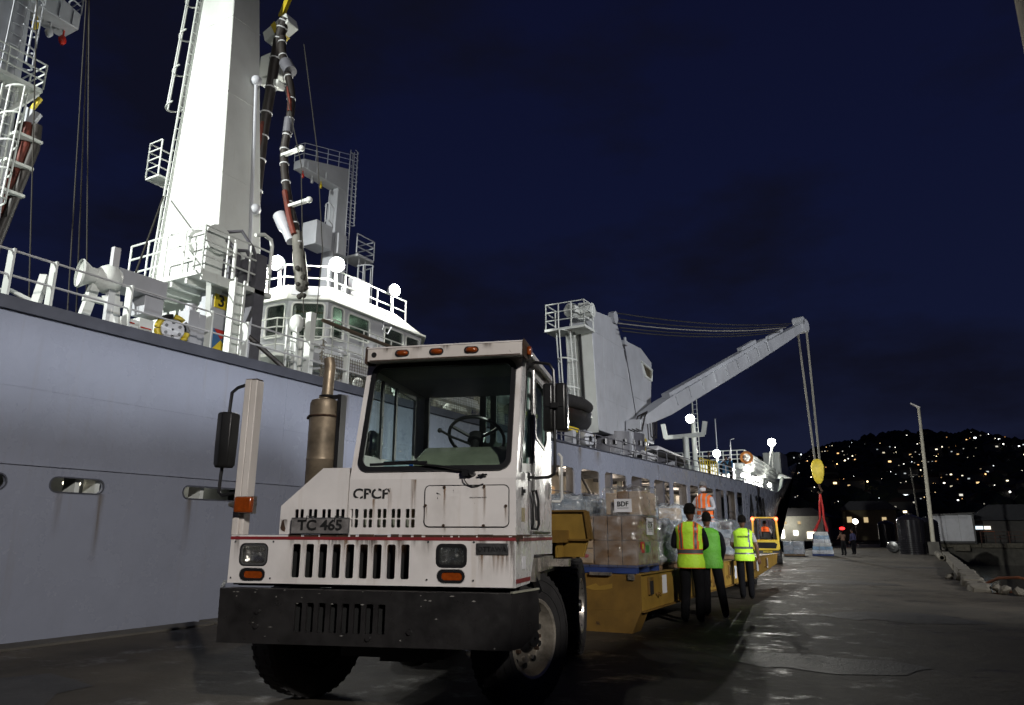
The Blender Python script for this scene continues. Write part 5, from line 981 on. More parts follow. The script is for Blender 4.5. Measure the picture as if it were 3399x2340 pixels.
while x < 0:
    dx = rnd.uniform(.04, .14); m.box(x, x + dx, -.0035, .004, 1.326 - rnd.uniform(.0, .02), 1.339 + rnd.uniform(.0, .006)); x += dx + rnd.uniform(0, .03)
tp(m, 'rust_seam', M_rust)
m = MB(); m.box(-.282, -.048, -.012, -.001, 1.205, 1.285); bd = tp(m, 'maker_badge', M_badge, bevel=.004)
text('badge_letters', 'OTTAWA', .048, M_badgehi, bd, frame((-.165, -.014, 1.243), (1, 0, .0), (.0, 0, 1)), .003, bold=.008)
M_scuff = mat('bare_metal_scuff', (.28, .27, .25), .5, .5, var=.3)
# bumper: deep pressed channel with swept ends and slots
bs = [rr(-1.592 + k * .0905, -1.592 + k * .0905 + .055, .668, .866, .006, 1) for k in range(8)]
m = MB(); m.prism([(-2.195, .578), (-.003, .592), (-.003, .955), (-2.205, .955)], .02, XZ(-.10), holes=bs)
m.add([(-2.205, -.12, .955), (-2.195, -.12, .578), (-2.335, .13, .60), (-2.345, .13, .995)], [(0, 1, 2, 3)])
m.add([(-2.205, -.10, .955), (-2.195, -.10, .578), (-2.315, .13, .60), (-2.325, .13, .995)], [(0, 3, 2, 1)])
m.add([(-.003, -.12, .955), (-.003, -.12, .592), (.05, -.04, .60), (.10, .06, .65), (.135, .17, .70), (.135, .17, .965)], [(0, 5, 4, 3, 2, 1)])
m.add([(-.003, -.10, .955), (-.003, -.10, .592), (.04, -.03, .60), (.09, .07, .65), (.115, .17, .70), (.115, .17, .965)], [(0, 1, 2, 3, 4, 5)])
m.box(-2.20, -.01, -.119, .02, .940, .954); m.box(-2.19, -.01, -.119, .02, .592, .606)
m.add([(-.003, -.12, .955), (.135, .17, .965), (.115, .17, .965), (-.003, -.09, .955)], [(0, 1, 2, 3)]); m.add([(-2.205, -.12, .955), (-2.345, .13, .995), (-2.30, .13, .995), (-2.205, -.09, .955)], [(0, 3, 2, 1)])
BU = tp(m, 'bumper', M_bumper, smooth=25, bevel=.006)
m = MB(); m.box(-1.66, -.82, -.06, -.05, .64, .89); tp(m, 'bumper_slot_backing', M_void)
for x, z in ((-1.885, .80), (-1.885, .70), (-1.02, .64), (-.72, .69)):
    m = MB(); m.cyl((x, -.118, z), (x, -.136, z), .018, 8); tp(m, 'bolt', M_bumper, BU)
m = MB(); m.bar((.0, -.124, .962), (.132, .168, .972), .022, .012); tp(m, 'bright_worn_edge', mat('worn_edge', (.34, .34, .27), .5, .3, var=.4), BU)
# engine cover with louvre slots
def slotrow(z0, z1, ks): return [rr(-1.722 + k * .1112 + j, -1.722 + k * .1112 + j + .030, z0, z1, .007, 2) for k in ks for j in (0, .043)]
up_l = slotrow(1.460, 1.527, range(4)); lo_l = slotrow(1.392, 1.452, range(4))
m = MB(); m.prism([(-1.842, 1.341), (-1.295, 1.341), (-1.295, 1.834), (-1.511, 1.834), (-1.842, 1.552)], .01, XZ(.03), holes=up_l + lo_l); EC = tp(m, 'engine_cover', M_white)
m = MB(); m.add([(-1.842, .03, 1.552), (-1.511, .03, 1.834), (-1.511, .85, 1.834), (-1.842, .85, 1.552)], [(0, 1, 2, 3)]); m.add([(-1.511, .03, 1.834), (-1.30, .03, 1.834), (-1.30, .85, 1.834), (-1.511, .85, 1.834)], [(0, 1, 2, 3)]); m.add([(-1.842, .03, 1.341), (-1.842, .03, 1.552), (-1.842, .85, 1.552), (-1.842, .85, 1.341)], [(0, 1, 2, 3)]); m.add([(-1.842, .85, 1.341), (-1.842, .85, 1.552), (-1.511, .85, 1.834), (-1.30, .85, 1.834), (-1.30, .85, 1.341)], [(0, 1, 2, 3, 4)]); tp(m, 'engine_cover_top', M_white, EC)
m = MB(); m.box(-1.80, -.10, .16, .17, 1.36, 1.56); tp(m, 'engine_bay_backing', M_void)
m = MB(); m.prism([(-1.832, 1.39), (-1.822, 1.44), (-1.812, 1.45), (-1.800, 1.41), (-1.79, 1.385), (-1.795, 1.36), (-1.81, 1.365), (-1.826, 1.375)], .003, XZ(.019)); tp(m, 'rust_hole', M_rust, EC)
# number plate
m = MB(); m.box(-1.722, -1.252, -.022, -.016, 1.346, 1.464); PL = tp(m, 'number_plate', M_plate)
for (x0, x1, z0, z1) in ((-1.722, -1.252, 1.458, 1.464), (-1.722, -1.252, 1.346, 1.351), (-1.722, -1.717, 1.351, 1.458), (-1.257, -1.252, 1.351, 1.458)):
    m = MB(); m.box(x0, x1, -.0255, -.0225, z0, z1); tp(m, 'plate_rim', M_bright, PL)
text('plate_letters', 'TC 465', .105, M_letter, PL, frame((-1.487, -.026, 1.406), (1, 0, 0), (0, 0, 1)), .003, sx=1.12)
m = MB(); m.tube([(-1.60, -.03, 1.44), (-1.59, -.04, 1.475), (-1.57, -.02, 1.47), (-1.56, .03, 1.475)], .004, 5); m.tube([(-1.37, -.03, 1.43), (-1.36, -.04, 1.475), (-1.34, -.02, 1.47), (-1.33, .03, 1.475)], .004, 5); tp(m, 'tie_wire', M_black, PL)
# cab lower front
up_r = slotrow(1.460, 1.527, range(4, 9)); lo_r = slotrow(1.392, 1.452, range(4, 9))
up_r = up_r[0:]; lo_r = lo_r[0:]
m = MB(); m.prism([(-1.288, 1.341), (-.004, 1.341), (-.004, 1.745), (-1.288, 1.745)], .01, XZ(.03), holes=[h for h in up_r + lo_r if h[0][0] > -1.22 or True]); CF = tp(m, 'cab_front', M_white)
text('stencil_letters', 'CPCP', .105, M_blackink, CF, frame((-1.11, .016, 1.635), (1, 0, 0), (0, 0, 1)), .001, sx=1.15)
m = MB(); m.prism(rr(-.690, -.049, 1.393, 1.697, .04, 6), .004, XZ(.0195), holes=[rr(-.684, -.055, 1.399, 1.691, .036, 6)]); tp(m, 'hatch_gasket', M_gasket, CF)
m = MB(); m.prism(rr(-.683, -.056, 1.400, 1.690, .035, 6), .006, XZ(.0190)); HT_ = tp(m, 'access_hatch', M_white, CF, bevel=.002)
text('stencil_remains', 'N 12', .10, M_blackworn, HT_, frame((-.50, .0115, 1.62), (1, 0, 0), (0, 0, 1)), .0008)
text('hatch_label', 'CPCP-OTTAWA TRUCK', .012, M_letter, HT_, frame((-.28, .0115, 1.604), (1, 0, 0), (0, 0, 1)), .0005)
for x, z in ((-.535, 1.682), (-.235, 1.682), (-.676, 1.55), (-.072, 1.545), (-.535, 1.408), (-.235, 1.408)):
    m = MB(); m.cyl((x, .012, z), (x, .002, z), .010, 10); tp(m, 'hatch_bolt', M_rust, HT_)
# slanted windscreen wall: from y=.03 at z=1.745 up to y=.27 at z=2.70
SL = frame((0, .02, 1.745), (1, 0, 0), (0, .235, .955)); sl = Matrix(SL)
W0 = rr(-1.215, -.062, .075, .945, .075, 6)
m = MB(); m.prism([(-1.288, 0), (-.004, 0), (-.004, .985), (-1.288, .985)], .03, sl @ Matrix.Translation((0, 0, -.03)), holes=[W0]); tp(m, 'windscreen_frame', M_white)
m = MB(); m.prism(rr(-1.235, -.042, .055, .965, .09, 6), .02, sl @ Matrix.Translation((0, 0, .001)), holes=[rr(-1.197, -.080, .093, .927, .062, 6)]); tp(m, 'windscreen_gasket', M_gasket, bevel=.006)
m = MB(); m.prism(rr(-1.21, -.067, .08, .94, .07, 6), .004, sl @ Matrix.Translation((0, 0, -.012))); tp(m, 'windscreen_glass', M_glass)
# cab sides, rear wall, floor, roof
side = [(.03, 1.341), (1.665, 1.341), (1.665, 2.78), (.30, 2.72), (.03, 1.745)]
qw = [(.20, 1.835), (.56, 1.86), (.615, 2.62), (.565, 2.665), (.475, 2.655), (.435, 2.62)]
dw = [(.80, 2.13), (1.22, 2.08), (1.34, 2.16), (1.34, 2.60), (1.30, 2.625), (.80, 2.625), (.76, 2.58), (.76, 2.17)]
def ins(poly, d):
    cx = sum(p[0] for p in poly) / len(poly); cz = sum(p[1] for p in poly) / len(poly)
    return [(cx + (x - cx) * d, cz + (z - cz) * d) for x, z in poly]
m = MB(); m.prism(side, .025, YZ(-.027), holes=[qw, dw]); CS = tp(m, 'cab_side', M_whiteside)
m = MB(); m.prism([(0, .985), (.54, .985), (.72, 1.19), (1.66, 1.175), (1.66, 1.336), (0, 1.336)], .02, YZ(-.018)); tp(m, 'side_skirt', M_whiteside)
m = MB(); m.prism(ins(qw, 1.07), .008, YZ(.0), holes=[ins(qw, .94)]); tp(m, 'quarter_window_gasket', M_gasket, CS)
m = MB(); m.prism(qw, .004, YZ(-.015)); tp(m, 'quarter_window', M_glassside, CS)
# door: outer skin 6 mm proud
dr = [(.665, 1.372), (1.52, 1.368), (1.52, 2.70), (.665, 2.68)]
m = MB(); m.prism(dr, .008, YZ(.0), holes=[ins(dw, 1.02)]); DO = tp(m, 'door', M_whiteside, bevel=.002)
m = MB(); m.prism(ins(dw, 1.05), .014, YZ(.0005), holes=[ins(dw, .95)]); tp(m, 'window_gasket', M_gasket, DO)
m = MB(); m.prism(dw, .004, YZ(-.012)); tp(m, 'door_window', M_glassside, DO)
m = MB(); m.cyl((.016, .655, 1.39), (.016, .655, 2.68), .009, 8); tp(m, 'hinge', M_bright, DO)
m = MB(); m.box(.012, .022, 1.40, 1.46, 1.66, 1.80); m.box(.022, .034, 1.41, 1.45, 1.70, 1.78); tp(m, 'handle', M_bright, DO)
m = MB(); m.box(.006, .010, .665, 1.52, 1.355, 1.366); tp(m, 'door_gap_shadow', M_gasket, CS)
m = MB(); m.tube([(.03, .50, 1.67), (.06, .50, 1.68), (.075, .51, 1.60), (.075, .53, 1.42), (.06, .535, 1.385), (.03, .535, 1.39), (.025, .535, 1.40)], .011, 8); m.tube([(.03, .50, 1.67), (.055, .515, 1.55), (.06, .52, 1.45)], .009, 8); m.tube([(.03, .43, 1.665), (.045, .43, 1.60), (.045, .45, 1.43), (.03, .47, 1.385)], .009, 8); tp(m, 'grab_handle', M_black)
m = MB(); m.box(.002, .012, .21, .25, 1.63, 1.69); m.cyl((.012, .23, 1.66), (.03, .23, 1.66), .014, 8); tp(m, 'latch', M_black)
m = MB(); m.box(.0005, .0025, .22, .34, 1.44, 1.54); tp(m, 'torn_sticker', mat('old_sticker', (.36, .31, .18), .8, var=.4, scale=30))
m = MB(); m.box(.0035, .005, .22, .36, 1.10, 1.19); tp(m, 'paper_label', M_paper)
m = MB(); m.box(.0012, .006, .05, .55, 1.334, 1.345); tp(m, 'side_rust_seam', M_rust)
# far side of the cab with sliding windows
lw1 = [(.20, 1.95), (1.37, 1.97), (1.37, 2.59), (.42, 2.61), (.36, 2.56)]
m = MB(); m.prism(side, .025, YZ(-1.290), holes=[lw1]); tp(m, 'far_cab_side', M_white)
m = MB(); m.prism(lw1, .004, YZ(-1.276)); tp(m, 'far_side_window', M_glass)
for y in (.51, .83): m = MB(); m.box(-1.275, -1.255, y, y + .04, 1.95, 2.61); tp(m, 'window_bar', M_gasket)
m = MB(); m.box(-1.253, -1.245, .50, .52, 2.2, 2.30); tp(m, 'window_latch', M_bright)
m = MB(); m.prism([(-1.264, 1.341), (-.028, 1.341), (-.028, 2.78), (-1.264, 2.78)], .03, XZ(1.665), holes=[rr(-1.22, -.70, 1.95, 2.70, .02), rr(-.636, -.593, 2.20, 2.67, .018), rr(-.533, -.12, 2.20, 2.69, .03)]); tp(m, 'cab_rear_wall', M_interior)
m = MB(); m.prism(rr(-.536, -.117, 2.197, 2.693, .03), .004, XZ(1.66)); tp(m, 'rear_window', M_glassside)
m = MB(); m.prism(rr(-.639, -.59, 2.197, 2.673, .02), .004, XZ(1.66)); tp(m, 'rear_window', M_glassside)
m = MB(); m.box(-1.262, -.03, .06, 1.63, 1.342, 1.36); tp(m, 'cab_floor', M_interior)
m = MB(); m.prism([(.25, 2.70), (1.70, 2.775), (1.70, 2.812), (.25, 2.80)], 1.36, YZ(-1.325)); RO = tp(m, 'cab_roof', M_white, bevel=.006)
m = MB(); m.box(-1.26, -.03, .32, 1.62, 2.66, 2.695); tp(m, 'headlining', M_interior)
m = MB(); m.bar((.045, .30, 2.735), (.045, 1.70, 2.752), .03, .03); tp(m, 'drip_rail', M_whiteside, RO)
# visor with marker lamps
m = MB(); m.prism([(.07, 2.672), (.12, 2.672), (.28, 2.70), (.28, 2.80), (.09, 2.782), (.07, 2.775)], 1.26, YZ(-1.222)); VI = tp(m, 'visor', M_whitepost, bevel=.006)
m = MB(); m.box(-1.225, .041, .066, .10, 2.776, 2.786); tp(m, 'visor_top_lip', M_white, VI)
for x0, x1 in ((-1.236, -1.223), (.039, .052)): m = MB(); m.prism([(.06, 2.655), (.16, 2.655), (.30, 2.69), (.30, 2.80), (.08, 2.80), (.06, 2.78)], x1 - x0, YZ(x0)); tp(m, 'visor_end_cap', M_rust, VI, bevel=.003)
m = MB(); m.cyl((-1.165, .072, 2.725), (-1.165, .066, 2.725), .022, 14); tp(m, 'lamp_hole', M_void, VI)
for x in (-.93, -.648, -.365):
    m = MB(); m.ball((x, .072, 2.728), (.052, .032, .026), 16, 8); ml = tp(m, 'marker_lamp', M_amber); m = MB(); m.prism(rr(x - .058, x + .058, 2.70, 2.756, .028, 6), .006, XZ(.0705)); tp(m, 'lamp_base', M_gasket, ml)
m = MB(); m.box(.053, .085, .16, .23, 2.69, 2.76); tp(m, 'marker_lamp', M_amber, bevel=.01)
m = MB(); m.box(-1.2, .02, .068, .0705, 2.674, 2.682); tp(m, 'visor_rust_edge', M_rust, VI)
# dashboard, steering wheel, seat
m = MB(); m.prism([(.12, 1.37), (.60, 1.37), (.66, 1.93), (.58, 2.00), (.42, 2.02), (.22, 1.93), (.12, 1.84)], .80, YZ(-.84)); m.prism([(.12, 1.37), (.5, 1.37), (.45, 1.80), (.2, 1.80)], .4, YZ(-1.245)); tp(m, 'dashboard', M_dash, bevel=.03)
m = MB(); c = Vector((-.49, .74, 2.14)); ax = Vector((0, .62, .78)).normalized(); m.torus(c, .235, .015, ax, 40, 8)
u_ = Vector((1, 0, 0)); q_ = ax.cross(u_)
for t in (95, 215, 335): m.tube([c + (u_ * math.cos(R(t)) + q_ * math.sin(R(t))) * .225, c - ax * .03], .014, 8)
m.cyl(c - ax * .06, c + ax * .01, .07, 16); SW = tp(m, 'steering_wheel', M_plastic)
m = MB(); m.cyl(c - ax * .06, c - ax * .5, .035, 10); tp(m, 'column', M_plastic, SW)
m = MB(); m.tube([c - ax * .1, c + Vector((-.2, -.05, .0)), c + Vector((-.29, -.08, .05))], .011, 6); m.ball(c + Vector((-.30, -.08, .055)), .022, 10, 6); tp(m, 'gear_lever', M_plastic, SW)
m = MB(); m.box(-.62, -.12, 1.0, 1.45, 1.45, 1.72); m.box(-.62, -.12, 1.42, 1.52, 1.72, 2.02); tp(m, 'driver_seat', M_plastic, bevel=.04)
m = MB(); m.lathe([(.005, 0), (.036, .01), (.037, .10), (.030, .13), (.014, .19), (.014, .21)], (-1.08, .17, 1.86), (1, 0, .05), 14); bt = tp(m, 'water_bottle', glassmat('bottle_plastic', (.75, .9, .95), .3, .05, .1)); m = MB(); m.cyl((-.87, .17, 1.868), (-.845, .17, 1.869), .016, 12); tp(m, 'bottle_cap', mat('blue_cap', (.02, .12, .5), .4), bt)
# wiper, washer jet and loose cable
P_ = lambda u, v, w_: tuple(sl @ Vector((u, v, w_)))
m = MB(); m.tube([P_(-.345, .045, .03), P_(-.55, .075, .05), P_(-.86, .118, .035)], .009, 6); m.bar(P_(-1.13, .105, .028), P_(-.68, .118, .028), .014, .02); m.bar(P_(-1.02, .118, .036), P_(-.75, .128, .036), .01, .01); WI = tp(m, 'wiper', M_black)
m = MB(); m.cyl(P_(-.325, .03, .0), P_(-.325, .03, .055), .022, 12); m.box(-.40, -.35, -.02, .0, 1.76, 1.80); tp(m, 'wiper_motor_cap', M_black, WI)
m = MB(); m.cyl((-.24, .01, 1.765), (-.24, -.015, 1.765), .011, 8); m.bar((-.28, -.005, 1.762), (-.21, -.005, 1.768), .012, .012); tp(m, 'washer_jet', M_black)
m = MB(); m.tube([(-.385, -.012, 1.765), (-.38, -.01, 1.73), (-.36, 0, 1.70), (-.32, 0, 1.682), (-.28, 0, 1.688), (-.24, .004, 1.702)], .0045, 6); tp(m, 'loose_cable', M_black)
# mirror post on the far corner
m = MB(); m.box(-2.250, -2.195, .02, .125, 1.335, 2.560); m.box(-2.1945, -2.140, .02, .125, 1.60, 2.555); m.box(-2.1945, -2.160, .035, .125, 1.336, 1.599); MP = tp(m, 'mirror_post', M_whitepost, bevel=.006)
m = MB(); m.box(-2.245, -2.145, .028, .118, 2.5605, 2.566); tp(m, 'rusty_post_top', M_rust, MP)
m = MB(); m.tube([(-2.25, .07, 2.53), (-2.33, .05, 2.50), (-2.37, .04, 2.46), (-2.375, .04, 2.36), (-2.40, .04, 1.72), (-2.40, .04, 1.66), (-2.37, .04, 1.635), (-2.25, .06, 1.66)], .014, 8); m.cyl((-2.27, .06, 1.66), (-2.275, .06, 1.54), .006, 6); MA = tp(m, 'mirror_arm', M_black, MP)
m = MB(); rs = []
for z, s_ in ((1.85, .78), (1.875, .95), (2.05, 1), (2.27, 1), (2.29, .9)): rs.append([(-2.375 + a * s_, .02 + b_ * s_, z) for a, b_ in ((-.055, .07), (-.075, .02), (-.06, -.05), (.0, -.075), (.07, -.05), (.075, .06))])
m.rings(rs); tp(m, 'mirror', M_plastic, MP, smooth=50, bevel=.008)
m = MB(); m.box(-2.20, -2.055, -.06, .018, 1.50, 1.62); AL = tp(m, 'corner_lamp', M_amber, MP, bevel=.012); m = MB(); m.cyl((-2.265, -.01, 1.565), (-2.20, -.01, 1.565), .018, 8, r2=.03); m.box(-2.206, -2.05, -.02, .02, 1.495, 1.625); tp(m, 'lamp_bracket', M_chrome, MP)
# right mirror on its loop bracket
m = MB(); m.tube([(.02, .42, 2.65), (.05, .38, 2.66), (.10, .27, 2.655), (.215, .25, 2.63), (.245, .25, 2.58), (.25, .25, 2.45), (.25, .25, 1.84), (.24, .255, 1.785), (.20, .27, 1.765), (.09, .36, 1.765), (.015, .44, 1.78)], .0125, 8); MB2 = tp(m, 'mirror_bracket', M_black)
m = MB(); m.box(.012, .03, .39, .45, 2.62, 2.69); m.box(.012, .03, .41, .47, 1.75, 1.81); tp(m, 'bracket_foot', M_black, MB2)
MR = None
for cx, w2 in ((.203, .043), (.302, .045)):
    m = MB(); rs = []
    for z, s_ in ((2.108, .86), (2.125, 1), (2.455, 1), (2.475, .88)): rs.append([(cx + a * w2 * s_, .27 + b_ * s_, z) for a, b_ in ((-1, .05), (-.95, -.03), (-.7, -.05), (.7, -.05), (.95, -.03), (1, .05))])
    m.rings(rs); MR = tp(m, 'mirror', M_plastic, smooth=50, bevel=.008)
m = MB(); m.box(.225, .285, .205, .235, 2.28, 2.32); m.box(.19, .32, .212, .221, 2.29, 2.31); tp(m, 'mirror_clamp', M_plastic, MR)
m = MB(); m.box(.3475, .351, .25, .318, 2.13, 2.45); tp(m, 'mirror_rim', M_bright, MR)
# rear grab rail beside the door
m = MB(); m.tube([(.02, 1.55, 1.64), (.09, 1.58, 1.64), (.11, 1.58, 1.67), (.11, 1.58, 2.05), (.08, 1.58, 2.08)], .014, 8); tp(m, 'grab_rail', mat('chipped_rail', (.5, .5, .48), .5, var=.1, rust=.5, rscale=30, rcol=(.02, .02, .02)))
# exhaust stack
m = MB(); m.lathe([(.10, 0), (.132, .02), (.132, .58), (.136, .585), (.136, .60), (.132, .605), (.133, 1.10), (.12, 1.13), (.06, 1.15), (.06, 1.18)], (-1.975, .9, 1.40), (0, 0, 1), 28, c0=True); ES = tp(m, 'exhaust_silencer', M_exh)
m = MB(); m.tube([(-1.96, .9, 2.56), (-1.955, .9, 2.75), (-1.95, .9, 2.86), (-1.965, .9, 2.93)], [.052, .052, .052, .048], 16); tp(m, 'tailpipe', M_exh, ES)
m = MB(); m.torus((-1.975, .9, 2.38), .138, .010, (0, 0, 1), 30, 6); m.cyl((-2.12, .85, 2.37), (-2.09, .86, 2.37), .014, 8); tp(m, 'clamp', M_rust, ES)
m = MB(); m.torus((-1.96, .9, 2.57), .06, .012, (0, 0, 1), 20, 6); tp(m, 'pipe_clamp', M_black, ES)
m = MB(); m.box(-1.835, -1.80, .86, .98, 1.5, 2.58); m.box(-1.93, -1.80, .88, .95, 2.55, 2.58); tp(m, 'heat_shield', M_black, ES)
m = MB(); m.lathe([(.05, 0), (.085, .02), (.085, .14), (.10, .16), (.10, .20), (.08, .26), (.02, .30)], (-1.52, .95, 1.95), (0, 0, 1), 20); m.cyl((-1.52, .95, 1.80), (-1.52, .95, 1.96), .05, 14); tp(m, 'air_intake', M_black)
# chassis
m = MB(); m.box(-1.55, -1.45, .15, 4.6, .70, .95); m.box(-.70, -.60, .15, 4.6, .70, .95); m.box(-1.8, -.3, .3, 1.7, .75, 1.0); m.box(-1.5, -.65, .5, 1.5, .42, .75); m.cyl((-1.9, 1.0, .53), (-.25, 1.0, .53), .07, 10); m.box(-1.3, -.85, .82, 1.12, .34, .62); tp(m, 'chassis', M_black)
m = MB(); m.lathe([(.02, 0), (.17, .02), (.22, .12), (.17, .28), (.02, .3)], (-1.08, .85, .50), (0, 1, 0), 16); tp(m, 'axle_casing', M_black)
m = MB(); m.box(-1.9, -.2, 1.75, 4.7, .96, 1.0); tp(m, 'rear_deck', M_black)
m = MB(); m.box(-.25, .02, .95, 1.6, 1.05, 1.16); m.box(-.20, .0, .78, 1.02, .98, 1.16); m.box(-.05, .17, 1.52, 1.68, 1.07, 1.13); tp(m, 'step_box', M_chrome)
m = MB(); m.box(-.2, -.02, 1.05, 1.5, .72, 1.03); m.tube([(-.05, .9, 1.1), (-.02, .85, 1.0), (.0, .95, .9)], .03, 6); tp(m, 'battery_box', M_black)
m = MB(); m.box(-1.6, -.5, 3.2, 4.2, 1.02, 1.16); m.cyl((-1.05, 3.6, 1.16), (-1.05, 3.6, 1.22), .42, 24); tp(m, 'fifth_wheel', M_rust)
# wheels
def wheel(name, loc, rz, parent, rad=.53, wd=.28, lug=.97, outer=1, rimm=None):
    w_ = empty(name, loc, rz, parent); r = rad
    m = MB(); hw = wd / 2
    m.lathe([(r * .56, -hw * .9), (r * .62, -hw * 1.0), (r * .80, -hw * 1.06), (r * .93, -hw * .98), (r * .975, -hw * .80), (r * .985, 0), (r * .975, hw * .80), (r * .93, hw * .98), (r * .80, hw * 1.06), (r * .62, hw), (r * .56, hw * .9)], (0, 0, 0), (1, 0, 0), 48)
    for q in (.70, .86): m.torus((hw * 1.045 * outer, 0, 0), r * q, .004, (1, 0, 0), 48, 4)
    n = 40
    for k in range(n):
        t = 2 * math.pi * k / n; M = Matrix.Rotation(t, 4, 'X')
        lim = .97 if lug < .99 else .80
        for sx in (-1, 1): m.box(min(sx * hw * .42, sx * hw * lim), max(sx * hw * .42, sx * hw * lim), -.017 + .012 * sx, .017 + .012 * sx, r * .95, r * (1.015 - (1 - lug) * .0) if lug < .99 else r * .992, 0, M)
        m.box(-hw * .36, hw * .36, -.02, .02, r * .95, r * (1.01 if lug < .99 else .9885), 0, M @ Matrix.Rotation(.06, 4, 'X'))
    m_ = m.build('tyre', M_rubber, w_, smooth=35)
    m = MB(); o = outer
    m.lathe([(r * .585, hw * .95 * o), (r * .565, hw * 1.0 * o), (r * .53, hw * .93 * o), (r * .50, hw * .6 * o), (r * .47, hw * .1 * o), (r * .43, hw * -.05 * o), (r * .36, hw * .30 * o), (r * .20, hw * .36 * o)], (0, 0, 0), (1, 0, 0), 40); rim = m.build('rim', rimm or M_chrome, w_, smooth=40)
    m = MB(); m.cyl((-hw * .55 * o, 0, 0), (-hw * .5 * o, 0, 0), r * .565, 32); m.build('brake_drum', M_void, w_)  # near-black disc added to darken and close the wheel's open back
    m = MB(); m.lathe([(r * .22, hw * .34 * o), (r * .20, hw * .55 * o), (r * .13, hw * .75 * o), (r * .12, hw * .95 * o), (.01, hw * .96 * o)], (0, 0, 0), (1, 0, 0), 28); m.build('hub', M_black, w_, smooth=40)
    for k in range(10):
        t = 2 * math.pi * k / 10; c = Vector((hw * .30 * o, r * .295 * math.cos(t), r * .295 * math.sin(t))); m = MB(); m.cyl(c, c + Vector((.035 * o, 0, 0)), .017, 6); m.build('wheel_nut', M_chrome if k % 3 else M_rust, w_)
    for k in range(10):
        t = 2 * math.pi * (k + .5) / 10; c = Vector((hw * .19 * o, r * .40 * math.cos(t), r * .40 * math.sin(t))); m = MB(); m.cyl(c, c + Vector((.015 * o, 0, 0)), .024, 10); m.build('hand_hole', M_void, w_)
    return w_
STEER = R(-24.6)
wheel('front_wheel', (-.16, 1.03, .53), STEER, TR, lug=1, rimm=mat('flaking_rim', (.40, .36, .30), .45, .6, var=.45, scale=9, rust=.42, rscale=12, rcol=(.045, .03, .02), rvar=.15))
wheel('front_wheel', (-2.02, 1.03, .53), STEER, TR, lug=1, outer=-1)
for x, o in ((-.13, 1), (-.46, 1), (-1.70, -1), (-2.03, -1)): wheel('rear_wheel', (x, 3.85, .53), 0, TR, outer=o)

# rust runs on the cab front and fascia
rnd = random.Random(9)
def drip(x, z, w_, h_, y, mt=None, side=False, par=None):
    m = MB()
    if side: m.add([(y, x, z - h_), (y, x + w_, z - h_), (y, x + w_, z), (y, x, z)], [(0, 1, 2, 3)])
    else: m.add([(x, y, z - h_), (x + w_, y, z - h_), (x + w_, y, z), (x, y, z)], [(0, 1, 2, 3)])
    m.build('rust_run', mt or M_drip, par or TR)
for x in (-.545, -.245): drip(x, 1.675, .025, .26, .0118); drip(x, 1.40, .028, .06, .0185)
drip(-.69, 1.54, .03, .12, .0118); drip(-.085, 1.54, .03, .14, .0118); drip(-.80, 1.74, .05, .38, .0188); drip(-.98, 1.68, .04, .22, .0188); drip(-1.10, 1.60, .03, .2, .0188)
for k in range(10): x = -1.70 + k * .1073 - .045; drip(x + rnd.uniform(-.01, .01), 1.325, rnd.uniform(.04, .07), rnd.uniform(.08, .26), -.0008, M_drip if k % 3 else M_dripdk)
for x, w_, h_ in ((-1.50, .25, .10), (-1.20, .18, .12), (-.92, .12, .2), (-.70, .1, .15), (-.30, .1, .16), (-.10, .09, .30), (-.05, .045, .33), (-2.2, .05, .2)): drip(x, 1.33, w_, h_, -.0012, M_dripdk)
drip(-.20, 1.21, .16, .16, -.0016); drip(-.27, 1.205, .05, .2, -.0016)
for y, w_, h_ in ((.05, .2, .08), (.3, .25, .1), (.06, .1, .2), (.9, .3, .06)): drip(y, 1.335, w_, h_, .0068, M_dripdk, True)
for x in (-1.10, -.62, -.28, -.85): drip(x, 2.775, .09, .05, .0665, M_dripdk)
drip(-1.84, 1.45, .07, .09, .0185, M_dripdk)
# paint chips and scuffs on bumper edge
for k in range(26):
    x = rnd.uniform(-2.1, -.05); z = rnd.choice((.948, .93, .90, .86, rnd.uniform(.6, .95))); m = MB(); a = rnd.uniform(.008, .04); b_ = rnd.uniform(.003, .009)
    m.prism([(x, z), (x + a * .6, z - b_ * .4), (x + a, z + b_ * .3), (x + a * .5, z + b_)], .001, XZ(-.1205)); m.build('paint_chip', M_scuff, BU)
# ================================================================== low trailer and its cargo (local frame: x right, y along the trailer, origin at the near right foot)
M_ty = mat('trailer_yellow_paint', (.28, .17, .03), .5, var=.25, scale=1.6, rust=.46, rscale=7, rcol=(.05, .025, .012), dirt=.8, streak=.3, bump=.15, bscale=5)  # dirt and rust deepened partly to carry the shadows on the trailer
M_tydk = mat('grimy_trailer_yellow', (.17, .095, .018), .55, var=.35, scale=2, rust=.50, rscale=5, rcol=(.045, .022, .012), dirt=.7, streak=.4)
TA = math.radians(1.9); T0 = (-3.727, 10.27, 0)
TL = tag(empty('cargo_trailer', T0, TA), 'yellow low cargo trailer with gooseneck loaded with wrapped pallets', 'trailer')
def tl(mb, name, mats, **k): return mb.build(name, mats, k.pop('parent', TL), **k)
m = MB(); m.box(-2.45, .06, .02, 13.9, .72, .775); tl(m, 'bed', M_tydk)
m = MB(); m.prism([(0, .30), (9.87, .30), (13.62, .50), (13.95, .79), (0, .79)], .06, YZ(.06)); SB = tl(m, 'side_beam', M_ty, bevel=.004)
m = MB(); m.box(.055, .17, .0, 9.9, .285, .299); tl(m, 'lower_flange', M_tydk, parent=SB)
m = MB(); m.box(.05, .16, .0, 13.9, .791, .803); tl(m, 'upper_flange', M_ty, parent=SB)
m = MB(); m.prism([(0, .30), (9.87, .30), (13.62, .50), (13.95, .79), (0, .79)], .06, YZ(-2.5)); tl(m, 'side_beam', M_ty)
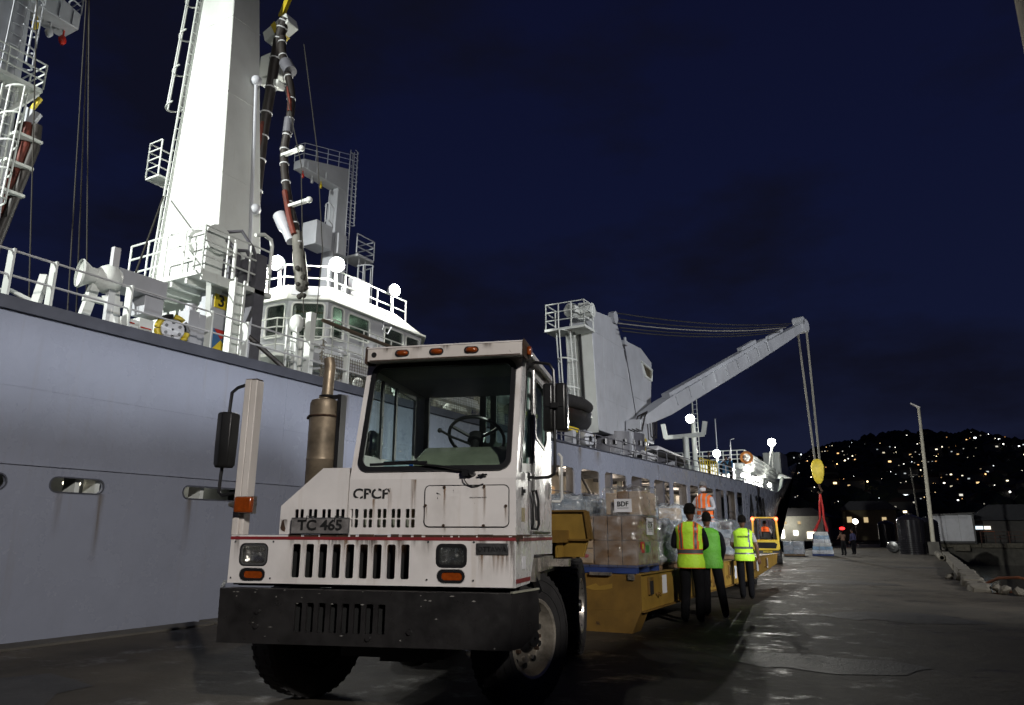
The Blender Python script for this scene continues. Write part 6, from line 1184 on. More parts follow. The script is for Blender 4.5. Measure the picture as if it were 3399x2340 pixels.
m = MB(); m.box(-2.44, .119, -.03, -.001, .30, .79); FB = tl(m, 'front_bulkhead', M_tydk)
m = MB(); m.prism([(-2.2, 0.0), (-.02, 0.0), (.115, .299), (-2.4, .299)], .05, XZ(.015)); tl(m, 'front_foot', M_tydk)
m = MB(); m.add([(-.02, 0, 0), (.115, 0, .299), (.115, .35, .299), (-.02, .35, 0)], [(0, 1, 2, 3)]); m.add([(-2.2, -.036, 0), (-.02, -.036, 0), (-.02, .35, 0.0), (-2.2, .35, 0.0)], [(0, 1, 2, 3)]); tl(m, 'foot_gusset', M_tydk)
m = MB(); m.prism([(-.72, .60), (-.55, .66), (-.50, .62), (-.40, .64), (-.30, .66), (-.30, .60), (-.42, .57), (-.60, .56)], .004, XZ(-.032)); tl(m, 'torn_plate', M_ty, parent=FB)
m = MB(); m.box(-.62, -.30, -.10, -.031, .775, .815); m.box(-.05, .04, -.07, -.031, .72, .80); tl(m, 'lashing_rail', M_chrome, parent=FB)
for k, (y, w_, z0, z1) in enumerate(((.30, .22, .50, .74), (2.5, .12, .40, .70), (3.9, .10, .42, .74), (4.25, .08, .38, .74), (4.6, .08, .36, .72), (6.2, .14, .5, .72), (8.3, .14, .48, .72), (9.6, .14, .5, .72), (11.4, .2, .5, .72))):
    m = MB(); m.box(.121, .15, y, y + w_, z0, z1); pk = tl(m, 'stake_pocket', M_tydk, bevel=.004); m = MB(); m.box(.151, .156, y + .03, y + w_ - .03, z0 - .0, z1 - .05); tl(m, 'pocket_opening', M_void, parent=pk)
for k in range(7):
    y = .75 + k * 1.75; m = MB(); m.tube([(.12, y - .06, .50), (.17, y - .05, .49), (.18, y, .46), (.17, y + .05, .49), (.12, y + .06, .50)], .013, 6); tl(m, 'lashing_ring', M_tydk)
for y, z in ((1.07, .62), (9.95, .58), (11.6, .60), (6.9, .55)):
    m = MB(); m.box(.121, .125, y, y + .24, z - .15, z + .12); tl(m, 'paper_notice', M_paper)
for y in (1.8, 3.3, 5.4, 7.6): m = MB(); m.box(.121, .124, y, y + .42, .32, .76); tl(m, 'dark_panel', M_tydk)
# gooseneck reaching over the tractor's rear
m = MB(); m.prism([(-1.15, 1.05), (-.35, 1.05), (-.28, 1.28), (-.33, 1.64), (-1.15, 1.66)], .05, XZ(-.95)); GN = tl(m, 'gooseneck', M_ty, bevel=.005)
m = MB(); m.box(-1.95, -1.151, -1.0, -.95, 1.05, 1.66); tl(m, 'gooseneck_plate', M_ty, parent=GN)
m = MB(); m.bar((-1.95, -.99, 1.665), (-.315, -.99, 1.655), .12, .025); m.bar((-1.95, -.99, 1.285), (-.255, -.99, 1.275), .14, .025); m.bar((-.30, -.99, 1.65), (-.245, -.99, 1.28), .05, .09); tl(m, 'gooseneck_rib', M_tydk, parent=GN)
for x in (-.62, -.98): m = MB(); m.prism([(0, 1.05), (.25, 1.05), (.25, 1.27), (.08, 1.27)], .03, frame((x, -1.0, 0), (0, -1, 0), (0, 0, 1))); tl(m, 'gusset', M_ty, parent=GN)
m = MB(); m.box(-1.9, -.55, -3.2, -.949, 1.24, 1.40); m.prism([(-.949, 1.02), (-.949, 1.62), (-.03, .79), (-.03, .40)], 1.1, YZ(-1.85)); tl(m, 'gooseneck_beam', M_tydk, parent=GN)
for x in (-.25, -.62, -2.1): 
    for y in (10.6, 11.7): wheel('trailer_wheel', (x - .06, y, .29), TA * 0, TL, .29, .2)
# ---- cargo
M_card = mat('brown_cardboard', (.20, .125, .07), .8, var=.18, scale=2.2, dirt=.2, bump=.08)
M_card2 = mat('pale_cardboard', (.40, .30, .20), .8, var=.14, scale=3)
M_bluep = mat('blue_pallet', (.02, .045, .17), .6, var=.3, dirt=.3)
M_woodp = mat('pallet_wood', (.20, .13, .07), .8, var=.3)
M_film = glassmat('stretch_film', (.985, .985, .985), .5, .13, .34, .8, 7, (.8, .8, .8), (1.2, 1.2, 2.6))  # pale streaks in both films paint in their glints
M_film2 = glassmat('crumpled_film', (.96, .97, .98), .6, .12, .7, 1.0, 9, (.75, .78, .8), (1.5, 1.5, 4))
M_bot = mat('bottled_water_packs', (.30, .36, .42), .3, var=.35, scale=7, bump=.5, bscale=16)
M_darkgoods = mat('dark_packs', (.10, .095, .10), .5, var=.4, scale=5)
M_redprint = mat('red_print', (.42, .02, .03), .6); M_green = mat('green_print', (.05, .2, .05), .6)
def rumple(x0, x1, y0, y1, z0, z1, seed, amp=.03, n=10, taper=0):
    # crumpled skin: subdivided box pushed in and out
    bm = bmesh.new(); bmesh.ops.create_cube(bm, size=1); bmesh.ops.subdivide_edges(bm, edges=bm.edges[:], cuts=n, use_grid_fill=True)
    rnd = random.Random(seed); ph = [rnd.uniform(0, 6.28) for _ in range(9)]
    for v in bm.verts:
        p = v.co.copy(); t = 1 - taper * (p.z + .5)
        x = (x0 + x1) / 2 + p.x * (x1 - x0) * t; y = (y0 + y1) / 2 + p.y * (y1 - y0) * t; z = z0 + (p.z + .5) * (z1 - z0)
        d = (math.sin(x * 17 + ph[0] + z * 5) + math.sin(y * 19 + ph[1] - z * 6) + math.sin(z * 23 + ph[2] + x * 9 + y * 7) + rnd.uniform(-1, 1)) / 3.2 * amp; d = abs(d)
        nrm = Vector((p.x * (abs(p.x) > .49), p.y * (abs(p.y) > .49), p.z * (p.z > .49))); 
        if nrm.length: nrm.normalize()
        v.co = Vector((x, y, z)) + nrm * d
    me = bpy.data.meshes.new('film'); bm.to_mesh(me); bm.free(); me.polygons.foreach_set('use_smooth', [True] * len(me.polygons)); return me
def pallet(r, x0, x1, y0, y1, z, mt):
    for k in range(6):
        m = MB(); w_ = (x1 - x0) / 6; m.box(x0 + k * w_ + .01, x0 + (k + 1) * w_ - .01, y0, y1, z + .095, z + .115); m.build('deck_board', mt, r, world=False)
    for k in range(3):
        m = MB(); yy = y0 + (y1 - y0 - .1) * k / 2; m.box(x0, x1, yy, yy + .1, z + .001, z + .094); m.build('bearer', mt, r)
def load(name, label, x0, x1, y0, y1, z0, z1, nx, ny, nz, cm, fm, pm, seed, taper=0, amp=.02, parent=None, top=False, gap=.004, loc=None, rz=None, cat='pallet load', group='wrapped loads on the trailer'):
    r = tag(empty(name, loc if loc else T0, rz if rz is not None else TA), label, cat, group)
    pallet(r, x0, x1, y0, y1, z0 - .115, pm)
    rnd = random.Random(seed); dx, dy, dz = (x1 - x0) / nx, (y1 - y0) / ny, (z1 - z0) / nz
    for i in range(nx):
        for j in range(ny):
            for k in range(nz):
                if 0 < i < nx - 1 and 0 < j < ny - 1 and k < nz - 1: continue
                t = 1 - taper * (k / max(1, nz)); cx, cy = (x0 + x1) / 2, (y0 + y1) / 2
                a0, a1 = cx + (x0 + i * dx - cx) * t + gap, cx + (x0 + (i + 1) * dx - cx) * t - gap; b0, b1 = cy + (y0 + j * dy - cy) * t + gap, cy + (y0 + (j + 1) * dy - cy) * t - gap
                s_ = rnd.uniform(0, .006)
                m = MB(); m.box(a0 + s_, a1 - s_, b0 + s_, b1, z0 + k * dz + .002, z0 + (k + 1) * dz - .002); m.build('carton', cm[(i * 3 + k + j) % len(cm)], r, bevel=.006, seg=1)
    me = rumple(x0 - .012, x1 + .012, y0 - .012, y1 + .012, z0 - .03, z1 + .012, seed, amp, 12, taper); me.materials.append(fm); o = bpy.data.objects.new('stretch_film', me); COL.objects.link(o); o.parent = r
    return r
A1 = load('carton_pallet', 'large shrink-wrapped brown carton stack with BDF sheets just behind the tractor', -.94, -.04, .34, 1.50, .90, 1.62, 4, 3, 2, [M_card], M_film, M_bluep, 1, amp=.03)
for z in (.93, 1.15, 1.37): m = MB(); m.box(-.93, -.72, .318, .326, z, z + .20); m.build('printed_carton_face', M_card2, A1)
for z in (1.22, 1.0): m = MB(); m.prism([(-.85, z), (-.79, z + .01), (-.78, z + .05), (-.84, z + .06)], .002, XZ(.315)); m.build('red_logo', M_redprint, A1)
m = MB(); m.box(-.022, -.018, .84, 1.20, 1.34, 1.60); s_ = m.build('label_sheet', M_paper, A1); text('label_letters', 'BDF', .14, M_letter, s_, frame((-.016, 1.02, 1.49), (0, 1, 0), (0, 0, 1)), .001)
for k in range(2): m = MB(); m.box(-.0165, -.0155, .90, 1.14, 1.425 - k * .03, 1.433 - k * .03); m.build('label_line', M_letter, s_)
m = MB(); m.box(-.022, -.018, .50, .70, 1.08, 1.24); m.build('red_label', M_redprint, A1); m = MB(); m.box(-.022, -.0185, .72, 1.0, 1.08, 1.24); m.build('green_label', M_green, A1); m = MB(); m.cyl((-.0175, .60, 1.17), (-.0165, .60, 1.17), .045, 14); m.build('yellow_dot', M_yel, A1)
r = tag(empty('wrapped_bundle', T0, TA), 'smaller film-wrapped bundle with a white BDF sheet on top of the carton stack', 'bundle', 'wrapped loads on the trailer')
for i in range(3): m = MB(); m.box(-.60 + i * .19, -.60 + (i + 1) * .19 - .01, .62, 1.45, 1.64, 2.0 - .02 * (i == 0)); m.build('carton', (M_card2, M_card, M_card2)[i], r, bevel=.01)
me = rumple(-.66, -.0, .56, 1.5, 1.622, 2.05, 8, .06, 16, .12); me.materials.append(M_film); o = bpy.data.objects.new('stretch_film', me); COL.objects.link(o); o.parent = r
m = MB(); m.box(-.43, -.15, .528, .534, 1.68, 1.88); s_ = m.build('label_sheet', M_paper, r); text('label_letters', 'BDF', .105, M_letter, s_, frame((-.29, .524, 1.80), (1, 0, 0), (0, 0, 1)), .001); m = MB(); m.box(-.38, -.20, .525, .527, 1.738, 1.746); m.build('label_line', M_letter, s_)
load('water_pallet', 'crumpled clear film over bottled water behind the gooseneck', -2.25, -1.02, .45, 1.7, .90, 1.90, 3, 3, 4, [M_bot], M_film2, M_bluep, 2, amp=.13)
load('dark_wrapped_pallet', 'dark glossy wrapped load directly behind the carton stack', -.98, -.06, 1.66, 2.70, .90, 1.55, 2, 2, 3, [M_darkgoods], M_film2, M_woodp, 3, amp=.09)
load('water_pallet', 'second clear-wrapped water load on the ship side of the trailer', -2.3, -1.1, 1.9, 3.1, .90, 1.72, 3, 3, 4, [M_bot], M_film2, M_bluep, 4, amp=.10)
load('water_pallet', 'silvery wrapped water load standing behind the worker in the orange-striped vest', -1.1, -.06, 2.85, 4.0, .90, 1.82, 3, 3, 4, [M_bot, M_card2], M_film2, M_woodp, 5, amp=.10)
load('carton_pallet', 'pale cartons under loose film on the ship side mid trailer', -2.3, -1.2, 3.3, 4.6, .90, 1.74, 2, 3, 3, [M_card2, M_card], M_film2, M_woodp, 6, amp=.10)
load('water_pallet', 'grey wrapped load between the two lime-vested workers', -1.05, -.08, 5.1, 6.3, .90, 1.62, 3, 3, 4, [M_bot], M_film2, M_bluep, 7, amp=.09)
load('printed_pack_pallet', 'plastic-wrapped printed packs beside the customs worker', -1.0, -.10, 8.0, 9.0, .90, 1.66, 2, 2, 4, [M_darkgoods, M_bot], M_film2, M_woodp, 9, amp=.04)
load('carton_pallet', 'tan covered load on the ship side near the orange-vested man', -2.3, -1.2, 5.0, 6.4, .90, 1.75, 2, 3, 3, [M_card2], M_film, M_woodp, 10, amp=.04)
# pallets standing on the quay
load('bottled_water_stack', 'tall tapering stack of white and blue packs slung beneath the crane hook', -.66, .66, -.6, .6, .125, 1.55, 3, 3, 6, [mat('white_pack', (.55, .58, .62), .4, var=.2), mat('pale_blue_pack', (.22, .36, .5), .4, var=.2), mat('light_pack', (.6, .62, .6), .4, var=.2)], M_film, M_bluep, 12, taper=.42, amp=.03, loc=(-6.18, 54.2, 0), rz=.1, group='pallets standing on the quay')
load('bottled_water_stack', 'low square grey-wrapped pallet beside the forklift', -.62, .62, -.55, .55, .125, .92, 2, 2, 3, [M_bot, mat('grey_pack', (.42, .43, .46), .4, var=.2)], M_film2, M_woodp, 13, amp=.03, loc=(-7.85, 53.2, 0), rz=.08, group='pallets standing on the quay')
# crane hook block and red slings hanging over the tall stack
r = tag(empty('crane_hook', (-5.95, 53.75, 5.5)), 'yellow hook block hanging on the crane wires with red slings', 'crane hook')
m = MB(); rs = []
for z, s_ in ((4.72, .12), (4.95, .30), (5.4, .42), (5.9, .46), (6.25, .34), (6.4, .16)): rs.append([(-5.95 + s_ * a * .9, 53.75 + s_ * b_ * .6, z) for a, b_ in ((-1, -.5), (0, -1), (1, -.5), (1, .5), (0, 1), (-1, .5))])
m.rings(rs); m.build('hook_block', mat('hook_yellow', (.72, .55, .05), .5, var=.2), r, world=True, bevel=.04)
m = MB(); m.tube([(-5.95, 53.75, 4.75), (-5.95, 53.75, 4.5), (-5.8, 53.75, 4.25), (-5.95, 53.75, 4.05), (-6.1, 53.75, 4.2)], .07, 8); m.build('hook', M_rust, r, world=True)
M_sling = mat('red_sling', (.5, .03, .025), .7, var=.2)
for k, (dx, dy) in enumerate(((-.38, -.34), (.38, -.34), (-.38, .34), (.38, .34))):
    m = MB(); m.tube([(-5.95, 53.75, 4.1), (-5.98 + dx * .25, 53.85 + dy * .2, 3.2), (-6.02 + dx * .3, 54 + dy * .3, 2.4), (-6.18 + dx * 1.05, 54.2 + dy * 1.05, 1.58)], .06, 6); m.build('sling', M_sling, r, world=True)
# ================================================================== forklift (rear view)
FK = tag(empty('forklift', (-6.72, 37.1, 0), .18), 'yellow forklift seen from behind with two red lamps and a driver', 'forklift')
M_fy = mat('forklift_yellow', (.62, .44, .04), .4, var=.08, dirt=.25); M_fk = mat('forklift_dark', (.03, .03, .032), .5)
def fk(mb, name, mats, **k): return mb.build(name, mats, k.pop('parent', FK), **k)
m = MB(); m.prism(rr(-.62, .62, .62, 1.12, .12, 5), .55, XZ(.55)); CW = fk(m, 'counterweight', M_fy, bevel=.05)
m = MB(); m.prism([(-.44, .72), (.44, .72), (.50, .92), (.40, 1.0), (-.40, 1.0), (-.50, .92)], .03, XZ(.02)); fk(m, 'grille_opening', M_void, parent=CW)
m = MB(); m.prism(rr(-.60, .60, .35, .615, .05, 4), .5, XZ(.52)); fk(m, 'lower_counterweight', M_fk, bevel=.03)
text('maker_lettering', 'HYSTER', .12, M_yel, CW, frame((.06, -.0, .56), (1, 0, 0), (0, 0, 1)) @ Matrix.Translation((0, 0, .012)), .004)
m = MB(); m.box(-.55, .55, .5, 1.9, .45, 1.05); fk(m, 'body', M_fy, bevel=.05)
for x in (-.58, .58):
    m = MB(); m.bar((x, .15, 1.05), (x * .93, .30, 2.12), .08, .10); fk(m, 'guard_post', M_fy)
    m = MB(); m.bar((x, 1.75, .9), (x * .93, 1.45, 2.12), .08, .10); fk(m, 'guard_post', M_fy)
    m = MB(); m.ball((x * .93, .24, 2.10), .085, 12, 8); fk(m, 'tail_lamp', emat('red_tail_lamp_%d' % (x > 0), (1, .07, .03), 14))
    lamp('tail_lamp_glow', 'POINT', mw(FK) @ Vector((x * .93, .08, 2.10)), 3, (1, .06, .03), .06, parent=FK)
m = MB(); m.bar((-.57, .24, 2.16), (.57, .24, 2.16), .10, .05); m.bar((-.57, 1.5, 2.16), (.57, 1.5, 2.16), .10, .05); 
for k in range(5): m.bar((-.5 + k * .25, .28, 2.165), (-.5 + k * .25, 1.46, 2.165), .05, .04)
m.bar((-.55, .24, 2.16), (-.55, 1.5, 2.16), .06, .05); m.bar((.55, .24, 2.16), (.55, 1.5, 2.16), .06, .05); fk(m, 'overhead_guard', M_fy)
m = MB(); m.box(-.25, .25, .62, .72, 1.12, 1.50); m.box(-.27, .27, .72, 1.2, 1.08, 1.2); fk(m, 'seat', M_plastic, bevel=.06)
for x in (-.42, .42): m = MB(); m.box(x - .06, x + .06, 1.95, 2.1, .1, 2.5); fk(m, 'mast_channel', M_fk)
m = MB(); m.box(-.5, .5, 2.1, 2.16, .35, .9); m.bar((-.25, 2.16, .15), (-.25, 3.2, .15), .12, .05); m.bar((.25, 2.16, .15), (.25, 3.2, .15), .12, .05); fk(m, 'fork_carriage', M_fk)
m = MB(); m.cyl((-.2, .4, 1.3), (-.2, .4, 2.1), .035, 8); m.box(.1, .32, .1, .3, 1.12, 1.15); fk(m, 'exhaust_pipe', M_fk)
for x in (-.58, .58): wheel('steer_wheel', (x, .42, .29), 0, FK, .29, .2, outer=1 if x > 0 else -1); wheel('drive_wheel', (x, 1.65, .34), 0, FK, .34, .24, outer=1 if x > 0 else -1)
# ================================================================== people
def skin_mesh(verts, edges, rad, root=0, sub=1):
    me = bpy.data.meshes.new('sk'); me.from_pydata(verts, edges, []); o = bpy.data.objects.new('sk', me); COL.objects.link(o)
    o.modifiers.new('s', 'SKIN').use_smooth_shade = True
    for i, r in enumerate(rad): d = me.skin_vertices[0].data[i]; d.radius = r if isinstance(r, tuple) else (r, r); d.use_root = (i == root)
    su = o.modifiers.new('u', 'SUBSURF'); su.levels = sub; su.render_levels = sub
    res = bpy.data.meshes.new_from_object(o.evaluated_get(bpy.context.evaluated_depsgraph_get()))
    bpy.data.objects.remove(o); bpy.data.meshes.remove(me); return res
J0 = dict(pel=(0, 0, .96), wai=(0, 0, 1.10), che=(0, .0, 1.30), nb=(0, -.01, 1.46), nt=(0, .005, 1.56),
          shL=(-.185, 0, 1.42), elL=(-.24, -.02, 1.14), wrL=(-.24, .07, .90), shR=(.185, 0, 1.42), elR=(.24, -.02, 1.14), wrR=(.24, .07, .90),
          hiL=(-.095, 0, .90), knL=(-.10, .02, .50), anL=(-.10, -.02, .09), toL=(-.11, .14, .04), hiR=(.095, 0, .90), knR=(.10, .02, .50), anR=(.10, -.02, .09), toR=(.11, .14, .04))
RAD = dict(pel=(.145, .12), wai=(.13, .105), che=(.15, .115), nb=(.075, .07), nt=.055, shL=.075, elL=.05, wrL=.033, shR=.075, elR=.05, wrR=.033, hiL=.105, knL=.085, anL=.068, toL=.045, hiR=.105, knR=.085, anR=.068, toR=.045)
ED = [('pel', 'wai'), ('wai', 'che'), ('che', 'nb'), ('nb', 'nt'), ('che', 'shL'), ('shL', 'elL'), ('elL', 'wrL'), ('che', 'shR'), ('shR', 'elR'), ('elR', 'wrR'), ('pel', 'hiL'), ('hiL', 'knL'), ('knL', 'anL'), ('anL', 'toL'), ('pel', 'hiR'), ('hiR', 'knR'), ('knR', 'anR'), ('anR', 'toR')]
M_skin = mat('dark_skin', (.13, .065, .042), .5, var=.1); M_trous = mat('black_trousers', (.006, .006, .007), .9, var=.3, bump=.8, bscale=11, spec=.08); M_shoe = mat('dark_shoes', (.012, .011, .011), .5)
M_hair = mat('short_dark_hair', (.006, .005, .004), .9, bump=1, bscale=80, spec=.1)
M_lime = mat('lime_hi_vis', (.50, .86, .04), .65, var=.08, scale=5, bump=.9, bscale=9); M_orange = mat('orange_hi_vis', (.85, .15, .015), .65, var=.08, bump=.9, bscale=9)
M_refl = mat('reflective_tape', (.42, .43, .42), .35, .3, var=.1); M_refdk = mat('grey_reflective_tape', (.10, .11, .12), .4, .2, var=.2)
M_mask = mat('pale_face_mask', (.45, .58, .68), .8); M_white_eye = mat('eye', (.5, .48, .45), .4)
def hand(mb, wr, el, side, curl=.5):
    w_, e = Vector(wr), Vector(el); d = (w_ - e).normalized(); u = Vector((side, 0, 0)); u = (u - d * u.dot(d)).normalized(); n_ = d.cross(u).normalized() * side
    n_ = Vector((0, 1, 0)) if n_.length < .5 else n_
    f_ = (n_ if n_.y >= 0 else -n_); lat = d.cross(f_).normalized()
    mb.rings([[w_ + d * t + lat * (a * .036 * s_) + f_ * (b_ * .016 * s_) for a, b_ in ((-1, -.6), (0, -1), (1, -.6), (1, .6), (0, 1), (-1, .6))] for t, s_ in ((-.01, .75), (.03, 1), (.085, 1.05), (.095, .9))])
    for k in range(4):
        ln = (.066, .078, .074, .058)[k]; b_ = w_ + d * .085 + lat * (-.028 + .0185 * k); p1 = b_ + d * ln * .5 + f_ * ln * .12; p2 = p1 + (d * (1 - curl) + f_ * curl).normalized() * ln * .55
        mb.tube([b_, p1, p2], [.0095, .009, .0068], 6)
    b_ = w_ + d * .02 - lat * .032; p1 = b_ + d * .03 - lat * .022 + f_ * .01; mb.tube([b_, p1, p1 + d * .03 + f_ * .012], [.0115, .0105, .008], 6)
def person(label, loc, rz, pose={}, h=1.78, mats=None, vest=None, vtype=0, hair='hair', mask=None, zbase=0, group='dock workers', sleeves='long', head=(0, 0), gloves=None, backtext=None):
    """mats: dict shirt, trousers"""
    J = {k: Vector(v) for k, v in J0.items()}
    for k, v in pose.items(): J[k] = Vector(v)
    s = h / 1.80; r = tag(empty('person', loc, rz), label, 'person', group); r.scale = (s, s, s)
    names = list(J); idx = {n_: i for i, n_ in enumerate(names)}
    me = skin_mesh([tuple(J[n_]) for n_ in names], [(idx[a], idx[b_]) for a, b_ in ED], [RAD[n_] for n_ in names], 0, 2)
    ml = [mats['shirt'], mats.get('trousers', M_trous), mats.get('skin', M_skin), M_shoe]
    for x in ml: me.materials.append(x)
    segs = [(J[a], J[b_], a, b_) for a, b_ in ED]
    for p in me.polygons:
        c = p.center; best = None
        for a, b_, na, nb_ in segs:
            d = b_ - a; t = max(0, min(1, (c - a).dot(d) / d.length_squared)); q = (c - (a + d * t)).length
            if best is None or q < best[0]: best = (q, na, nb_, t)
        _, na, nb_, t = best
        if na.startswith(('hi', 'kn')) or nb_.startswith('hi') or (na == 'pel' and t < .5): k = 1
        elif na.startswith('an'): k = 3
        elif na in ('nb',): k = 2 if t > .35 else 0
        elif na.startswith('el'): k = 0 if (sleeves == 'long' and t < .85) else 2
        elif na.startswith('sh'): k = 0 if sleeves == 'long' or t < .7 else 2
        else: k = 0
        p.material_index = k; p.use_smooth = True
    # head and hands joined into the same body mesh
    mb = MB(); nt_ = J['nt']; hd = nt_ + Vector((head[0] * .5, .02 + head[1] * .5, .115)); M = Matrix.Translation(hd) @ Matrix.Rotation(R(head[0] * -60), 4, 'Z')
    rs = []
    for t, a, b_, yo in ((-.135, .020, .022, .03), (-.125, .042, .05, .028), (-.09, .056, .070, .018), (-.045, .067, .085, .008), (0, .074, .094, .0), (.045, .075, .096, -.004), (.085, .066, .084, -.006), (.112, .045, .056, -.008), (.124, .015, .02, -.008)):
        ring = []
        for k in range(20):
            an = 2 * math.pi * k / 20; x, y = a * math.cos(an), b_ * math.sin(an) + yo
            if math.sin(an) > .93: y += {-.09: .004, -.045: .022, 0: .010}.get(t, 0)
            if math.sin(an) > .6 and .15 < abs(math.cos(an)) < .6 and t == 0: y -= .010
            ring.append(M @ Vector((x, y, t)))
        rs.append(ring)
    mb.rings(rs)
    for sx in (-1, 1): mb.ball((sx * .077, -.005, -.01), (.012, .022, .034), 8, 6, 0, M)
    for sx, S_ in ((-1, 'L'), (1, 'R')): hand(mb, J['wr' + S_], J['el' + S_], sx)
    hm = mb.mesh('hm', M_skin, 60); bm = bmesh.new(); bm.from_mesh(me); n0 = len(bm.faces); bm.from_mesh(hm); bm.faces.ensure_lookup_table()
    for f_ in bm.faces[n0:]: f_.material_index = 2; f_.smooth = True
    bm.to_mesh(me); bm.free(); bpy.data.meshes.remove(hm); me.name = 'body'
    o = bpy.data.objects.new('body', me); COL.objects.link(o); o.parent = r
    for sx in (-1, 1): m = MB(); m.ball((sx * .032, .088, .006), (.012, .008, .007), 8, 6, 0, M); m.build('eye', M_white_eye, r)
    if hair in ('hair', 'fuzzy'):
        m = MB(); rs = []; g = .007 if hair == 'hair' else .015
        for t, a, b_, yo, front in ((-.035, .062, .055, -.042, .3), (-.01, .070, .072, -.032, .35), (.03, .077, .086, -.018, .6), (.06, .075, .092, -.008, 1), (.092, .064, .08, -.007, 1), (.12, .044, .054, -.008, 1), (.136, .012, .015, -.008, 1)):
            rs.append([M @ Vector(((a + g) * math.cos(2 * math.pi * k / 24) * (1 + .03 * math.sin(k * 5)), max(-1, 1) * ((b_ + g) * math.sin(2 * math.pi * k / 24)) + yo - (0 if front > .9 else .012), t + g * .5)) for k in range(24)])
        m.rings(rs); m.build('hair', M_hair, r, smooth=60)
    else:
        m = MB(); rs = []
        for t, a, b_ in ((.03, .083, .102), (.06, .083, .102), (.10, .07, .088), (.13, .045, .055), (.142, .012, .014)): rs.append([M @ Vector((a * math.cos(2 * math.pi * k / 20), b_ * math.sin(2 * math.pi * k / 20) - .004, t)) for k in range(20)])
        m.rings(rs); c = m.build('cap', hair, r, smooth=60); m = MB(); m.rings([[M @ Vector((.07 * math.cos(R(t)), .09 + q_ * math.sin(R(t)), .035)) for t in (0, 30, 60, 90, 120, 150, 180)] + [M @ Vector((.07 * math.cos(R(t)), .08 + q_ * .9 * math.sin(R(t)), .047)) for t in (180, 150, 120, 90, 60, 30, 0)] for q_ in (.0, .06)]); m.build('cap_peak', hair, r)
        m = MB(); m.ball((0, -.03, -.03), (.072, .075, .06), 12, 8, 0, M); m.build('hair', M_hair, r)
    if mask:
        m = MB(); rs = []
        for t, a, b_ in ((-.11, .045, .075), (-.085, .062, .098), (-.05, .072, .110), (-.02, .070, .098)): rs.append([M @ Vector((a * math.cos(R(k)), b_ * math.sin(R(k)) + .01, t)) for k in range(-10, 191, 20)] + [M @ Vector((a * .93 * math.cos(R(k)), b_ * .93 * math.sin(R(k)) + .008, t)) for k in range(190, -11, -20)])
        m.rings(rs); m.build('face_mask', mask, r, smooth=60)
    if vest is not None:
        base, s1, s2 = vest; prof = [(.82, .205, .155), (.90, .203, .15), (1.0, .195, .14), (1.10, .188, .132), (1.20, .192, .134), (1.30, .205, .138), (1.38, .212, .136), (1.43, .205, .125), (1.47, .165, .108), (1.50, .115, .095), (1.52, .085, .085)]
        n, kk = 64, 60; zs = [.82 + .70 * i / kk for i in range(kk + 1)]; m = MB(); pel, che, nb_ = J['pel'], J['che'], J['nb']
        def axis(z):
            t = (z - .96) / (1.46 - .96)
            return pel.lerp(nb_, t) if t >= 0 else pel + Vector((0, 0, (z - .96)))
        def dim(z):
            for (z0, a0, b0), (z1, a1, b1) in zip(prof, prof[1:]):
                if z <= z1: t = (z - z0) / (z1 - z0); return a0 + (a1 - a0) * t, b0 + (b1 - b0) * t
            return prof[-1][1:]
        rings_ = []
        for z in zs:
            a, b_ = dim(z); c = axis(z); c = Vector((c.x, c.y, c.z if z > .96 else z)); wob = .006 * math.sin(z * 23)
            rings_.append([c + Vector(((a + wob + .004 * math.sin(5 * 2 * math.pi * k / n + z * 9)) * math.cos(2 * math.pi * k / n), (b_ + wob) * math.sin(2 * math.pi * k / n), 0)) for k in range(n)])
        m.rings(rings_, 0, False, False)
        for i in range(kk):
            for k in range(n):
                z = (zs[i] + zs[i + 1]) / 2; an = 360 * (k + .5) / n; x = dim(z)[0] * math.cos(R(an)); q = 0
                if vtype == 0:      # orange edged silver braces and one waist band
                    ax_ = abs(x)
                    if .075 < ax_ < .145 and z > 1.06: q = 2 if .095 < ax_ < .125 else 1
                    if 1.03 < z < 1.115: q = 2 if 1.047 < z < 1.098 else 1
                    if z < .83 or (an % 180 > 170 and z > 1.2): q = 1
                elif vtype == 1:    # two dark grey waist bands and side braces
                    if 1.08 < z < 1.125 or .955 < z < 1.0: q = 2
                    if .10 < abs(x) < .135 and z > 1.125: q = 2 if x > 0 else 0
                elif vtype == 2:    # orange vest with silver bands
                    if .98 < z < 1.03 or 1.12 < z < 1.16: q = 2
                    if .10 < abs(x) < .135 and z > 1.16: q = 2
                m.m[i * n + k] = q
                if vtype == 2 and 84 < an < 96 and z > 1.0: m.m[i * n + k] = 3
        o = m.build('hi_vis_vest', [base, s1, s2, mats['shirt']], r, smooth=60)
        sd = o.modifiers.new('t', 'SOLIDIFY'); sd.thickness = .008; sd.offset = 1
        if backtext:
            for i, ch in enumerate(backtext):
                x = (i - (len(backtext) - 1) / 2) * .034; yb = -.1395 * math.sqrt(max(.01, 1 - (x / .208) ** 2)) + axis(1.335).y - .012
                t = math.atan2(x * .45, .14); text('vest_letter', ch, .050, M_letter, o, frame((x, yb, 1.335), (math.cos(t), math.sin(t), 0), (0, 0, 1)), .002)
    if gloves:
        for S_ in ('R', 'L')[:gloves[1]]: m = MB(); m.ball(tuple(J['wr' + S_] + (J['wr' + S_] - J['el' + S_]).normalized() * .05), (.055, .055, .075), 10, 8); m.build('glove', gloves[0], r)
    return r
navy = mat('dark_long_sleeves', (.010, .010, .013), .9, var=.3, bump=.8, bscale=12, spec=.1); grey = mat('grey_shirt', (.33, .31, .32), .8); pale = mat('pale_shirt', (.42, .42, .44), .8)
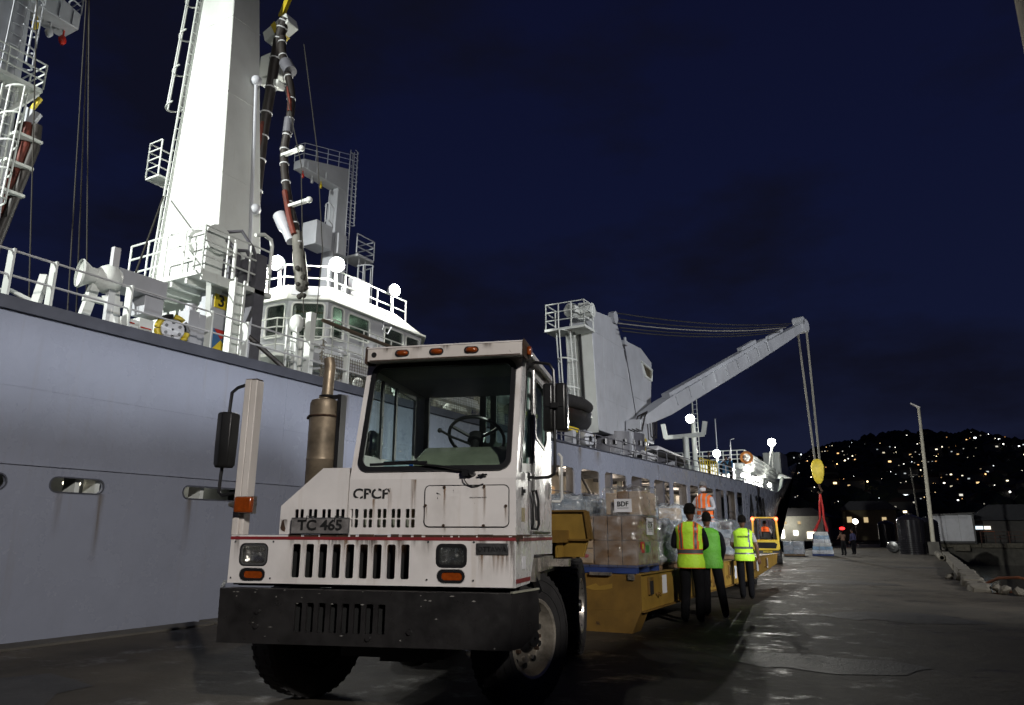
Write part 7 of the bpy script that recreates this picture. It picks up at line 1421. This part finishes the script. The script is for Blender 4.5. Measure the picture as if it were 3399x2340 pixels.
person('worker in lime vest with orange-edged stripes seen from behind beside the cartons', (-3.32, 11.85, 0), .10, dict(elL=(-.27, .02, 1.15), wrL=(-.16, .22, 1.14), elR=(.25, .06, 1.16), wrR=(.14, .24, 1.10), knR=(.11, .06, .5), anL=(-.12, -.06, .09), toL=(-.14, .10, .04)), 1.83, dict(shirt=navy), (M_lime, M_orange, M_refdk), 0, 'fuzzy', M_mask, head=(.045, .0))
person('worker in plain green vest leaning behind the striped-vest worker', (-3.30, 13.0, 0), .35, dict(nb=(-.01, .04, 1.45), nt=(-.02, .07, 1.55), che=(0, .02, 1.30), shL=(-.185, .03, 1.42), shR=(.185, .03, 1.42), elL=(-.27, .16, 1.2), wrL=(-.2, .38, 1.2), elR=(.25, .05, 1.15), wrR=(.22, .20, .95), knR=(.14, -.08, .50), anR=(.17, -.34, .10), toR=(.18, -.20, .04)), 1.74, dict(shirt=navy), (mat('green_hi_vis', (.10, .36, .025), .65, bump=.9, bscale=9), M_refdk, M_refdk), 3, 'hair', None)
person('customs officer in lime vest with grey bands standing at the trailer side', (-3.50, 16.7, 0), .22, dict(elR=(.27, -.02, 1.14), wrR=(.30, .05, .88), elL=(-.25, .04, 1.15), wrL=(-.14, .22, 1.05), knL=(-.09, .04, .5), anL=(-.08, .02, .09), toL=(-.09, .18, .04)), 1.76, dict(shirt=grey), (M_lime, M_refdk, M_refdk), 1, 'fuzzy', None, sleeves='short', backtext='CUSTOMS')
person('man in orange vest, grey cap and pale mask standing on the trailer among the loads', (-4.45, 17.3, .776), 2.85, dict(elL=(-.27, .04, 1.17), wrL=(-.12, .24, 1.16), elR=(.30, .05, 1.20), wrR=(.34, .22, 1.12), knL=(-.11, .03, .5)), 1.78, dict(shirt=pale, trousers=mat('orange_trousers', (.6, .12, .02), .8)), (M_orange, M_refl, M_refl), 2, mat('grey_cap', (.16, .155, .16), .8), mat('white_mask', (.62, .63, .65), .8), gloves=(mat('blue_glove', (.02, .16, .42), .6), 1))
person('forklift driver in orange vest seated with his back to the camera', tuple(mw(FK) @ Vector((0, .95, .26))), .18, dict(knL=(-.15, .45, .96), anL=(-.15, .52, .55), toL=(-.15, .68, .50), knR=(.15, .45, .96), anR=(.15, .52, .55), toR=(.15, .68, .50), elL=(-.30, .14, 1.18), wrL=(-.16, .40, 1.16), elR=(.30, .14, 1.18), wrR=(.16, .40, 1.16)), 1.76, dict(shirt=pale), (M_orange, M_refl, M_orange), 2, 'hair')
dk = mat('dark_overalls', (.012, .013, .018), .8); whitecap = mat('white_helmet', (.7, .7, .7), .4)
person('sailor in dark overalls bending at the foredeck rail', (-11.35, 48.9, deck(48.9)[1] - .06), -1.3, dict(nb=(0, .26, 1.36), nt=(0, .34, 1.42), che=(0, .14, 1.26), shL=(-.18, .22, 1.32), shR=(.18, .22, 1.32), elL=(-.22, .35, 1.12), wrL=(-.16, .48, .98), elR=(.22, .35, 1.12), wrR=(.16, .48, .98)), 1.74, dict(shirt=dk), group='sailors on the foredeck')
person('sailor in dark overalls and white helmet at the foredeck rail', (-11.4, 51.9, deck(51.9)[1] - .06), -1.6, {}, 1.78, dict(shirt=dk), hair=whitecap, group='sailors on the foredeck')
person('sailor in dark clothes beside the yellow gangway gate', (-11.5, 46.4, deck(46.4)[1] - .06), -1.2, {}, 1.72, dict(shirt=dk), group='sailors on the foredeck')
person('dark-clothed man stooping close beside the slung stack', (-5.0, 55.6, 0), .6, dict(nb=(0, .15, 1.40), nt=(0, .2, 1.48), che=(0, .08, 1.28), elL=(-.24, .2, 1.15), wrL=(-.2, .4, 1.1), elR=(.24, .2, 1.15), wrR=(.2, .4, 1.1)), 1.74, dict(shirt=mat('brown_jacket', (.10, .05, .03), .8)), group='men at the slung stack')
person('man in dark blue standing apart past the slung stack', (-4.6, 58.5, 0), .9, {}, 1.78, dict(shirt=mat('dark_blue_jacket', (.02, .02, .06), .8)), group='men at the slung stack')
person('man in dark blue standing behind the slung stack', (-6.9, 57.5, 0), 2.8, {}, 1.8, dict(shirt=mat('blue_jacket', (.03, .03, .12), .8)), group='men at the slung stack')
